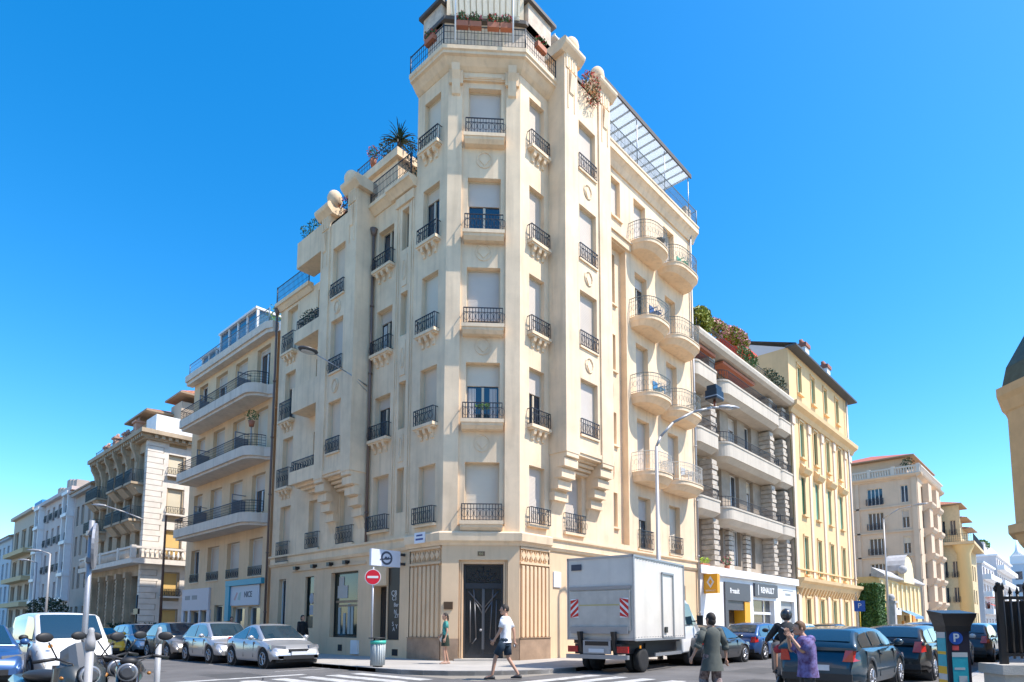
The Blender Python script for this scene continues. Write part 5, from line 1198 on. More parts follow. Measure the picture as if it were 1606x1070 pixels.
j2 = far_block('taller white stepped block with roof garden behind the lilac block', 152, 185, 12.6, 19, 15.0, M_J, True, 5)
m = MB(); m.box(153, 14.5, 15.3, 180, 22, 18.0); part(m, 'attic_wall', M_J, j2)
for x, y in ((152, 21.2), (150, 18.6)):
    m = MB(); m.box(x, y, 15, x + 1.3, y + 1.3, 21.5); m.box(x - 0.2, y - 0.2, 21.5, x + 1.5, y + 1.5, 21.9); part(m, 'chimney', mat('tan_attic', (0.5, 0.4, 0.3), 0.8), j2)
j3 = far_block('distant pale blue white tower with pointed gable at the street end', 196, 214, 9.0, 16, 16.5, mat('pale_blue_white', (0.5, 0.58, 0.66), 0.7), False, 5)
f3 = Fr((196, 0, 0), (0, 1, 0), (-1, 0, 0))
for k in range(4):
    m = MB(); m.fbox(f3, 11.2, 12.6, 3 + k * 3.2, 5 + k * 3.2, 0.0, 0.05); part(m, 'window', M_GLASS, j3)
m = MB(); m.prism([(196, 10.5), (200, 10.5), (200, 13.5), (196, 13.5)], 16.5, 18.5); m.lathe([(1.6, 18.5), (0.5, 20), (0.05, 23)], (198, 12, 0), 8); part(m, 'gable', M_JB, j3)
far_block('low white house closing the far end of the right street', 230, 250, -20, 8.8, 7.5, M_J, False, 3)
# --- corner oriel building at the right edge
K_ = thing('apartment_building', 'tan building corner with projecting oriel and dark green dome at the right edge', 'building', (24, -1.5, 0))
M_K = mat('tan_oriel_stucco', (0.60, 0.42, 0.22), 0.85, var=0.08, streak=0.15)
m = MB(); kc = (24.0, -0.45)
def octa(r, c=kc): return [(c[0] + r * math.cos(math.pi / 8 + k * math.pi / 4), c[1] + r * math.sin(math.pi / 8 + k * math.pi / 4)) for k in range(8)]
def loft_poly(m, rows):
    ids = [[m.vert((x, y, z)) for x, y in p] for p, z in rows]
    for a, b in zip(ids[:-1], ids[1:]):
        n = len(a)
        for k in range(n): m.iface((a[k], a[(k + 1) % n], b[(k + 1) % n], b[k]))
    m.iface(ids[0][::-1]); m.iface(ids[-1]); return m
loft_poly(m, [(octa(0.5), 2.9), (octa(1.2), 3.1), (octa(1.5), 3.5), (octa(1.95), 3.8), (octa(2.05), 4.05), (octa(2.2), 4.1), (octa(2.2), 4.35), (octa(2.0), 4.4), (octa(2.0), 7.8), (octa(2.05), 7.85), (octa(2.15), 8.15), (octa(2.25), 8.3), (octa(2.25), 8.55), (octa(2.0), 8.55)])
part(m, 'oriel', M_K, K_)
m = MB(); loft_poly(m, [(octa(2.1), 8.55), (octa(1.95), 9.2), (octa(1.4), 10.2), (octa(0.8), 11.2), (octa(0.1), 12.0)]); part(m, 'dome', mat('dark_green_slate', (0.035, 0.075, 0.06), 0.5, var=0.3, scale=4), K_)
for k in range(3):
    a0 = octa(2.0)[3 + k]; a1 = octa(2.0)[(4 + k) % 8]; u = Vector((a1[0] - a0[0], a1[1] - a0[1], 0)); n_ = Vector((a0[0] + a1[0] - 2 * kc[0], a0[1] + a1[1] - 2 * kc[1], 0)); fo = Fr((a0[0], a0[1], 0), u, n_); L_ = u.length
    for v0, v1 in ((4.8, 6.0), (6.5, 7.6)):
        window(K_, Fr(fo.p(0, 0, 0.04), fo.u, fo.n), 0.35, L_ - 0.35, v0, v1, 0.05, 'glass', fm=M_K)
    m = MB(); m.fbox(fo, 0.0, 0.14, 4.4, 7.8, 0.0, 0.08); m.fbox(fo, L_ - 0.14, L_, 4.4, 7.8, 0, 0.08); m.fbox(fo, 0, L_, 6.15, 6.3, 0, 0.1); part(m, 'moulding', M_K, K_)
m = MB(); m.box(25, -12, 0, 40, -1.0, 9.0); part(m, 'wall', M_K, K_)
m = MB(); m.box(24.6, -12.4, 9.0, 40.4, -0.6, 9.3); part(m, 'roof', M_SLATE, K_)
# ------------------------------------------------------------------ ground, road, pavements
M_ASPH = mat('asphalt', (0.125, 0.12, 0.118), 0.85, var=0.25, scale=0.7, bump=0.35, bscale=90, streak=0)
M_PAVE = mat('pavement_asphalt', (0.40, 0.375, 0.34), 0.85, var=0.15, scale=0.8, bump=0.2, bscale=70)
M_KERB = mat('granite_kerb', (0.36, 0.35, 0.34), 0.7, var=0.15, scale=6)
M_PAINT = mat('road_marking_paint', (0.50, 0.49, 0.47), 0.7, var=0.45, scale=3)
def struct(mb, name, m, **k):
    o = mb.build(name, m, **k); o['kind'] = 'structure'; return o
m = MB(); m.face([(-400, -400, -0.01), (700, -400, -0.01), (700, 700, -0.01), (-400, 700, -0.01)]); struct(m, 'ground', mat('city_ground', (0.28, 0.25, 0.21), 0.9, var=0.2, scale=0.1), fixn=False)
m = MB(); m.face([(-60, -14, 0.0), (300, -14, 0.0), (300, 11.4, 0.0), (-60, 11.4, 0.0)]); struct(m, 'road', M_ASPH, fixn=False)
m = MB(); m.face([(-14, 11.4, 0.0), (10.8, 11.4, 0.0), (10.8, 200, 0.0), (-14, 200, 0.0)]); struct(m, 'side_road', M_ASPH, fixn=False)
def pavement(poly, name='pavement'):
    m = MB(); m.use(M_PAVE); m.prism(poly, -0.02, 0.115)
    m.use(M_KERB); n = len(poly)
    c = (sum(p[0] for p in poly) / n, sum(p[1] for p in poly) / n)
    o = struct(m, name, None); return o
def kerb(pts, name='kerb', w=0.16):
    m = MB()
    for a, b in zip(pts[:-1], pts[1:]):
        a, b = Vector((*a, 0)), Vector((*b, 0)); d = (b - a); L_ = d.length; d.normalize(); nrm = Vector((-d.y, d.x, 0)); k = max(1, int(L_ / 1.0))
        for i in range(k):
            p, q = a + d * (L_ * i / k + 0.006), a + d * (L_ * (i + 1) / k - 0.006)
            m.hexa([p, q, q + nrm * w, p + nrm * w, p + Z * 0.13, q + Z * 0.13, q + nrm * w + Z * 0.13, p + nrm * w + Z * 0.13])
    return struct(m, name, M_KERB)
def arc(cx, cy, r, a0, a1, n=8): return [(cx + r * math.cos(R_(a0 + (a1 - a0) * k / n)), cy + r * math.sin(R_(a0 + (a1 - a0) * k / n))) for k in range(n + 1)]
cpts = [(10.8, 45.0)] + [(10.8, 15.8)] + arc(14.6, 15.4, 3.8, 180, 270)[1:-1] + [(15.0, 11.6), (300, 11.6)]
pavement([(x, y) for x, y in cpts] + [(300, 15.9), (17, 15.9), (15.2, 17.6), (15.2, 45.0)])
kerb([(x, y) for x, y in cpts[:-1]] + [(62, 11.6)])
pavement([(10.8, 49.0), (16, 49.0), (16, 200), (10.8, 200)], 'pavement')
pavement([(9.9, -14), (200, -14), (200, 2.35), (9.9, 2.35)], 'pavement'); kerb([(60, 2.35), (9.9, 2.35), (9.9, -5)])
pavement([(-14, 9.2), (3.2, 9.2), (3.2, 13.2), (-14, 13.2)], 'traffic_island'); kerb([(-14, 9.2), (3.2, 9.2), (3.2, 13.2), (-14, 13.2)])
# zebra stripes across the left street mouth and across the right street
def stripe(name, a, b, w, z=0.004, mt=None):
    a, b = Vector((*a, 0)), Vector((*b, 0)); d = (b - a).normalized(); n = Vector((-d.y, d.x, 0)) * w / 2; m = MB()
    m.face([a - n + Z * z, b - n + Z * z, b + n + Z * z, a + n + Z * z]); return m.build(name, mt or M_PAINT, fixn=False)
for k in range(9):
    o = stripe('zebra_stripe', (3.9 + k * 0.78, 12.6), (3.9 + k * 0.78, 15.8), 0.42); o['kind'] = 'structure'
for k in range(9):
    o = stripe('zebra_stripe', (11.2, 3.4 + k * 0.86), (14.2, 3.4 + k * 0.86), 0.42); o['kind'] = 'structure'
o = stripe('green_lane_patch', (3.4, 9.0), (6.6, 9.0), 2.6, 0.004, mat('green_road_paint', (0.14, 0.32, 0.26), 0.7, var=0.15)); o['kind'] = 'structure'
o = stripe('stop_line', (3.7, 16.6), (9.0, 16.6), 0.3); o['kind'] = 'structure'
for y in (18.2, 23.1, 28.0, 33, 38): o = stripe('parking_line', (8.9, y), (10.7, y), 0.1); o['kind'] = 'structure'

rnd = random.Random(3)
for x, y, a, b, sh in ((5.2, 10.2, 1.6, .9, .07), (9.4, 6.6, 2.2, 1.1, .085), (14.5, 6.2, 3.0, .8, .07), (19, 7.6, 2.6, 1.2, .085), (7.5, 17.5, 1.2, 2.4, .075), (6.2, 22, 1.1, 3, .085), (27, 8, 4, .7, .07), (12.2, 9.6, 1.0, .7, .09)):
    m = MB(); m.face([(x + a / 2 * q + rnd.uniform(-.05, .05), y + b / 2 * r_ + rnd.uniform(-.05, .05), .0025) for q, r_ in ((-1, -1), (1, -1), (1, 1), (-1, 1))]); struct(m, 'asphalt_patch', mat('asphalt_patch_%d' % int(sh * 1000), (sh, sh * .98, sh * .97), .9, var=.25, scale=2), fixn=False)
for x0, y0, n in ((4, 8.2, 9), (10.5, 4.5, 12), (13, 8.3, 8), (6.5, 14.5, 8)):
    m = MB(); x, y = x0, y0; a = rnd.uniform(0, 1.2)
    for _ in range(n):
        a += rnd.uniform(-.5, .5); x2, y2 = x + .45 * math.cos(a), y + .45 * math.sin(a); nx, ny = -math.sin(a) * .018, math.cos(a) * .018
        m.face([(x - nx, y - ny, .003), (x2 - nx, y2 - ny, .003), (x2 + nx, y2 + ny, .003), (x + nx, y + ny, .003)]); x, y = x2, y2
    struct(m, 'tar_crack_line', mat('tar', (.03, .03, .032), .5), fixn=False)
# ------------------------------------------------------------------ vehicles
M_TYRE = mat('tyre_rubber', (0.018, 0.018, 0.019), 0.8, var=0.2, scale=8)
M_RIM = mat('alloy_rim', (0.42, 0.42, 0.44), 0.35, metal=0.7)
M_CGLASS = mat('car_glass', (0.012, 0.035, 0.055), 0.04, spec=1.0, coat=0.6)
M_TRIM = mat('black_plastic_trim', (0.02, 0.02, 0.022), 0.55)
M_HEAD = mat('headlight_glass', (0.16, 0.17, 0.19), 0.1, spec=0.9, coat=0.5)
M_TAIL = mat('red_tail_light', (0.45, 0.015, 0.015), 0.15, coat=0.5)
M_AMBER = mat('amber_lamp', (0.65, 0.25, 0.02), 0.2, coat=0.4)
M_PLATE = mat('number_plate', (0.62, 0.63, 0.66), 0.5)
def paint(name, col, metal=0.3): return mat(name, col, 0.32, metal=metal, coat=0.8, var=0.03, scale=2)
P_SILVER = paint('silver_car_paint', (0.46, 0.47, 0.49), 0.55)
P_BLUE = paint('dark_blue_car_paint', (0.015, 0.05, 0.13)); P_BLUE2 = paint('blue_car_paint', (0.03, 0.09, 0.24))
P_DGREY = paint('dark_grey_car_paint', (0.045, 0.047, 0.052)); P_WHITE = paint('white_car_paint', (0.70, 0.70, 0.69), 0.0)
P_TEAL = paint('slate_teal_car_paint', (0.012, 0.045, 0.075)); P_TAUPE = paint('taupe_silver_car_paint', (0.30, 0.28, 0.26), 0.5); P_BLACK = paint('black_car_paint', (0.012, 0.012, 0.014))
P_YEL = paint('yellow_car_paint', (0.75, 0.42, 0.02), 0)
def lin(pts, x):
    if x <= pts[0][0]: return pts[0][1]
    for (a, b), (c, d) in zip(pts[:-1], pts[1:]):
        if x <= c:
            t = (x - a) / (c - a); return b + (d - b) * t
    return pts[-1][1]
def sm(pts, x):
    """piecewise with smooth easing"""
    if x <= pts[0][0]: return pts[0][1]
    for (a, b), (c, d) in zip(pts[:-1], pts[1:]):
        if x <= c:
            t = (x - a) / (c - a); t = t * t * (3 - 2 * t) * 0.45 + t * 0.55; return b + (d - b) * t
    return pts[-1][1]
def wheel_parts(root, x, y, r, wd=0.2, spokes=5, rim=M_RIM, name='wheel'):
    s = 1 if y > 0 else -1
    m = MB(); m.lathe([(r * 0.62, -wd / 2), (r * 0.93, -wd / 2), (r, -wd * 0.36), (r, wd * 0.36), (r * 0.93, wd / 2), (r * 0.62, wd / 2)], (x, y, r), 24, 'y')
    wh = m.build(name, M_TYRE, root)
    m = MB(); m.lathe([(r * 0.66, -0.02), (r * 0.66, 0.01)], (x, y + s * (wd / 2 - 0.05), r), 20, 'y')
    for k in range(spokes):
        a = 2 * math.pi * k / spokes; c_, s_ = math.cos(a), math.sin(a)
        m.tube((x + c_ * r * 0.1, y + s * (wd / 2 - 0.005), r + s_ * r * 0.1), (x + c_ * r * 0.6, y + s * (wd / 2 - 0.012), r + s_ * r * 0.6), r * 0.1, 4, r2=r * 0.12, smooth=False)
    m.lathe([(r * 0.16, -0.02), (r * 0.16, 0.015)], (x, y + s * (wd / 2), r), 12, 'y')
    n = 20
    for k in range(n):
        a0, a1 = 2 * math.pi * k / n, 2 * math.pi * (k + 1) / n; yy = y + s * (wd / 2 + 0.002)
        m.tube((x + math.cos(a0) * r * 0.64, yy, r + math.sin(a0) * r * 0.64), (x + math.cos(a1) * r * 0.64, yy, r + math.sin(a1) * r * 0.64), 0.018, 4)
    m.build('rim', rim, wh)
    return wh
def car(label, group, p, loc, yaw, pnt, name='parked_car', cat='car'):
    """p: dict with L,W,H,wb (wheelbase),top [(x,z)] for bonnet/belt/boot, cowl, rf, rr, back, belt; x forward"""
    L, W, H, wb, r = p['L'], p['W'], p['H'], p['wb'], p.get('r', 0.31)
    root = thing(name, label, cat, loc, yaw, group)
    top = p['top']; zb0 = p.get('zb', 0.22); xf, xr = p.get('xf', wb / 2), -p.get('xrw', wb / 2); Ra = r + 0.075
    def zbot(x):
        z = zb0 + (0.08 if abs(x) > L / 2 - 0.3 else 0)
        for xw in (xf, xr):
            d = abs(x - xw)
            if d < Ra: z = max(z, r + math.sqrt(Ra * Ra - d * d))
        return z
    def half(x):
        e = (L / 2 - abs(x)) / p.get('round', 0.55)
        return W / 2 * (1 - 0.22 * max(0, 1 - e) ** 2.2)
    xs = sorted({-L / 2 + L * k / 46 for k in range(47)} | {xw + Ra * q for xw in (xf, xr) for q in (-1.001, -0.999, -0.9, -0.7, -0.4, 0, 0.4, 0.7, 0.9, 0.999, 1.001)})
    m = MB(); rows = []
    for x in xs:
        w_, zt, zb = half(x), sm(top, x), zbot(x); zt = max(zt, zb + 0.06); e = L / 2 - abs(x)
        nose = 0.0 if e > 0.12 else (0.12 - e) * 0.5
        sh = [(w_ * 0.93, zb), (w_ * 0.985, max(zb, min(zt - 0.05, zb0 + 0.12))), (w_, max(zb, min(zt - 0.04, 0.52))), (w_ * 0.985, max(zb + 0.01, min(zt - 0.03, zt - 0.16))), (w_ * 0.94, zt - 0.035), (w_ * 0.86, zt - nose), (w_ * 0.45, zt + 0.02 - nose), (0, zt + 0.03 - nose)]
        row = [m.vert((x, a, b)) for a, b in sh] + [m.vert((x, -a, b)) for a, b in sh[-2::-1]]
        rows.append(row)
    for A_, B_ in zip(rows[:-1], rows[1:]):
        for k in range(len(A_) - 1): m.iface((A_[k], A_[k + 1], B_[k + 1], B_[k]), True)
    m.iface(rows[0]); m.iface(rows[-1][::-1])
    body = m.build('body', pnt, root)
    m = MB(); m.box(-L / 2 + 0.15, -W / 2 + 0.2, zb0 - 0.02, L / 2 - 0.15, W / 2 - 0.2, 0.6)
    for xw in (xf, xr): m.lathe([(Ra - 0.005, -W / 2 + 0.035), (Ra - 0.005, W / 2 - 0.035)], (xw, 0, r), 20, 'y')
    m.build('underbody', M_TRIM, root)
    # greenhouse
    cow, rf, rr, bk, belt = p['cowl'], p['rf'], p['rr'], p['back'], p['belt']
    beltf = lambda x: max(belt, sm(top, x)) if p.get('follow') else belt
    def roofz(x):
        if x > rf: t = (cow - x) / (cow - rf); return belt + (H - 0.04 - belt) * min(1, max(0, t)) ** 0.92
        if x < rr: t = (x - bk) / (rr - bk); return belt + (H - 0.07 - belt) * min(1, max(0, t)) ** 0.8
        t = (x - rr) / (rf - rr); return H - 0.07 + 0.03 * t + 0.05 * math.sin(math.pi * t) ** 1
    gx = [bk + (cow - bk) * k / 30 for k in range(31)]; wbse, wrf = W / 2 * 0.90, W / 2 * p.get('tumble', 0.74)
    def gsec(x):
        zr = roofz(x); f = (zr - belt) / (H - belt); wr = wbse + (wrf - wbse) * f
        return zr, wr
    m = MB(); rows = []
    for x in gx:
        zr, wr = gsec(x); c = 0.06 * min(1, (zr - belt) / 0.3)
        sh = [(wbse, belt - 0.05), (wbse, belt), (wr, zr - c), (wr * 0.9, zr - c * 0.25), (wr * 0.5, zr + 0.01), (0, zr + 0.02)]
        rows.append([m.vert((x, a, b)) for a, b in sh] + [m.vert((x, -a, b)) for a, b in sh[-2::-1]])
    for A_, B_ in zip(rows[:-1], rows[1:]):
        for k in range(len(A_) - 1): m.iface((A_[k], A_[k + 1], B_[k + 1], B_[k]), True)
    m.iface(rows[0]); m.iface(rows[-1][::-1])
    m.build('roof', p.get('roofm', pnt), root)
    def side_glass(x0, x1, s, name='side_window'):
        m = MB(); n = 8; off = 0.012; P = []
        for k in range(n + 1):
            x = x0 + (x1 - x0) * k / n; zr, wr = gsec(x); c = 0.06 * min(1, (zr - belt) / 0.3)
            zl, zu = belt + 0.02, max(belt + 0.03, zr - c - 0.035)
            f0 = (zl - belt) / max(0.01, zr - c - belt); f1 = (zu - belt) / max(0.01, zr - c - belt)
            P.append(((x, s * (wbse + (wr - wbse) * f0 + off), zl), (x, s * (wbse + (wr - wbse) * f1 + off), zu)))
        for a, b in zip(P[:-1], P[1:]): m.face([a[0], b[0], b[1], a[1]], True)
        m.build(name, M_CGLASS, root, fixn=False)
    sw = p.get('side', [(bk + 0.35, (rf + rr) / 2 - 0.04), ((rf + rr) / 2 + 0.04, cow - 0.35)])
    for s in (-1, 1):
        for a, b in sw: side_glass(a, b, s)
    def end_glass(xa, xb, name, t0=0.08, t1=0.92):
        m = MB(); n = 6; d = 1 if xa > xb else -1; rowsg = []
        for k in range(n + 1):
            x = xa + (xb - xa) * (t0 + (t1 - t0) * k / n); zr, wr = gsec(x)
            w0 = wr * 0.86
            rowsg.append([(x + d * 0.012, w0 * q, zr + 0.02 - 0.012 * abs(q) ** 2 + 0.006) for q in (-1, -0.5, 0, 0.5, 1)])
        for a, b in zip(rowsg[:-1], rowsg[1:]):
            for k in range(4): m.face([a[k], a[k + 1], b[k + 1], b[k]], True)
        m.build(name, M_CGLASS, root, fixn=False)
    end_glass(cow, rf, 'windscreen', 0.05, 0.93)
    if not p.get('blank_rear'): end_glass(bk, rr, 'rear_window', 0.25, 0.9)
    for x, s in ((xf, 1), (xf, -1), (xr, 1), (xr, -1)): wheel_parts(root, x, s * (W / 2 - 0.11), r, rim=p.get('rim', M_RIM))
    # lamps, plates, mirrors, seams, handles
    zl = p.get('lamp', 0.66); hw = half(L / 2 - 0.06)
    for s in (-1, 1):
        m = MB(); xl = L / 2
        m.hexa([(xl - 0.10, s * hw * 0.55, zl - 0.06), (xl - 0.24, s * (hw + 0.10), zl - 0.05), (xl - 0.50, s * (hw + 0.09), zl + 0.04), (xl - 0.28, s * hw * 0.6, zl - 0.02), (xl - 0.11, s * hw * 0.55, zl + 0.05), (xl - 0.26, s * (hw + 0.085), zl + 0.08), (xl - 0.48, s * (hw + 0.07), zl + 0.1), (xl - 0.32, s * hw * 0.6, zl + 0.07)])
        m.build('headlight', M_HEAD, root)
        m = MB(); th = p.get('tail', (0.72, 0.98)); hr_ = half(-L / 2 + 0.06)
        m.hexa([(-xl + 0.02, s * hr_ * 0.72, th[0]), (-xl + 0.02, s * (hr_ + 0.0), th[0]), (-xl + 0.22, s * (hr_ + 0.075), th[0] + 0.02), (-xl + 0.1, s * hr_ * 0.72, th[0]), (-xl + 0.05, s * hr_ * 0.8, th[1]), (-xl + 0.06, s * (hr_ + 0.0), th[1]), (-xl + 0.26, s * (hr_ + 0.04), th[1]), (-xl + 0.12, s * hr_ * 0.8, th[1])])
        m.build('tail_light', M_TAIL, root)
        m = MB(); xm = cow - 0.42; m.ball((xm, s * (W / 2 + 0.09), belt + 0.08), 0.07, 0.1, 0.075, 10, 8); m.tube((xm, s * (W / 2 - 0.08), belt + 0.02), (xm, s * (W / 2 + 0.05), belt + 0.06), 0.02, 6)
        m.build('wing_mirror', p.get('mirm', pnt), root)
        for xd in p.get('doors', (cow - 0.45, (rf + rr) / 2, bk + 0.45)):
            m = MB(); m.box(xd - 0.006, s * (half(xd) - 0.02) - 0.018, 0.34, xd + 0.006, s * (half(xd) - 0.02) + 0.022, belt - 0.06); m.build('door_seam', M_TRIM, root)
        for xd in p.get('handles', ((rf + rr) / 2 + 0.15,)):
            m = MB(); m.box(xd - 0.08, s * (W / 2 - 0.01) - 0.02, belt - 0.16, xd + 0.08, s * (W / 2 - 0.01) + 0.025, belt - 0.125); m.build('door_handle', pnt, root)
    m = MB(); m.box(L / 2 - 0.1, -hw * 0.72, 0.30, L / 2 + 0.012, hw * 0.72, 0.42); m.box(L / 2 - 0.1, -hw * 0.45, 0.56, L / 2 + 0.008, hw * 0.45, 0.62); m.build('grille', M_TRIM, root)
    m = MB(); m.box(L / 2 - 0.02, -0.26, 0.43, L / 2 + 0.022, 0.26, 0.54); m.build('number_plate', M_PLATE, root)
    m = MB(); zp = p.get('rplate', 0.5); m.box(-L / 2 - 0.02, -0.26, zp, -L / 2 + 0.02, 0.26, zp + 0.11); m.build('number_plate', M_PLATE, root)
    m = MB(); m.box(-L / 2 - 0.01, -W * 0.4, 0.3, -L / 2 + 0.15, W * 0.4, 0.44); m.build('rear_bumper_trim', M_TRIM, root)
    return root
def hatch(L=3.95, W=1.68, H=1.46, **k):
    h = L / 2
    d = dict(L=L, W=W, H=H, wb=L * 0.62, top=[(-h, 0.62), (-h + 0.12, 0.88), (-h + 0.5, 0.93), (0.3, 0.92), (h - 0.95, 0.93), (h - 0.35, 0.78), (h - 0.06, 0.62), (h, 0.5)], cowl=h - 0.72, rf=h - 1.45, rr=-h + 0.7, back=-h + 0.12, belt=0.92); d.update(k); return d
def wagon(L=4.5, W=1.74, H=1.48, **k):
    h = L / 2
    d = dict(L=L, W=W, H=H, wb=L * 0.6, top=[(-h, 0.6), (-h + 0.1, 0.92), (-h + 0.5, 0.95), (0.3, 0.94), (h - 1.15, 0.94), (h - 0.4, 0.78), (h - 0.06, 0.62), (h, 0.5)], cowl=h - 1.0, rf=h - 1.75, rr=-h + 0.55, back=-h + 0.06, belt=0.94, side=[(-h + 0.4, -h + 1.15), (-h + 1.25, -0.1), (0.0, h - 1.4)]); d.update(k); return d
def coupe(L=4.1, W=1.74, H=1.38, **k):
    h = L / 2
    d = dict(L=L, W=W, H=H, wb=L * 0.62, top=[(-h, 0.7), (-h + 0.2, 0.93), (-h + 0.8, 0.95), (0.2, 0.90), (h - 1.05, 0.90), (h - 0.35, 0.74), (h - 0.08, 0.6), (h, 0.46)], cowl=h - 0.95, rf=h - 1.75, rr=-h + 1.3, back=-h + 0.35, belt=0.90, tumble=0.7); d.update(k); return d
LG = 'cars parked along the left street kerb'; RG = 'cars parked along the right side kerb'; SG_ = 'cars parked along the shop side kerb'
NY = -math.pi / 2    # heading towards -Y
car('silver coupe at the kerb nearest the corner, bonnet facing the litter bin', LG, coupe(L=3.8, H=1.42), (10.1, 20.95, 0), NY, P_SILVER)
car('silver hatchback second from the corner, parked behind the silver coupe', LG, hatch(L=3.6, H=1.5), (10.0, 25.0, 0), NY, P_SILVER)
car('taupe grey hatchback third from the corner in the left kerb row', LG, hatch(L=3.8, H=1.5), (9.9, 29.0, 0), NY, P_TAUPE)
car('pale silver saloon at the far end of the left kerb row, behind the taupe one', LG, wagon(L=4.3, H=1.44), (9.9, 33.8, 0), NY, paint('pale_silver_paint', (0.55, 0.56, 0.58), 0.4))
car('small yellow car glimpsed between the motorcycles and the silver row', LG, hatch(L=3.6, H=1.3), (7.7, 32.5, 0), NY, P_YEL)
# white van and blue car waiting on the left
VAN = dict(L=4.0, W=1.66, H=1.72, wb=2.6, top=[(-2.0, 0.9), (-1.9, 1.0), (0.3, 1.0), (1.25, 1.0), (1.7, 0.9), (1.93, 0.72), (2.0, 0.5)], cowl=1.42, rf=0.72, rr=-1.8, back=-1.96, belt=1.0, tumble=0.82, side=[(0.0, 1.0)], blank_rear=False, doors=(1.0, -0.05), handles=(0.1,), mirm=M_TRIM, lamp=0.7, r=0.3, rim=mat('steel_wheel', (0.2, 0.2, 0.21), 0.5))
v = car('small white panel van facing the camera behind the motorcycles', None, VAN, (4.1, 20.6, 0), NY, P_WHITE, name='panel_van', cat='van')
m = MB(); m.lathe([(0.05, 0), (0.05, 0.012)], (1.92, -0.55, 0.88), 12, 'x'); m.build('sticker', M_AMBER, v)
car('blue car parked left of the white van, cut off by the picture edge', None, hatch(L=4.0, W=1.7, H=1.44), (2.15, 19.7, 0), NY, P_BLUE2)
car('dark blue car roof showing above the blue car at the far left', None, hatch(L=4.0, W=1.7, H=1.5), (3.2, 31, 0), NY, P_BLUE)
# right side kerb row seen from behind
car('dark teal estate car nearest on the right, behind the man in the purple shirt', RG, wagon(L=4.2, W=1.66, H=1.36, tail=(0.68, 0.9)), (15.2, 4.1, 0), 0, P_TEAL)
car('black estate car with stickers on its rear window, second in the right kerb row', RG, wagon(L=4.4, W=1.66, H=1.4), (19.9, 3.75, 0), 0, P_BLACK)
car('white estate car third in the right kerb row, left of the parking meter', RG, wagon(L=4.5, W=1.74, H=1.5), (25.0, 3.9, 0), 0, P_WHITE)
far = [('grey car fourth in the right kerb row, just right of the parking meter', P_DGREY, 30.2), ('taupe car fifth in the right kerb row with a blue roof reflection', P_TAUPE, 35.2), ('silver car sixth in the right kerb row beside the iron fence', P_SILVER, 40.2), ('dark blue car seventh in the right kerb row', P_BLUE, 45.3), ('white car eighth in the right kerb row', P_WHITE, 50.4), ('black car farthest along the right kerb row', P_BLACK, 56)]
for lb, pt, x in far: car(lb, RG, hatch(L=4.1, W=1.72, H=1.47), (x, 3.5, 0), 0, pt)
for lb, pt, x, y in (('distant white car driving in the middle of the right street', P_WHITE, 52, 7.6), ('distant second white car in the middle of the right street', P_WHITE, 60, 8.0), ('distant dark car beyond the two white cars', P_DGREY, 70, 8.2)):
    car(lb, None, hatch(L=4.1, H=1.47), (x, y, 0), math.pi if x > 65 else 0, pt, name='car')
# shop side: grey car and blue car in front of the truck
car('dark grey coupe parked just ahead of the white box truck', SG_, coupe(L=4.0, H=1.38), (21.6, 10.5, 0), 0, P_DGREY)
car('blue hatchback with round red tail light ahead of the dark grey coupe', SG_, hatch(L=3.9, H=1.48, tail=(0.7, 0.92)), (26.1, 10.5, 0), 0, P_BLUE2)
car('pale car beyond the blue hatchback in front of the white shop', SG_, hatch(L=3.9, H=1.46), (31.4, 10.6, 0), 0, P_WHITE)
car('dark car beyond the pale car by the yellow building', SG_, hatch(L=3.9, H=1.46), (36.6, 10.6, 0), 0, P_BLACK)
# --- white box truck
T = thing('box_truck', 'white box truck with tail lift and red striped warning panels parked by the corner building', 'truck', (15.05, 9.55, 0), R_(7))
T['label'] = 'white box truck with tail lift and red striped warning panels beside the corner entrance'
W_, L_b, zt, zb = 2.2, 3.9, 3.4, 0.95    # x forward, y left; origin at right rear corner
M_BOX = mat('white_truck_panel', (0.66, 0.62, 0.57), 0.35, var=0.07, scale=1.5, coat=0.2, streak=0.16); M_ALU = mat('aluminium_trim', (0.42, 0.43, 0.45), 0.4, metal=0.6)
m = MB(); m.box(0.02, 0.02, zb, L_b, W_ - 0.02, zt - 0.02); m.build('box', M_BOX, T)
m = MB()
for y in (0, W_): m.box(0, y - 0.04 if y else -0.01, zb, 0.07, y + 0.01 if y else 0.04, zt)
for z in (zt - 0.07, zb): m.box(0, 0, z, 0.06, W_, z + 0.07)
m.box(0, -0.012, zt - 0.06, L_b, 0.03, zt); m.box(0, W_ - 0.03, zt - 0.06, L_b, W_ + 0.01, zt); m.box(0.07, -0.012, zb - 0.02, L_b, 0.02, zb + 0.05)
m.box(L_b - 0.04, -0.01, zb, L_b + 0.01, W_ + 0.01, zt); m.build('corner_trim', M_ALU, T)
m = MB(); m.box(-0.05, 0.1, 1.22, -0.005, W_ - 0.1, 2.38); o = m.build('tail_lift', mat('worn_tail_lift', (0.52, 0.48, 0.43), 0.5, var=0.12, scale=3, streak=0.3), T)
m = MB(); m.box(-0.02, 0.08, 2.42, 0.01, W_ - 0.08, 2.52); m.build('lift_edge', M_GREY, o)
m = MB(); m.box(-0.1, 0.16, 1.14, -0.02, W_ - 0.16, 1.34); m.build('lift_edge', M_GREY, o)
m = MB(); m.box(-0.056, 0.3, 1.95, -0.05, W_ - 0.3, 1.99); m.build('stripe', mat('faded_yellow', (0.5, 0.42, 0.2), 0.6), o)
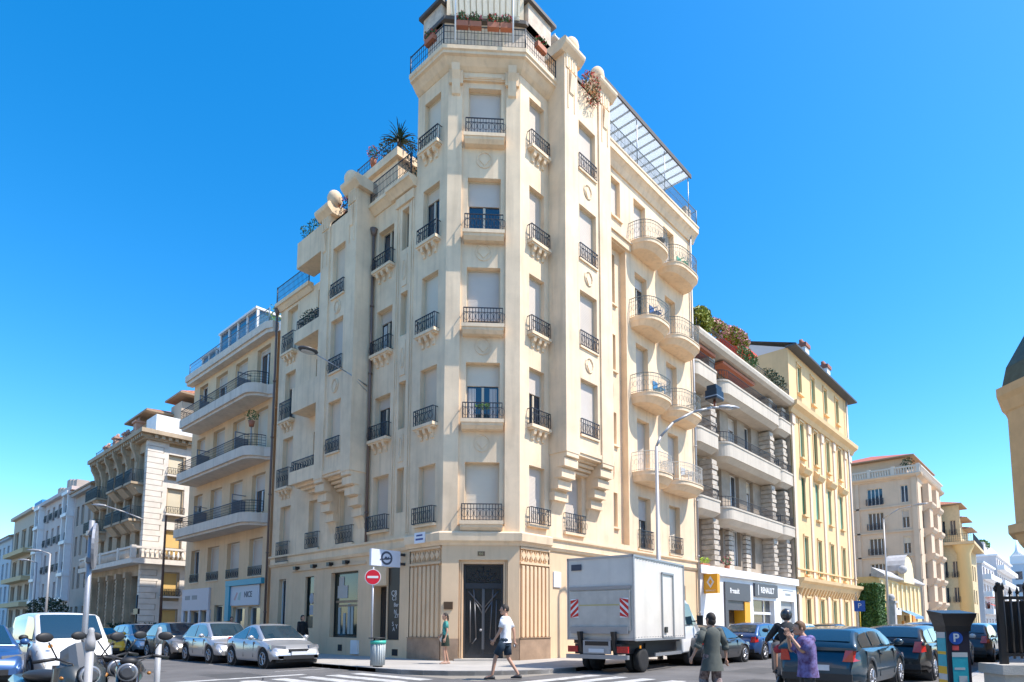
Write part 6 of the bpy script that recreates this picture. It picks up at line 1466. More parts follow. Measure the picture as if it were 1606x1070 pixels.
for y in (0.14, W_ - 0.42):
    s = MB(); s.box(-0.06, y, 1.6, -0.051, y + 0.27, 2.16); wp = s.build('warning_panel', M_WHITE, T)
    s = MB(); d = 1 if y < 1 else -1
    for k in range(-1, 4):
        z0 = 1.6 + k * 0.2; q = [(-0.063, y + 0.0, z0 + (0 if d > 0 else 0.25)), (-0.063, y + 0.27, z0 + (0.25 if d > 0 else 0)), (-0.063, y + 0.27, z0 + 0.11 + (0.25 if d > 0 else 0)), (-0.063, y, z0 + 0.11 + (0 if d > 0 else 0.25))]
        q = [(a, b, min(2.16, max(1.6, c))) for a, b, c in q]
        if max(c for _, _, c in q) - min(c for _, _, c in q) > 0.05: s.face(q)
    s.build('red_stripe', mat('warning_red', (0.6, 0.02, 0.02), 0.4), wp, fixn=False)
m = MB()
for k in range(19): m.box(.09 + k * .2, -.016, zt - .12, .11 + k * .2, .02, zt - .1); m.box(.09 + k * .2, -.016, zb + .08, .11 + k * .2, .02, zb + .1)
m.build('panel_rivets', M_ALU, T)
m = MB(); m.box(-0.012, W_ - 0.5, 3.02, 0.0, W_ - 0.15, 3.2); o = m.build('company_plate', mat('dark_slate_print', (0.05, 0.06, 0.09), 0.5), T)
m = MB(); dx0, dx1 = 2.0, 2.95
for a in ((dx0, dx0 + 0.05, 0.98, 3.02), (dx1 - 0.05, dx1, 0.98, 3.02), (dx0, dx1, 2.97, 3.03), (dx0, dx1, 0.98, 1.03)): m.box(a[0], -0.025, a[2], a[1], 0.0, a[3])
o = m.build('side_door', M_GREY, T); m = MB(); m.box(dx0 + 0.2, -0.03, 1.15, dx0 + 0.38, 0.01, 1.33); m.build('lock', M_BLACK, o)
m = MB(); m.box(-0.15, 0.35, 0.55, L_b + 1.2, 0.5, 0.85); m.box(-0.15, W_ - 0.5, 0.55, L_b + 1.2, W_ - 0.35, 0.85); m.box(1.4, 0.3, 0.4, 2.4, 0.8, 0.85); m.box(0.05, 0.2, 0.85, L_b, W_ - 0.2, 0.96)
m.build('chassis', M_TRIM, T)
m = MB(); m.box(-0.25, 0.1, 0.42, -0.12, W_ - 0.1, 0.54); o = m.build('rear_bar', M_GREY, T)
m = MB(); m.box(-0.2, 0.65, 0.56, -0.15, W_ - 0.65, 0.95); m.build('lift_housing', M_LGREY, T)
m = MB(); m.box(-0.215, 0.72, 0.8, -0.2, W_ - 0.72, 0.92); m.build('slot', M_BLACK, T)
m = MB(); m.box(-0.23, 0.85, 0.6, -0.215, 1.35, 0.71); m.build('number_plate', M_PLATE, T)
for y in (0.12, W_ - 0.46):
    m = MB(); m.box(-0.18, y, 0.6, -0.1, y + 0.34, 0.78); m.build('tail_light', M_TAIL, T)
for y in (0.5, W_ - 0.6):
    m = MB(); m.hexa([(-0.12, y, 0.5), (-0.05, y, 0.5), (-0.05, y + 0.1, 0.5), (-0.12, y + 0.1, 0.5), (-0.3, y, 1.2), (-0.1, y, 1.2), (-0.1, y + 0.1, 1.2), (-0.3, y + 0.1, 1.2)]); m.build('lift_arm', M_BLACK, T)
for x in (0.95, ): 
    for y in (0.25, 0.5, W_ - 0.25, W_ - 0.5): wheel_parts(T, x, y if y < 1 else y, 0.36, 0.2, 6, mat('steel_wheel', (0.2, 0.2, 0.21), 0.5))
for y in (0.18, W_ - 0.18): wheel_parts(T, 4.75, y, 0.36, 0.22, 6, mat('steel_wheel', (0.2, 0.2, 0.21), 0.5))
m = MB(); m.box(0.35, -0.0, 0.72, 0.45, 0.02, 0.8); m.build('side_marker', M_AMBER, T)
m = MB(); m.box(1.5, 0.02, 0.45, 3.6, 0.06, 0.55); m.build('side_guard', M_GREY, T)
# cab
cab = MB(); prof = [(3.98, 0.45), (5.95, 0.45), (6.02, 0.75), (5.95, 1.15), (5.45, 1.32), (4.85, 2.15), (4.55, 2.3), (3.98, 2.32)]
for s0, s1, k0, k1 in ((0.12, 0.2, 0.9, 1.0),):
    pass
secs = [(0.10, 0.0), (0.18, 1.0), (W_ - 0.18, 1.0), (W_ - 0.10, 0.0)]
rows = []
for (y, q) in ((0.08, 0.93), (0.13, 1.0), (W_ - 0.13, 1.0), (W_ - 0.08, 0.93)):
    cx, cz = 4.9, 1.1; rows.append([cab.vert((cx + (x - cx) * q, y + (0.14 if (z > 1.5 and y < 1) else (-0.14 if z > 1.5 else 0)), cz + (z - cz) * q)) for x, z in prof])
for A_, B_ in zip(rows[:-1], rows[1:]):
    n = len(A_)
    for k in range(n): cab.iface((A_[k], A_[(k + 1) % n], B_[(k + 1) % n], B_[k]))
cab.iface(rows[0]); cab.iface(rows[-1][::-1])
cab.build('cab', P_WHITE, T, bevel=0.03)
for y, sgn in ((0.2, -1), (W_ - 0.2, 1)):
    m = MB(); yy = y + sgn * 0.03; m.face([(4.15, yy + sgn * 0.06, 1.4), (5.2, yy + sgn * 0.06, 1.4), (4.75, yy, 2.1), (4.15, yy, 2.15)]); m.build('side_window', M_CGLASS, T, fixn=False)
    m = MB(); m.box(5.1, y + sgn * 0.28 - 0.1, 1.38, 5.18, y + sgn * 0.28 + 0.1, 1.72); m.tube((5.1, y, 1.5), (5.15, y + sgn * 0.25, 1.55), 0.02, 6); m.build('wing_mirror', M_TRIM, T)
m = MB(); m.face([(5.47, 0.3, 1.34), (5.47, W_ - 0.3, 1.34), (4.92, W_ - 0.4, 2.12), (4.92, 0.4, 2.12)]); m.build('windscreen', M_CGLASS, T, fixn=False)

# --- motorcycles in the foreground left
def motorcycle(label, loc, yaw, pm, scooter=False, topbox=False):
    g_ = 'motorcycles parked in the left foreground'
    r = thing('scooter' if scooter else 'motorcycle', label, 'scooter' if scooter else 'motorcycle', loc, yaw, g_)
    R1 = 0.3 if not scooter else 0.25
    for x in (0.7, -0.65):
        m = MB(); m.lathe([(R1 * 0.7, -0.055), (R1 * 0.95, -0.05), (R1, 0), (R1 * 0.95, 0.05), (R1 * 0.7, 0.055)], (x, 0, R1), 20, 'y'); w = m.build('wheel', M_TYRE, r)
        m = MB(); 
        for k in range(6):
            a = math.pi * k / 3; m.tube((x, 0, R1), (x + R1 * 0.72 * math.cos(a), 0, R1 + R1 * 0.72 * math.sin(a)), 0.02, 5)
        m.lathe([(0.07, -0.07), (0.07, 0.07)], (x, 0, R1), 12, 'y'); m.build('rim', M_RIM, w)
    for s in (-1, 1):
        m = MB(); m.tube((0.7, s * 0.09, R1), (0.45, s * 0.08, 0.95), 0.028, 8); m.build('fork', mat('chrome_shell', (0.16, 0.16, 0.17), 0.2, metal=0.9), r)
        m = MB(); m.tube((0.42, 0, 1.0), (0.38, s * 0.22, 1.05), 0.014, 6); m.tube((0.38, s * 0.22, 1.05), (0.3, s * 0.38, 1.02), 0.018, 8); m.build('handlebar', M_TRIM, r)
        m = MB(); m.tube((0.38, s * 0.2, 1.05), (0.42, s * 0.3, 1.22), 0.008, 5); m.ball((0.42, s * 0.34, 1.27), 0.02, 0.08, 0.05, 10, 8); m.build('mirror', M_TRIM, r)
        m = MB(); m.ball((0.5, s * 0.2, 0.86), 0.028, 0.022, 0.02, 8, 6); m.build('indicator', mat('dull_amber', (.35, .15, .03), .3), r)
        m = MB(); m.tube((0.7, s * 0.1, R1 + 0.02), (0.0, s * 0.17, 0.33), 0.02, 6); m.build('frame_tube', M_GREY, r)
    if scooter:
        m = MB(); rows = []
        for x, w_, z0, z1 in ((0.62, 0.07, 0.5, 0.75), (0.52, 0.2, 0.45, 0.98), (0.4, 0.23, 0.38, 1.02), (0.3, 0.2, 0.32, 0.98), (0.2, 0.2, 0.28, 0.42), (-0.05, 0.2, 0.28, 0.42), (-0.15, 0.2, 0.3, 0.72), (-0.5, 0.21, 0.38, 0.8), (-0.9, 0.12, 0.55, 0.84)):
            rows.append([m.vert((x, -w_, z0)), m.vert((x, -w_, z1 - 0.06)), m.vert((x, -w_ * 0.6, z1)), m.vert((x, w_ * 0.6, z1)), m.vert((x, w_, z1 - 0.06)), m.vert((x, w_, z0))])
        for A_, B_ in zip(rows[:-1], rows[1:]):
            for k in range(6): m.iface((A_[k], A_[(k + 1) % 6], B_[(k + 1) % 6], B_[k]), True)
        m.iface(rows[0]); m.iface(rows[-1][::-1]); m.build('fairing', pm, r)
        m = MB()
        for k in range(6):
            a0, a1 = -.2 + k * .4 / 6, -.2 + (k + 1) * .4 / 6; f0, f1 = 1 - (abs(a0) / .2) ** 2, 1 - (abs(a1) / .2) ** 2
            m.face([(.44 + .1 * f0, a0, .96), (.44 + .1 * f1, a1, .96), (.33 + .08 * f1, a1 * .8, 1.12 + .1 * f1), (.33 + .08 * f0, a0 * .8, 1.12 + .1 * f0)], True)
        m.build('windscreen', mat('smoked_screen', (0.06, 0.07, 0.08), 0.1, coat=0.5), r, fixn=False)
    else:
        m = MB(); m.ball((0.12, 0, 0.86), 0.3, 0.15, 0.16, 14, 10); m.build('fuel_tank', pm, r)
        m = MB(); m.box(-0.05, -0.16, 0.35, 0.35, 0.16, 0.66); m.lathe([(0.13, -0.2), (0.13, 0.2)], (0.1, 0, 0.42), 12, 'y'); m.lathe([(0.1, 0.0), (0.1, 0.3)], (0.2, 0, 0.5), 10); m.build('engine', mat('engine_metal', (0.18, 0.18, 0.19), 0.4, metal=0.6), r, bevel=0.02)
        m = MB(); m.tube((0.1, -0.2, 0.35), (-0.8, -0.22, 0.42), 0.05, 10, r2=0.06); m.build('exhaust', M_LGREY, r)
        m = MB(); m.tube((0.35, 0, 0.85), (-0.2, 0, 0.62), 0.03, 6); m.tube((-0.2, 0, 0.62), (-0.65, 0, R1), 0.035, 6); m.build('frame', M_GREY, r)
        m = MB(); m.ball((0.7, 0, R1 + 0.05), R1 * 1.05, 0.06, R1 * 0.95, 14, 8); m.build('mudguard', pm, r)
    m = MB(); m.ball((-0.35, 0, 0.84), 0.38, 0.15, 0.07, 12, 8); m.build('seat', M_TRIM, r)
    m = MB(); m.ball((0.56, 0, 0.88), 0.08, 0.1, 0.1, 14, 10); h = m.build('headlight', M_TRIM, r)
    m = MB(); m.lathe([(.085, .615), (.08, .64), (.05, .655)], (0, 0, .88), 18, 'x'); m.build('lens', mat('dark_lens', (.07, .075, .085), .08, coat=.6), h)
    m = MB(); m.lathe([(.1, .6), (.1, .63), (.088, .635)], (0, 0, .88), 18, 'x'); m.build('chrome_ring', M_RIM, h)
    m = MB(); m.ball((.45, 0, .99), .05, .09, .05, 10, 8); m.build('instrument', M_TRIM, r)
    for q in (-1, 1):
        m = MB(); m.path([(.42, q * .2, 1.04), (.52, q * .12, 1.0), (.5, q * .05, .85)], .007, 5); m.build('brake_cable', M_TRIM, r)
    if topbox:
        m = MB(); m.box(-1.05, -0.2, 0.9, -0.65, 0.2, 1.2); m.build('top_box', M_TRIM, r, bevel=0.05)
    m = MB(); m.tube((0.0, 0.14, 0.3), (-0.05, 0.28, 0.02), 0.014, 5); m.build('stand', M_GREY, r)
    return r
motorcycle('dark scooter with windscreen parked left of the thick grey bollard', (1.68, 8.3, 0), R_(-78), mat('dark_scooter_plastic', (0.03, 0.04, 0.045), 0.3, coat=0.5), True, False)
motorcycle('dark motorcycle with chrome fork and red side badge, right of the grey bollard', (2.38, 8.45, 0), R_(-108), mat('black_motorcycle_paint', (0.02, 0.022, 0.028), 0.25, coat=0.7), False, False)
motorcycle('black motorcycle standing behind the scooter, mirrors showing over it', (2.2, 9.3, 0), R_(-80), mat('slate_motorcycle_paint', (0.05, 0.06, 0.08), 0.3, coat=0.6), False, False)
# ------------------------------------------------------------------ people
SKIN = mat('skin', (0.50, 0.28, 0.19), 0.55, var=0.06, scale=6)
HAIRD = mat('dark_hair', (0.025, 0.018, 0.014), 0.7, var=0.3, scale=30); HAIRB = mat('brown_hair', (0.13, 0.065, 0.03), 0.7, var=0.3, scale=30)
def cloth(name, col, col2=None, scale=12): return mat(name, col, 0.85, var=0.12, scale=scale, col2=col2, bump=0.3, bscale=14)
def skin_mesh(vs_, es, rad):
    bm = bmesh.new(); lay = bm.verts.layers.skin.verify(); V = []
    for p, r in zip(vs_, rad):
        v = bm.verts.new(p); v[lay].radius = (r, r); V.append(v)
    V[0][lay].use_root = True
    for a, b in es: bm.edges.new((V[a], V[b]))
    me = bpy.data.meshes.new('t'); bm.to_mesh(me); bm.free()
    o = bpy.data.objects.new('t', me); COL.objects.link(o)
    md = o.modifiers.new('s', 'SKIN'); md.use_smooth_shade = True; md.branch_smoothing = 0.3
    sb = o.modifiers.new('u', 'SUBSURF'); sb.levels = 1; sb.render_levels = 1
    dg = bpy.context.evaluated_depsgraph_get(); out = bpy.data.meshes.new_from_object(o.evaluated_get(dg))
    bpy.data.objects.remove(o); bpy.data.meshes.remove(me); return out
BASE = dict(pelvis=(0, 0, .95), belly=(0, 0, 1.1), chest=(0, 0, 1.3), nb=(-.01, 0, 1.46), neck=(.0, 0, 1.53), head=(.02, 0, 1.645),
            shL=(0, .18, 1.42), elL=(-.02, .24, 1.14), wrL=(.05, .25, .9), shR=(0, -.18, 1.42), elR=(-.02, -.24, 1.14), wrR=(.05, -.25, .9),
            hiL=(0, .09, .92), knL=(.02, .1, .5), anL=(-.03, .1, .09), toL=(.15, .11, .035), hiR=(0, -.09, .92), knR=(.02, -.1, .5), anR=(-.03, -.1, .09), toR=(.15, -.11, .035))
RAD = dict(pelvis=.12, belly=.11, chest=.125, nb=.07, neck=.052, shL=.06, elL=.042, wrL=.027, shR=.06, elR=.042, wrR=.027, hiL=.085, knL=.052, anL=.036, toL=.03, hiR=.085, knR=.052, anR=.036, toR=.03)
EDG = [('pelvis', 'belly'), ('belly', 'chest'), ('chest', 'nb'), ('nb', 'neck'), ('chest', 'shL'), ('shL', 'elL'), ('elL', 'wrL'), ('chest', 'shR'), ('shR', 'elR'), ('elR', 'wrR'), ('pelvis', 'hiL'), ('hiL', 'knL'), ('knL', 'anL'), ('anL', 'toL'), ('pelvis', 'hiR'), ('hiR', 'knR'), ('knR', 'anR'), ('anR', 'toR')]
def person(label, loc, yaw, height, pose=None, headyaw=0, slim=1.0, skin=None, curl=0.5):
    J = {k: Vector(v) for k, v in BASE.items()}
    for k, v in (pose or {}).items(): J[k] = Vector(v)
    s = height / 1.76
    root = bpy.data.objects.new('person', None); COL.objects.link(root); root.location = loc; root.rotation_euler = (0, 0, yaw); tag(root, label, 'person')
    names = [k for k in BASE if k != 'head']; idx = {k: i for i, k in enumerate(names)}
    V = [J[k] * s for k in names]; Rr = [RAD[k] * s * slim for k in names]; E = [(idx[a], idx[b]) for a, b in EDG]
    # neck reaches into the head
    V.append((J['neck'].lerp(J['head'], 0.6)) * s); Rr.append(.05 * s); E.append((idx['neck'], len(V) - 1))
    for S, sg in (('L', 1), ('R', -1)):
        w = J['wr' + S]; d = (w - J['el' + S]).normalized(); side = Vector((0, sg, 0)); nrm = d.cross(side)
        if nrm.length < 0.2: nrm = Vector((1, 0, 0))
        nrm.normalize(); sd_ = nrm.cross(d).normalized()          # across the palm
        palm = w + d * 0.065; V.append(palm * s); Rr.append(.03 * s); pi = len(V) - 1; E.append((idx['wr' + S], pi))
        for f in range(4):
            off = nrm * (0.033 - 0.022 * f); L_ = (0.07, 0.08, 0.075, 0.06)[f]
            a = palm + off + d * 0.035; b = a + d * L_ * 0.5 + sd_ * (-sg) * 0.01; c = b + (d * (1 - curl) - sd_ * sg * curl).normalized() * L_ * 0.5
            for q, r in ((a, .010), (b, .009), (c, .0075)):
                V.append(q * s); Rr.append(r * s)
            n = len(V); E += [(pi, n - 3), (n - 3, n - 2), (n - 2, n - 1)]
        a = palm + nrm * 0.035 - d * 0.02; b = a + nrm * 0.022 + d * 0.03; c = b + d * 0.03
        for q, r in ((a, .012), (b, .011), (c, .009)): V.append(q * s); Rr.append(r * s)
        n = len(V); E += [(pi, n - 3), (n - 3, n - 2), (n - 2, n - 1)]
    me = skin_mesh(V, E, Rr)
    # head with a face, joined into the body mesh
    h = MB(); h.ball((0, 0, 0), .098, .078, .118, 18, 14); h.ball((.045, 0, -.07), .055, .052, .05, 12, 8); h.ball((.1, 0, -.012), .018, .013, .024, 8, 6)
    for q in (-1, 1): h.ball((-.005, q * .08, -.005), .022, .01, .032, 8, 6)
    k0 = len(h.f)
    ms = [skin or SKIN, mat('eye_dark', (0.03, 0.02, 0.02), 0.3), mat('lips', (0.4, 0.14, 0.12), 0.5)]
    h.use(ms[0]); h.use(ms[1]); 
    for q in (-1, 1): h.ball((.09, q * .032, .012), .008, .014, .008, 8, 6)
    h.use(ms[2]); h.ball((.098, 0, -.062), .008, .024, .007, 8, 6)
    hm = bpy.data.meshes.new('h'); hm.from_pydata(h.v, [], h.f); hm.polygons.foreach_set('material_index', h.m); hm.polygons.foreach_set('use_smooth', [True] * len(h.f))
    MH = Matrix.Translation(J['head'] * s) @ Matrix.Rotation(headyaw, 4, 'Z') @ Matrix.Scale(s, 4); hm.transform(MH)
    bm = bmesh.new(); bm.from_mesh(me); nf = len(bm.faces)
    for f in bm.faces: f.material_index = 0; f.smooth = True
    bm.from_mesh(hm); bm.to_mesh(me); bm.free(); bpy.data.meshes.remove(hm)
    me.materials.clear()
    for x in ms: me.materials.append(x)
    me.name = 'body'; b = bpy.data.objects.new('body', me); COL.objects.link(b); b.parent = root
    return root, J, s, MH
def garment(root, name, m_, rings, sleeves=(), s=1.0, n=14):
    """rings: (center, rx, ry) stacked; sleeves: (a, b, ra, rb)"""
    m = MB(); rows = []
    for c, rx, ry in rings:
        c = Vector(c); rows.append([m.vert((c + Vector((rx * math.cos(2 * math.pi * k / n), ry * math.sin(2 * math.pi * k / n), 0))) * s) for k in range(n)])
    for A_, B_ in zip(rows[:-1], rows[1:]):
        for k in range(n): m.iface((A_[k], A_[(k + 1) % n], B_[(k + 1) % n], B_[k]), True)
    if rows: m.iface(rows[-1])
    for a, b, ra, rb in sleeves: m.tube(Vector(a) * s, Vector(b) * s, ra * s, 12, r2=rb * s); m.ball(Vector(a) * s, ra * s * 1.02, n=12, m=8)
    return m.build(name, m_, root, fixn=True)
def hair(root, MH, m_, style='short'):
    m = MB(); m.ball((-.012, 0, .022), .104, .086, .112, 18, 12, 0.03)
    v = []
    for (x, y, z) in m.v:
        if x > .04 and z < .06: x = .04 + (x - .04) * 0.2; z = max(z, .0)
        if z < -.045: z = -.045
        v.append((x, y, z))
    m.v = v
    if style == 'bob': m.ball((-.035, 0, -.04), .075, .085, .09, 14, 10, 0.04)
    if style == 'tail': m.ball((-.1, 0, .0), .04, .04, .05, 10, 8, .05); m.ball((-.11, 0, -.08), .03, .035, .09, 10, 8, .05)
    o = m.build('hair', m_, root); o.data.transform(MH); return o
def shoes(root, J, s, m_):
    for S in 'LR':
        a, t = J['an' + S], J['to' + S]; m = MB(); d = (t - a); d.z = 0; d.normalize(); rows = []
        for f, w_, h_ in ((-.07, .028, .06), (-.03, .038, .095), (.05, .042, .08), (.12, .046, .05), (.19, .03, .035)):
            c = a + d * f; c.z = a.z - 0.09; n_ = Vector((-d.y, d.x, 0)); rows.append([m.vert((c + n_ * w_ * q + Z * z_) * s) for q, z_ in ((-1, 0), (-1, h_ * .5), (-.5, h_), (.5, h_), (1, h_ * .5), (1, 0))])
        for A_, B_ in zip(rows[:-1], rows[1:]):
            for k in range(6): m.iface((A_[k], A_[(k + 1) % 6], B_[(k + 1) % 6], B_[k]), True)
        m.iface(rows[0]); m.iface(rows[-1][::-1]); m.build('shoe', m_, root)
def torso_rings(J, w=.175, d=.115, hem=.88, flare=1.0):
    p, b, c, nb = J['pelvis'], J['belly'], J['chest'], J['nb']
    lo = Vector((p.x, p.y, hem)); return [(lo, d * 1.05 * flare, w * 0.98 * flare), (p + Z * .02, d * 1.0, w * .95), (b, d * .98, w * .92), (c, d * 1.08, w * 1.02), (c + (nb - c) * .6, d * .95, w * 1.05), (nb - Z * .01, d * .75, w * .72), (nb + Z * .035, d * .5, w * .38)]
def legs_cloth(J, r0, r1, f, S='LR'):
    out = []
    for q in S:
        a, k = J['hi' + q], J['kn' + q]
        if f <= 1: out.append((a, a.lerp(k, f), r0, r1))
        else: out.append((a, k, r0, (r0 + r1) / 2)); out.append((k, k.lerp(J['an' + q], f - 1), (r0 + r1) / 2, r1))
    return out
# 1 man in white shirt crossing
P1 = dict(hiL=(0, .09, .92), knL=(.22, .1, .52), anL=(.10, .1, .13), toL=(.26, .12, .05), knR=(-.04, -.1, .50), anR=(-.30, -.1, .12), toR=(-.14, -.11, .035), elL=(.06, .24, 1.16), wrL=(.2, .22, .95), elR=(-.14, -.23, 1.16), wrR=(-.16, -.22, .9), head=(.03, 0, 1.65))
P1['anL'] = (.30, .1, .1); P1['toL'] = (.47, .12, .04)
r, J, s, MH = person('man in white t-shirt and navy shorts walking over the crossing in front of the entrance', (11.55, 11.2, 0.0), R_(118), 1.9, P1, R_(25))
garment(r, 'shirt', cloth('white_cotton', (0.72, 0.73, 0.78)), torso_rings(J, .19, .125, .87, 1.06), [(J['shL'], J['shL'].lerp(J['elL'], .75), .078, .07), (J['shR'], J['shR'].lerp(J['elR'], .75), .078, .07)], s)
garment(r, 'shorts', cloth('navy_cotton', (0.015, 0.035, 0.06)), [((0, 0, .80), .11, .16), ((0, 0, .92), .125, .17), ((0, 0, 1.02), .115, .16)], legs_cloth(J, .105, .095, .82), s)
hair(r, MH, HAIRD); shoes(r, J, s, M_TRIM)
m = MB(); c = (J['wrR'] + Vector((0, 0, -.1))) * s; m.ball(c, .02, .03, .05, 8, 6); m.build('phone', M_WHITE, r)
# 2 woman by the door
P2 = dict(knL=(.06, .08, .5), anL=(.02, .07, .09), toL=(.17, .08, .035), knR=(-.02, -.08, .5), anR=(-.12, -.08, .09), toR=(.04, -.09, .035), elR=(-.03, -.2, 1.16), wrR=(.1, -.22, 1.02), shL=(0, .15, 1.4), shR=(0, -.15, 1.4))
r, J, s, MH = person('woman with dark tied hair, green top and white shoulder bag standing beside the entrance', (13.5, 15.85, 0.115), R_(150), 1.66, P2, R_(10), 0.9)
garment(r, 'top', cloth('green_teal_print', (0.02, 0.10, 0.07), (0.1, 0.42, 0.38), 9), torso_rings(J, .15, .10, .93), [(J['shL'], J['shL'].lerp(J['elL'], .6), .062, .055), (J['shR'], J['shR'].lerp(J['elR'], .6), .062, .055)], s)
garment(r, 'skirt', cloth('dark_green_skirt', (0.015, 0.03, 0.02)), [((0, 0, .62), .15, .18), ((0, 0, .78), .14, .175), ((0, 0, .93), .12, .155), ((0, 0, 1.02), .1, .135)], (), s)
hair(r, MH, HAIRD, 'tail'); shoes(r, J, s, mat('tan_sandal', (0.4, 0.26, 0.2), 0.7))
bag = thing('shoulder_bag', 'white cloth shoulder bag carried by the woman in green', 'bag', (13.5, 15.85, 0.115), R_(150))
m = MB(); m.ball((0.0, -.25, .82), .15, .06, .17, 14, 10); 
m.build('pouch', cloth('white_canvas', (0.66, 0.62, 0.58)), bag)
m = MB(); m.path([(0.1, -.24, .93), (0.05, -.17, 1.2), (0.0, -.13, 1.37), (-0.06, -.17, 1.2), (-.1, -.24, .93)], .012, 6); m.build('strap', cloth('white_canvas', (0.66, 0.62, 0.58)), bag)
# 3 woman in grey tunic
P3 = dict(elR=(-.05, -.27, 1.15), wrR=(-.02, -.3, .9), elL=(.0, .29, 1.17), wrL=(.06, .38, .95), knL=(.15, .1, .5), anL=(.12, .1, .09), toL=(.28, .11, .035), anR=(-.2, -.1, .1), toR=(-.04, -.11, .035))
r, J, s, MH = person('short dark haired woman in grey green tunic and patterned trousers walking behind the truck', (10.3, 4.95, 0.0), R_(60), 1.6, P3, R_(15)); r['label'] = 'short dark haired woman in grey green tunic and patterned trousers crossing the road'
gt = cloth('grey_green_linen', (0.085, 0.095, 0.085)); rg = torso_rings(J, .18, .13, .68, 1.0); rg[0] = (Vector((0, 0, .66)), .19, .235)
garment(r, 'tunic', gt, rg, [(J['shL'], J['elL'], .07, .07), (J['elL'], J['elL'].lerp(J['wrL'], .35), .07, .07), (J['shR'], J['elR'], .07, .065), (J['elR'], J['elR'].lerp(J['wrR'], .4), .065, .065)], s)
garment(r, 'trousers', cloth('patterned_cotton', (0.04, 0.02, 0.025), (0.35, 0.28, 0.27), 16), [((0, 0, .8), .12, .17), ((0, 0, .95), .12, .16)], legs_cloth(J, .1, .085, 1.85), s)
hair(r, MH, HAIRD, 'bob'); shoes(r, J, s, M_TRIM)
# 4 person in purple shirt
P4 = dict(nb=(.05, 0, 1.45), neck=(.08, 0, 1.51), head=(.12, 0, 1.61), chest=(.02, 0, 1.3), elR=(.2, -.22, 1.2), wrR=(.27, -.12, 1.46), elL=(.16, .25, 1.2), wrL=(.28, .14, 1.42))
r, J, s, MH = person('man with short brown hair and purple patterned shirt holding a hand to his face', (9.4, 3.05, 0.0), R_(128), 1.47, P4, R_(10))
r['label'] = 'person with short brown hair and purple patterned shirt holding a hand to the face'
garment(r, 'shirt', cloth('purple_print', (0.075, 0.03, 0.10), (0.22, 0.20, 0.46), 12), torso_rings(J, .2, .15, .78, 1.12), [(J['shL'], J['shL'].lerp(J['elL'], .9), .08, .085), (J['shR'], J['shR'].lerp(J['elR'], .9), .08, .085)], s)
garment(r, 'trousers', M_TRIM, [((0, 0, .8), .12, .17), ((0, 0, .95), .12, .16)], legs_cloth(J, .1, .08, 1.9), s)
hair(r, MH, HAIRB); shoes(r, J, s, M_TRIM)
# 5 scooter rider
SCX, SCY, SYAW = 14.3, 5.1, R_(32)
sc = motorcycle('grey scooter ridden by the man in a black jacket', (SCX, SCY, 0), SYAW, mat('grey_scooter_plastic', (0.12, 0.12, 0.13), 0.4), True, False)
del sc['group']
P5 = dict(pelvis=(-.3, 0, .93), belly=(-.3, 0, 1.06), chest=(-.26, 0, 1.25), nb=(-.22, 0, 1.42), neck=(-.2, 0, 1.48), head=(-.17, 0, 1.6), shL=(-.22, .2, 1.36), shR=(-.22, -.2, 1.36), elL=(-.08, .33, 1.16), elR=(-.08, -.33, 1.16), wrL=(.2, .36, 1.05), wrR=(.2, -.36, 1.05),
          hiL=(-.3, .11, .9), hiR=(-.3, -.11, .9), knL=(.12, .2, .82), knR=(.12, -.2, .82), anL=(.1, .2, .4), anR=(.1, -.2, .4), toL=(.25, .21, .34), toR=(.25, -.21, .34))
r, J, s, MH = person('rider in black jacket with white chevrons, helmet and red shorts on the grey scooter', (SCX, SCY, 0), SYAW, 1.76, P5)
jk = cloth('black_jacket', (0.014, 0.018, 0.024)); rg = torso_rings(J, .2, .14, .9, 1.05)
o = garment(r, 'jacket', jk, rg, [(J['shL'], J['elL'], .085, .07), (J['elL'], J['wrL'], .07, .05), (J['shR'], J['elR'], .085, .07), (J['elR'], J['wrR'], .07, .05)], s)
m = MB()
for q in (-1, 1): m.path([(-.40, q * .17, 1.34), (-.40, 0, 1.24)], .012, 6)
m.build('chevron', M_LGREY, o)
garment(r, 'shorts', cloth('red_cotton', (0.35, 0.02, 0.04)), [((-.3, 0, .82), .15, .19), ((-.3, 0, .98), .13, .17)], legs_cloth(J, .105, .09, .75), s)
shoes(r, J, s, M_TRIM)
m = MB(); m.ball((0, 0, .02), .135, .125, .14, 18, 12); o = m.build('helmet', mat('black_helmet', (0.03, 0.03, 0.033), 0.3, coat=0.6), r); o.data.transform(MH)
# 6 figure in black on the left pavement, 7 figure in magenta further along
r, J, s, MH = person('person in long black clothes walking on the pavement behind the silver coupe', (13.3, 24.9, 0.115), R_(-80), 1.68, None)
garment(r, 'coat', cloth('black_cloth', (0.012, 0.012, 0.014)), [((0, 0, .3), .17, .22), ((0, 0, .7), .14, .19)] + torso_rings(J, .18, .125, .9)[1:], [(J['shL'], J['wrL'], .07, .06), (J['shR'], J['wrR'], .07, .06)], s)
hair(r, MH, HAIRD, 'bob'); shoes(r, J, s, M_TRIM)
r, J, s, MH = person('person in magenta top walking past the turquoise shop front', (12.9, 31.0, 0.115), R_(-95), 1.66, None)
garment(r, 'top', cloth('magenta_cotton', (0.35, 0.015, 0.09)), torso_rings(J, .18, .12, .88), [(J['shL'], J['elL'], .07, .06), (J['shR'], J['elR'], .07, .06)], s)
garment(r, 'trousers', cloth('navy_cotton', (0.015, 0.035, 0.06)), [((0, 0, .8), .12, .17), ((0, 0, .95), .12, .16)], legs_cloth(J, .1, .07, 1.9), s)
hair(r, MH, HAIRD, 'bob'); shoes(r, J, s, M_TRIM)
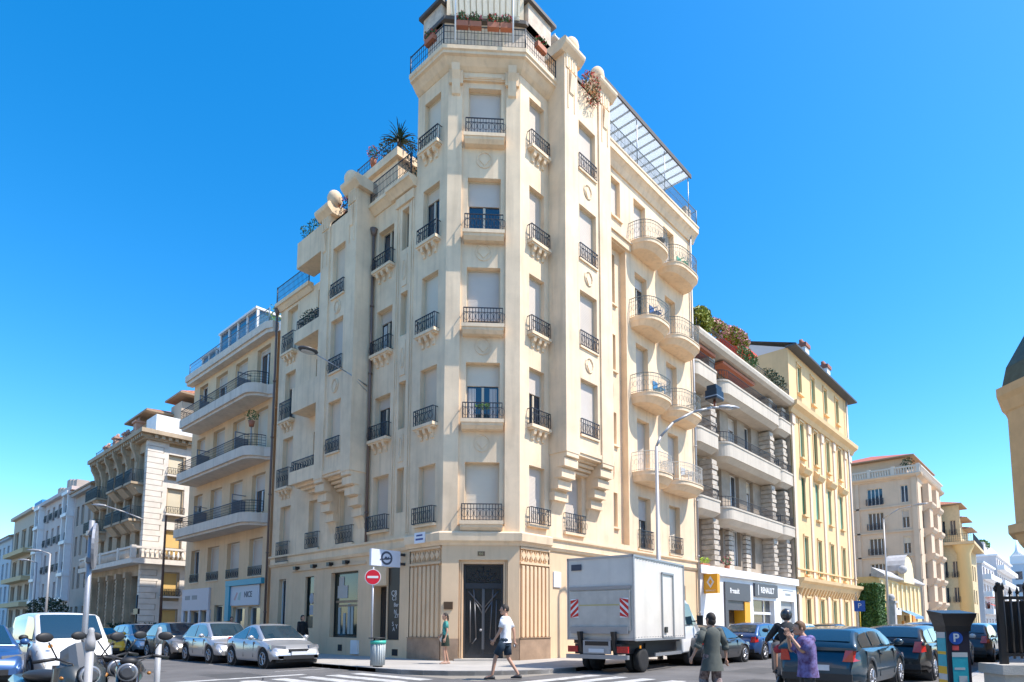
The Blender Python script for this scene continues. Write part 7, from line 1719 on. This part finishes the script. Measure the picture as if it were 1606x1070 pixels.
# ------------------------------------------------------------------ street furniture
M_GALV = mat('galvanised_steel', (0.36, 0.37, 0.40), 0.45, metal=0.5, var=0.1, scale=8)
M_BOLL = mat('white_grey_bollard_paint', (0.36, 0.36, 0.37), 0.45, var=.1, scale=9)
M_RED = mat('sign_red', (0.70, 0.008, 0.03), 0.4); M_BLUE = mat('sign_blue', (0.02, 0.10, 0.42), 0.4)
# no entry sign
t = thing('no_entry_sign', 'round red no entry sign on a thin grey pole beside the litter bin', 'road sign', (11.3, 16.8, 0.115))
m = MB(); m.tube((0, 0, 0), (0, 0, 3.1), 0.032, 10); m.build('pole', M_GALV, t)
fa = math.radians(225) # faces the camera
FSG = Fr((0, 0, 2.78), (math.cos(fa + math.pi / 2), math.sin(fa + math.pi / 2), 0), (math.cos(fa), math.sin(fa), 0))
def disc(m, fr, u, v, r, w0, w1, n=28): return m.fplate(fr, [(u + r * math.cos(2 * math.pi * k / n), v + r * math.sin(2 * math.pi * k / n)) for k in range(n)], w0, w1)
m = MB(); disc(m, FSG, 0, 0, 0.25, 0.035, 0.05); p_ = m.build('sign_face', M_WHITE, t)
m = MB(); disc(m, FSG, 0, 0, 0.23, 0.051, 0.054); m.build('red_disc', M_RED, p_)
m = MB(); m.fplate(FSG, [(-.17, -.035), (.17, -.035), (.17, .035), (-.17, .035)], 0.055, 0.058); m.build('white_bar', M_WHITE, p_)
# litter bin
t = thing('litter_bin', 'grey slatted litter bin with green liner rim at the corner kerb', 'litter bin', (11.2, 16.3, 0.115))
m = MB(); m.lathe([(0.17, 0.04), (0.20, 0.06), (0.215, 0.72), (0.2, 0.72)], (0, 0, 0), 20)
for k in range(20):
    a = 2 * math.pi * k / 20; m.tube((0.205 * math.cos(a), 0.205 * math.sin(a), 0.06), (0.22 * math.cos(a), 0.22 * math.sin(a), 0.72), 0.012, 4)
m.build('body', mat('grey_bin_paint', (0.36, 0.40, 0.41), 0.5), t)
m = MB(); m.lathe([(0.235, 0.70), (0.24, 0.80), (0.2, 0.8)], (0, 0, 0), 20); m.build('liner', mat('sea_green_liner', (0.05, 0.42, 0.33), 0.5), t)
m = MB(); m.lathe([(0.25, 0.86), (0.25, 0.89)], (-0.03, 0.03, 0), 20); m.tube((0, 0.2, 0.7), (0, 0.2, 0.88), 0.02, 6); m.build('lid', M_TRIM, t)
m = MB(); m.lathe([(0.15, 0), (0.15, 0.04)], (0, 0, 0), 16); m.build('base', M_TRIM, t)
# street lamps
def lamp_head(m_root, c, d, L_=0.75, name='lamp_head'):
    c = Vector(c); d = Vector(d).normalized(); m = MB(); sd_ = Vector((-d.y, d.x, 0)); rows = []
    for f, w_, h_ in ((0, .05, .05), (.15, .11, .09), (.45, .15, .11), (.75, .14, .08), (1.0, .05, .03)):
        p = c + d * L_ * f; rows.append([m.vert(p + sd_ * w_ * q + Z * z_) for q, z_ in ((-1, 0), (-.6, h_), (.6, h_), (1, 0), (.6, -h_ * .5), (-.6, -h_ * .5))])
    for A_, B_ in zip(rows[:-1], rows[1:]):
        for k in range(6): m.iface((A_[k], A_[(k + 1) % 6], B_[(k + 1) % 6], B_[k]), True)
    m.iface(rows[0]); m.iface(rows[-1][::-1]); h = m.build(name, M_LGREY, m_root)
    m = MB(); m.ball(c + d * L_ * .55 - Z * .04, .16, .12, .05, 12, 8); m.build('lens', mat('lamp_lens', (0.5, 0.5, 0.48), 0.2), h)
t = thing('street_lamp', 'tall grey street lamp with curved arm standing on the pavement before the right facade', 'street lamp', (20.6, 11.95, 0.115))
m = MB(); m.tube((0, 0, 0), (0, 0, 1.2), 0.11, 12, r2=0.1); m.tube((0, 0, 1.2), (0, 0, 8.1), 0.1, 12, r2=0.06)
m.build('pole', M_LGREY, t)
m = MB(); m.path([(0, 0, 8.1), (.15, -.1, 8.5), (.6, -.4, 9.1), (1.3, -.9, 9.6), (2.0, -1.35, 9.85), (2.3, -1.55, 9.9)], 0.05, 8); m.build('arm', M_LGREY, t)
lamp_head(t, (2.25, -1.5, 9.9), (1.0, -.7, .05), 0.95)
t2 = thing('floodlight_box', 'black box floodlight fixed above the curved arm of the right hand street lamp', 'floodlight', (22.9, 10.6, 10.0))
m = MB(); m.box(-.33, -.25, .45, .33, .25, .72); m.box(-.28, -.2, .72, .28, .2, .92); m.box(-.33, -.25, .75 - .42, .33, .25, .42); m.build('housing', M_BLACK, t2, bevel=.02)
m = MB(); m.box(-.34, -.26, .42, .34, .26, .46); m.build('band', M_GREY, t2)
m = MB(); m.tube((0, 0, 0), (0, 0, .35), .05, 8); m.build('stem', mat('rust_red_metal', (0.25, 0.08, 0.05), 0.6), t2)
t = thing('street_lamp', 'dark oval street lamp on a long thin arm fixed to the corner building drainpipe', 'street lamp', (14.4, 22.2, 11.5))
m = MB(); m.path([(0, 0, 0), (-.9, .15, .35), (-2.2, .35, .75)], .025, 6); m.tube((0, 0, -.25), (-.8, .1, .3), .012, 5); m.build('arm', M_GALV, t)
m = MB(); m.ball((-2.5, .4, .82), .42, .3, .1, 16, 8); h_ = m.build('lamp_head', mat('dark_lamp_housing', (0.06, 0.06, 0.065), 0.4), t)
m = MB(); m.ball((-2.5, .4, .76), .3, .2, .07, 14, 8); m.build('lens', mat('lamp_lens', (0.5, 0.5, 0.48), 0.2), h_)
t = thing('street_lamp', 'pale street lamp arm projecting from the quoined corner of the ornate building', 'street lamp', (14.3, 50.0, 8.9))
m = MB(); m.path([(0, 0, 0), (-.9, .9, .5), (-1.9, 1.9, .95)], .05, 6); m.build('arm', M_LGREY, t); lamp_head(t, (-1.8, 1.8, .93), (-1, .9, .1), 1.0)
for lab, (x, y), h_ in (('pale street lamp on a thin pole before the white grey building', (9.6, 52.5), 6.2), ('pale street lamp far left before the blank side wall darkened by painted shade', (11.2, 66, ), 6.6)):
    t = thing('street_lamp', lab, 'street lamp', (x, y, 0)); m = MB(); m.tube((0, 0, 0), (0, 0, h_), .09, 8, r2=.06); m.build('pole', M_LGREY, t)
    m = MB(); m.path([(0, 0, h_), (-.5, .6, h_ + .25)], .04, 6); m.build('arm', M_LGREY, t); lamp_head(t, (-.4, .5, h_ + .2), (-1, 1.2, .1), 1.0)
t = thing('street_lamp', 'street lamp with flat pale head near the beige red roofed building', 'street lamp', (57, 12.0, 0.115))
m = MB(); m.tube((0, 0, 0), (0, 0, 10), .1, 8, r2=.06); m.build('pole', M_LGREY, t); m = MB(); m.path([(0, 0, 10), (-.3, -1.2, 10.6), (-.4, -2.2, 10.7)], .05, 6); m.build('arm', M_LGREY, t); lamp_head(t, (-.4, -2.1, 10.7), (-.1, -1, .05), 1.2)
t = thing('post', 'tall thin brown post in front of the yellow blinds of the ornate building', 'post', (11.3, 35.8, 0.115))
m = MB(); m.tube((0, 0, 0), (0, 0, 7.0), .075, 8, r2=.05); m.build('pole', mat('rusty_brown_post', (0.13, 0.06, 0.035), 0.7, var=.2), t)
t = thing('street_sign', 'dark cross shaped street sign on a low post left of the brown post', 'street sign', (11.0, 38.6, 0.115))
m = MB(); m.tube((0, 0, 0), (0, 0, 2.9), .05, 6); m.build('pole', M_BLACK, t); m = MB(); m.box(-.05, -.35, 1.85, .05, .35, 2.15); m.build('arm', M_BLACK, t)
# leaning sign pole and bollards in the foreground
t = thing('sign_post', 'thin grey post with a round sign seen edge on, left foreground', 'sign post', (2.17, 9.61, 0.0))
m = MB(); m.tube((0, 0, 0), (0, 0, 2.75), .032, 10); m.build('pole', M_GALV, t)
FE2 = Fr((0, 0, 2.42), (.30, .954, 0), (.954, -.30, 0))
m = MB(); disc(m, FE2, 0, 0, .3, .03, .06); m.build('sign_plate', M_GALV, t)
for z_ in (2.2, 2.55):
    m = MB(); m.box(-.05, -.05, z_, .05, .05, z_ + .06); m.build('clamp', M_LGREY, t)
def bollard(label, x, y, h_, r_):
    t = thing('bollard', label, 'bollard', (x, y, 0.0), 0, 'bollards in the left foreground'); m = MB()
    m.lathe([(r_, 0), (r_, h_ - .22)], (0, 0, 0), 16); m.build('post', M_BOLL, t)
    m = MB(); m.lathe([(r_ * 1.25, h_ - .22), (r_ * 1.25, h_ - .13), (r_, h_ - .1), (r_ * .75, h_ - .05), (r_ * .8, h_ - .02), (r_ * .4, h_)], (0, 0, 0), 16); m.build('cap', M_BOLL, t)
bollard('thick grey bollard among the parked motorcycles', 1.73, 7.42, 1.37, .036)
bollard('thin white bollard standing alone right of the motorcycles', 3.0, 9.5, 1.37, .036)
# parking meter
t = thing('parking_meter', 'black parking ticket machine with blue P badge and turquoise notices', 'parking meter', (10.15, 1.38, 0.115), R_(0))
ma = math.radians(214); FM = Fr((10.15, 1.38, 0), (math.cos(ma + math.pi / 2), math.sin(ma + math.pi / 2), 0), (math.cos(ma), math.sin(ma), 0))
FM2 = Fr((10.15, 1.38, 0), FM.n, -FM.u)     # the other visible side
def lbox(fr, *a): m = MB(); m.fbox(fr, *a); return m
W2 = .14
m = MB(); m.fbox(FM, -W2, W2, .12, 1.33, -W2, W2); part(m, 'cabinet', mat('dark_navy_metal', (0.012, 0.013, 0.03), 0.4), t)
m = MB(); rows = []
for r_, z_ in ((.155, 1.31), (.16, 1.38), (.2, 1.54), (.215, 1.6)): rows.append([m.vert(FM.p(a * r_, z_ - (0.05 * (b > 0) if z_ > 1.5 else 0), b * r_)) for a, b in ((-1, -1), (1, -1), (1, 1), (-1, 1))])
for A_, B_ in zip(rows[:-1], rows[1:]):
    for k in range(4): m.iface((A_[k], A_[(k + 1) % 4], B_[(k + 1) % 4], B_[k]))
m.iface(rows[0][::-1]); m.iface(rows[-1]); part(m, 'solar_head', M_BLACK, t)
M_TEAL = mat('turquoise_notice', (0.02, 0.38, 0.46), 0.5, var=.1, scale=20); M_YN = mat('yellow_notice', (0.72, 0.42, 0.02), 0.5); M_GN = mat('pale_grey_notice', (0.5, 0.52, 0.52), 0.5)
# front: P badge and notice
m = MB(); disc(m, FM, -.03, 1.22, .085, W2 + .002, W2 + .008); o = part(m, 'parking_badge', M_BLUE, t)
FMr = Fr(FM.o, -FM.u, FM.n)
FMt = FM if FM.u.cross(Z).dot(FM.n) > 0 else FMr
def fm_u(u): return u if FMt is FM else -u
text_mb('P', FMt, fm_u(-.03), 1.22, .15, W2 + .011, M_WHITE, parent=o, thick=.001, bold=.004)
m = MB(); m.fbox(FM, -.08, 0.0, 1.06, 1.12, W2 + .001, W2 + .005); part(m, 'red_sticker', mat('coral_sticker', (0.65, .08, .08), .5), t)
m = MB(); m.fbox(FM, -.09, .1, .3, 1.03, W2 + .001, W2 + .006); o = part(m, 'notice', M_TEAL, t)
m = MB(); m.fbox(FM, -.09, .1, .97, 1.03, W2 + .006, W2 + .008); m.fbox(FM, -.07, .06, .8, .83, W2 + .006, W2 + .008); m.fbox(FM, -.02, .08, .6, .72, W2 + .006, W2 + .008); m.build('panel', M_GN, o)
m = MB(); m.fbox(FM, -.09, .1, .42, .5, W2 + .006, W2 + .008); m.build('yellow_panel', M_YN, o)
# left side: turquoise and yellow
SD = FM2 if (Vector((0, 0, 0)) - FM.o).dot(FM2.n) > 0 else Fr(FM2.o, -FM2.u, -FM2.n)
m = MB(); m.fbox(SD, -.11, .11, .3, 1.3, W2 + .001, W2 + .006); o = part(m, 'notice', M_TEAL, t)
for a, b, mt in ((1.22, 1.3, M_GN), (1.0, 1.04, M_YN), (.74, .84, M_YN), (.66, .74, M_GN), (.55, .66, M_YN)):
    m = MB(); m.fbox(SD, -.11, .11, a, b, W2 + .006, W2 + .008); m.build('panel', mt, o)
# iron fence on stone base
t = thing('iron_fence', 'black spiked iron fence with arrow finials on a pale stone base at the right edge', 'fence', (9.6, 0.7, 0))
FA, FB = Vector((9.95, 0.80, 0)), Vector((11.9, -2.3, 0)); d_ = (FB - FA); FL_ = d_.length; d_.normalize(); FN = Fr(FA, d_, (-.83, -.55, 0))
m = MB(); m.fbox(FN, -.12, FL_, .1, .78, -.28, .18); m.fbox(FN, -.16, FL_, .78, .9, -.32, .22); part(m, 'stone_base', mat('pale_limestone', (0.52, 0.48, 0.42), .8, var=.15, scale=3, bump=.3), t)
m = MB(); m.fbox(FN, -.02, FL_, 1.72, 1.76, -.02, .02); m.fbox(FN, -.02, FL_, 1.0, 1.04, -.02, .02); part(m, 'rail', M_BLACK, t)
n_ = 44
for k in range(n_):
    u = .02 + k * FL_ / n_; m = MB(); hh_ = 1.86 if k % 3 == 0 else 1.8; m.tube(FN.p(u, .9 if k % 5 == 0 else .97, 0), FN.p(u, hh_, 0), .016, 6); m.tube(FN.p(u, hh_, 0), FN.p(u, hh_ + .09, 0), .024, 6, r2=.002); part(m, 'bar', M_BLACK, t)
m = MB(); m.fbox(FN, -.06, .0, .9, 1.9, -.03, .03); m.ball(FN.p(-.03, 1.92, 0), .03); m.path([FN.p(-.03 + .05 * math.cos(a_), 1.86 + .05 * math.sin(a_), 0) for a_ in (0, 1, 2, 3, 4, 5, 6)], .012, 5); part(m, 'end_post', M_BLACK, t)
m = MB(); m.fbox(FN, .05, FL_, 1.04, 1.7, -.05, -.035); part(m, 'sheet_backing', M_BLACK, t)
# parking sign, hedge, gate pillar
t = thing('parking_sign', 'small square blue parking sign on a yellow post by the yellow building', 'road sign', (38.4, 9.5, 0.0)); t.location = (41.6, 10.3, 0)
FP2 = Fr((0, 0, 0), (-math.sin(math.radians(195)), math.cos(math.radians(195)), 0), (math.cos(math.radians(195)), math.sin(math.radians(195)), 0))
m = MB(); m.tube((0, 0, 0), (0, 0, 2.9), .035, 8); m.build('pole', mat('yellow_post', (0.6, .4, .03), .5), t)
m = MB(); m.fbox(FP2, -.3, .3, 2.2, 2.85, .04, .06); o = m.build('sign_face', M_BLUE, t)
FP3 = FP2 if FP2.u.cross(Z).dot(FP2.n) > 0 else Fr(FP2.o, -FP2.u, FP2.n)
text_mb('P', FP3, 0, 2.53, .42, .065, M_WHITE, parent=o)
t = thing('gate_pillar', 'grey stone gate pillar with rounded cap beside the clipped green hedge', 'pillar', (65.4, 13.5, 0.1))
m = MB(); m.box(-.35, -.35, 0, .35, .35, 3.3); m.box(-.45, -.45, 3.3, .45, .45, 3.5); m.build('shaft', M_COP, t); m = MB(); m.ball((0, 0, 3.8), .35, .35, .35); m.build('cap', M_COP, t)
# roadside details that photographs show: drain and manhole covers, kerb patches
for i_, (x, y) in enumerate(((7.2, 13.9), (13.2, 7.4))):
    t = thing('manhole_cover', ('round iron manhole cover in the left street mouth', 'round iron manhole cover in the right street in front of the truck')[i_], 'manhole cover', (x, y, 0)); m = MB(); m.lathe([(.32, .003), (.32, .008)], (0, 0, 0), 24); m.build('cover', mat('cast_iron_cover', (.09, .085, .08), .6, var=.3, scale=20), t); m = MB(); m.lathe([(.36, .001), (.36, .004)], (0, 0, 0), 24); m.build('rim', M_GREY, t)
# ------------------------------------------------------------------ plants
def leaves(m, c, rx, ry, rz, n, s=0.12, seed=0, shell=0.35):
    rnd = random.Random(seed)
    for _ in range(n):
        while True:
            p = Vector((rnd.uniform(-1, 1), rnd.uniform(-1, 1), rnd.uniform(-1, 1)))
            if shell < p.length < 1: break
        q = Vector(c) + Vector((p.x * rx, p.y * ry, p.z * rz)); a = Vector((rnd.uniform(-1, 1), rnd.uniform(-1, 1), rnd.uniform(-1, 1))).normalized(); b = a.cross(Vector((rnd.uniform(-1, 1), rnd.uniform(-1, 1), rnd.uniform(-1, 1)))).normalized()
        l = s * rnd.uniform(.6, 1.3); w_ = l * .45
        m.face([q - a * l / 2, q + b * w_ / 2, q + a * l / 2, q - b * w_ / 2])
def plant(label, cat, name, c, size, n, lm, flower=None, pot=True, seed=1, group=None, box=False, ls=.12, fm=None):
    """bushy potted plant standing at c"""
    t = thing(name, label, cat, c, 0, group); rx, ry, rz = size; ph = 0
    if pot:
        ph = .3 if not box else .22; m = MB()
        if box: m.box(-rx * .9, -ry * .5, 0, rx * .9, ry * .5, ph)
        else: m.lathe([(.12, 0), (.17, ph), (.14, ph)], (0, 0, 0), 12)
        m.build('planter' if box else 'pot', M_POT, t)
    m = MB(); m.use(lm); leaves(m, (0, 0, ph + rz), rx, ry, rz, n, ls, seed); m.build('foliage', None, t, fixn=False)
    if flower: m = MB(); leaves(m, (0, 0, ph + rz * 1.05), rx * 1.05, ry * 1.05, rz * 1.05, int(n * .5), ls * .8, seed + 9, .7); m.build('flowers', flower, t, fixn=False)
    return t
# palm on the attic terrace
t = thing('potted_palm', 'dark spiky palm on the left roof terrace beside the corner tower', 'palm', (16.15, 22.75, 23.4))
m = MB(); m.tube((0, 0, 0), (0, 0, .6), .16, 10, r2=.1); m.build('trunk', mat('palm_trunk', (.16, .1, .06), .9, var=.3, scale=9), t)
m = MB(); rnd = random.Random(5)
for k in range(46):
    a = rnd.uniform(0, 2 * math.pi); el = rnd.uniform(-.1, 1.4); L_ = rnd.uniform(.75, 1.15); p0 = Vector((0, 0, .6)); pts = []
    for j in range(6):
        f = j / 5; e2 = el - f * f * .9; p0 = p0 + Vector((math.cos(a) * math.cos(e2), math.sin(a) * math.cos(e2), math.sin(e2))) * L_ / 5 * (1 if j else 0); pts.append(p0.copy())
    sdv = Vector((-math.sin(a), math.cos(a), 0))
    for j in range(5):
        w0, w1 = .05 * (1 - j / 5) + .012, .05 * (1 - (j + 1) / 5) + .004; m.face([pts[j] - sdv * w0, pts[j] + sdv * w0, pts[j + 1] + sdv * w1, pts[j + 1] - sdv * w1])
m.build('fronds', leaf_mat('dark_palm_green', (.012, .035, .012), (.03, .075, .02)), t, fixn=False)
M_DK = leaf_mat('dark_shrub_green', (.012, .03, .012), (.03, .065, .02))
GT = 'plants on the left roof terrace'
plant('dark climbing shrub between the palm and the corner tower', 'shrub', 'shrub', (15.25, 20.4, 19.4), (.4, .5, 1.5), 420, M_DK, pot=False, seed=3, group=GT)
plant('pink flowering pot plant on the left attic terrace rail', 'pot plant', 'potted_plant', (15.9, 24.5, 23.55), (.32, .32, .34), 150, M_LEAF, M_FLOWER, seed=4, group=GT)
plant('dark leafy pot plant left of the palm', 'pot plant', 'potted_plant', (16.1, 23.7, 23.4), (.4, .4, .5), 200, M_DK, seed=6, group=GT)
plant('small pot plant above the left bay between its two caps', 'pot plant', 'potted_plant', (14.1, 23.6, 19.5), (.45, .5, .4), 160, M_DK, M_FLOWR, seed=8)
for k, (y, z) in enumerate(((26.2, 19.75), (27.0, 19.75))):
    plant(('right', 'left')[k] + ' green pot plant on the solid parapet left of the bay', 'pot plant', 'potted_plant', (13.9, y, z - .25), (.3, .3, .4), 150, leaf_mat('teal_green', (.01, .06, .035), (.02, .12, .06)), seed=20 + k)
plant('dark plants trailing over the open balcony left of the bay', 'pot plant', 'balcony_plant', (13.85, 26.3, 15.3), (.25, .95, .4), 260, M_DK, seed=12, box=False, pot=False)
plant('light green plant on the roof terrace next to the left drainpipe', 'pot plant', 'potted_plant', (14.9, 32.0, 17.35), (.4, .6, .6), 200, leaf_mat('fresh_green', (.1, .22, .03), (.2, .35, .06)), seed=14)
# flower boxes on the tower terrace
fl = [(FC.p(u, 24.45, .52), 0) for u in (.55, 1.05, 1.75, 2.25)]
for k, (p, _) in enumerate(fl):
    plant('red flower box on the tower terrace rail, ' + ('leftmost', 'second from left', 'third from left', 'rightmost')[k] + ' of the middle four', 'flower box', 'flower_box', p, (.26, .2, .2), 120, M_LEAF, (M_FLOWR, M_FLOWER)[k % 2], seed=30 + k, box=True, group='flower boxes on the tower terrace rail').rotation_euler = (0, 0, R_(-45))
plant('terracotta flower box on the left flank of the tower terrace rail', 'flower box', 'flower_box', (14.15, 18.0, 24.35), (.3, .2, .16), 60, M_LEAF, M_FLOWR, seed=41, box=True).rotation_euler = (0, 0, R_(90))
plant('terracotta flower box on the right flank of the tower terrace rail', 'flower box', 'flower_box', (17.3, 14.95, 24.35), (.3, .2, .16), 60, M_LEAF, M_FLOWR, seed=42, box=True)
t = plant('red flowers and dry vines spilling over the top of the right bay', 'climbing plant', 'climbing_plant', (19.9, 14.35, 23.35), (.65, .3, .75), 420, leaf_mat('dry_olive', (.12, .09, .03), (.2, .16, .05)), M_FLOWR, pot=False, seed=44)
# roof garden of the white balcony building
t = plant('large yellow green bush on the roof terrace beside the corner building', 'shrub', 'shrub', (31.9, 15.5, 17.95), (.95, .7, .8), 1400, M_LEAFY, None, pot=False, seed=50, ls=.26)
plant('pink flowering bush above the red awning on the roof terrace', 'shrub', 'shrub', (37.3, 15.6, 19.3), (1.6, .5, .45), 900, M_LEAFY, mat('pale_pink_flowers', (.8, .36, .42), .7), pot=False, seed=51, ls=.26)
plant('pink flowers spilling left of the red awning on the roof terrace', 'shrub', 'shrub', (34.2, 15.5, 18.7), (1.2, .5, .45), 800, M_LEAFY, mat('pale_pink_flowers', (.8, .36, .42), .7), pot=False, seed=52, ls=.24)
plant('green trailing plants along the middle of the white roof terrace', 'shrub', 'shrub', (37.6, 15.1, 17.9), (1.6, .35, .5), 500, M_LEAF, None, pot=False, seed=53, ls=.18)
plant('dark green trailing plants at the far end of the white roof terrace', 'shrub', 'shrub', (42.5, 15.1, 17.9), (2.2, .35, .5), 500, M_DK, None, pot=False, seed=54, ls=.18)
plant('lime green pot plant on the lowest balcony above the orange sign', 'pot plant', 'potted_plant', (32.4, 15.9, 4.6), (.5, .3, .2), 120, mat('lime_leaves', (.35, .5, .03), .6), None, seed=55, box=True)
plant('green pot plant on the lowest balcony beside the second pier', 'pot plant', 'potted_plant', (35.2, 15.8, 4.6), (.4, .3, .3), 140, M_LEAF, M_FLOWER, seed=56)
plant('small palm plant on the middle white balcony of the cream building', 'pot plant', 'potted_plant', (14.0, 32.3, 10.58), (.35, .35, .3), 130, M_LEAF, None, seed=57).location.z = 11.8
m = MB(); m.tube((14.0, 32.3, 10.58), (14.0, 32.3, 12.1), .03, 6); o = m.build('stand', M_GREY, None); tag(o, 'thin stand under the small palm plant of the middle white balcony', 'plant stand')
plant('green plants in the first floor front window box above the right door', 'flower box', 'window_plants', FCc.p(1.43, 9.32, .3), (.34, .1, .13), 130, leaf_mat('fresh_green', (.1, .22, .03), (.2, .35, .06)), None, pot=False, seed=58, ls=.1).rotation_euler = (0, 0, R_(-45))
plant('plants on the roof balustrade corner of the beige red roofed building', 'shrub', 'shrub', (90.3, 15.9, 21), (.8, .8, .9), 260, M_DK, None, pot=False, seed=59, ls=.3)
plant('roof garden greenery on the taller white stepped block', 'shrub', 'shrub', (158, 15.2, 16.9), (5, 1.2, 1.0), 400, M_LEAF, None, pot=False, seed=60, ls=.6)
plant('green shrubs showing above the spiked iron fence', 'shrub', 'shrub', (22, -3.2, 0.2), (3.5, 2.2, 1.7), 1600, M_LEAF, None, pot=False, seed=61, ls=.2)
# clipped hedge
t = thing('hedge', 'tall clipped green hedge between the yellow and low ochre buildings', 'hedge', (63, 15, 0))
m = MB(); rnd = random.Random(9)
x0, x1, y0, y1, h_ = 61.65, 65.2, 13.0, 19.5, 5.0
x0, x1, y0, y1 = 61.8, 64.6, 13.8, 18
for _ in range(9000):
    f = rnd.random(); 
    if f < .45: p = Vector((x0 + rnd.uniform(0, .15), rnd.uniform(y0, y1), rnd.uniform(.1, h_)))
    elif f < .8: p = Vector((rnd.uniform(x0, x1), y0 + rnd.uniform(0, .15), rnd.uniform(.1, h_)))
    else: p = Vector((rnd.uniform(x0, x1), rnd.uniform(y0, y1), h_ + rnd.uniform(-.1, .12)))
    a = Vector((rnd.uniform(-1, 1), rnd.uniform(-1, 1), rnd.uniform(-1, 1))).normalized(); b = a.cross(Vector((rnd.uniform(-1, 1), rnd.uniform(-1, 1), rnd.uniform(-1, 1)))).normalized(); l = .28
    m.face([p - a * l / 2, p + b * l * .3, p + a * l / 2, p - b * l * .3])
m.box(x0 + .2, y0 + .2, 0, x1 - .2, y1, h_ - .15); part(m, 'foliage', M_LEAF, t, fixn=False)
# street tree / bush on the left
t = thing('street_tree', 'small dark round street tree at the far left behind the white van', 'tree', (12.2, 66, 0.1))
m = MB(); m.tube((0, 0, 0), (0, 0, 1.6), .12, 8, r2=.08)
for a in (0, 2, 4): m.tube((0, 0, 1.4), (.5 * math.cos(a), .5 * math.sin(a), 2.2), .05, 5, r2=.03)
m.build('trunk', mat('bark', (.1, .07, .05), .9, var=.3, scale=8), t); m = MB(); leaves(m, (0, 0, 2.6), 1.5, 1.5, 1.1, 1300, .25, 77); m.build('crown', M_DK, t, fixn=False)
t = thing('hedge', 'low dark planter hedge at the foot of the ornate building', 'hedge', (13, 45.4, 0))
m = MB(); rnd = random.Random(19)
for _ in range(1500):
    p = Vector((rnd.uniform(-1.6, 1.6), rnd.uniform(-.3, .3), rnd.uniform(.5, 1.5))); a = Vector((rnd.uniform(-1, 1), rnd.uniform(-1, 1), rnd.uniform(-1, 1))).normalized(); b = a.cross(Z).normalized(); m.face([p - a * .1, p + b * .05, p + a * .1, p - b * .05])
m.build('foliage', M_DK, t, fixn=False); m = MB(); m.box(-1.7, -.35, 0, 1.7, .35, .6); m.build('planter', M_TRIM, t)
# ------------------------------------------------------------------ unseen houses added across the streets, behind the viewer: they bounce warm light and show in the window glass
for nm_, lb_, x0, y0, x1, y1, h_, ax in (('apartment_building', 'unseen plain cream house behind the viewer, added across the left street to bounce warm light', -30, 13.5, -16, 70, 17, 'x'), ('apartment_building', 'unseen plain ochre house behind the viewer, added across the right street to bounce warm light', -30, -32, 6, -15, 17, 'y')):
    r = thing(nm_, lb_, 'building', ((x0 + x1) / 2, (y0 + y1) / 2, 0))
    m = MB(); m.box(x0, y0, 0, x1, y1, h_); m.box(x0 - .4, y0 - .4, h_, x1 + .4, y1 + .4, h_ + .4); part(m, 'wall', mat('cream_opposite', (0.80, 0.60, 0.40), .85, var=.08), r)
    fr = Fr((x1, 0, 0), (0, 1, 0), (1, 0, 0)) if ax == 'x' else Fr((0, y1, 0), (1, 0, 0), (0, 1, 0)); a, b = (y0, y1) if ax == 'x' else (x0, x1)
    k = a + 2
    while k < b - 2:
        for j in range(5):
            m = MB(); m.fbox(fr, k, k + 1.1, 1.2 + j * 3.2, 3.2 + j * 3.2, 0, .04); part(m, 'window', M_GLASS, r)
        k += 3.4
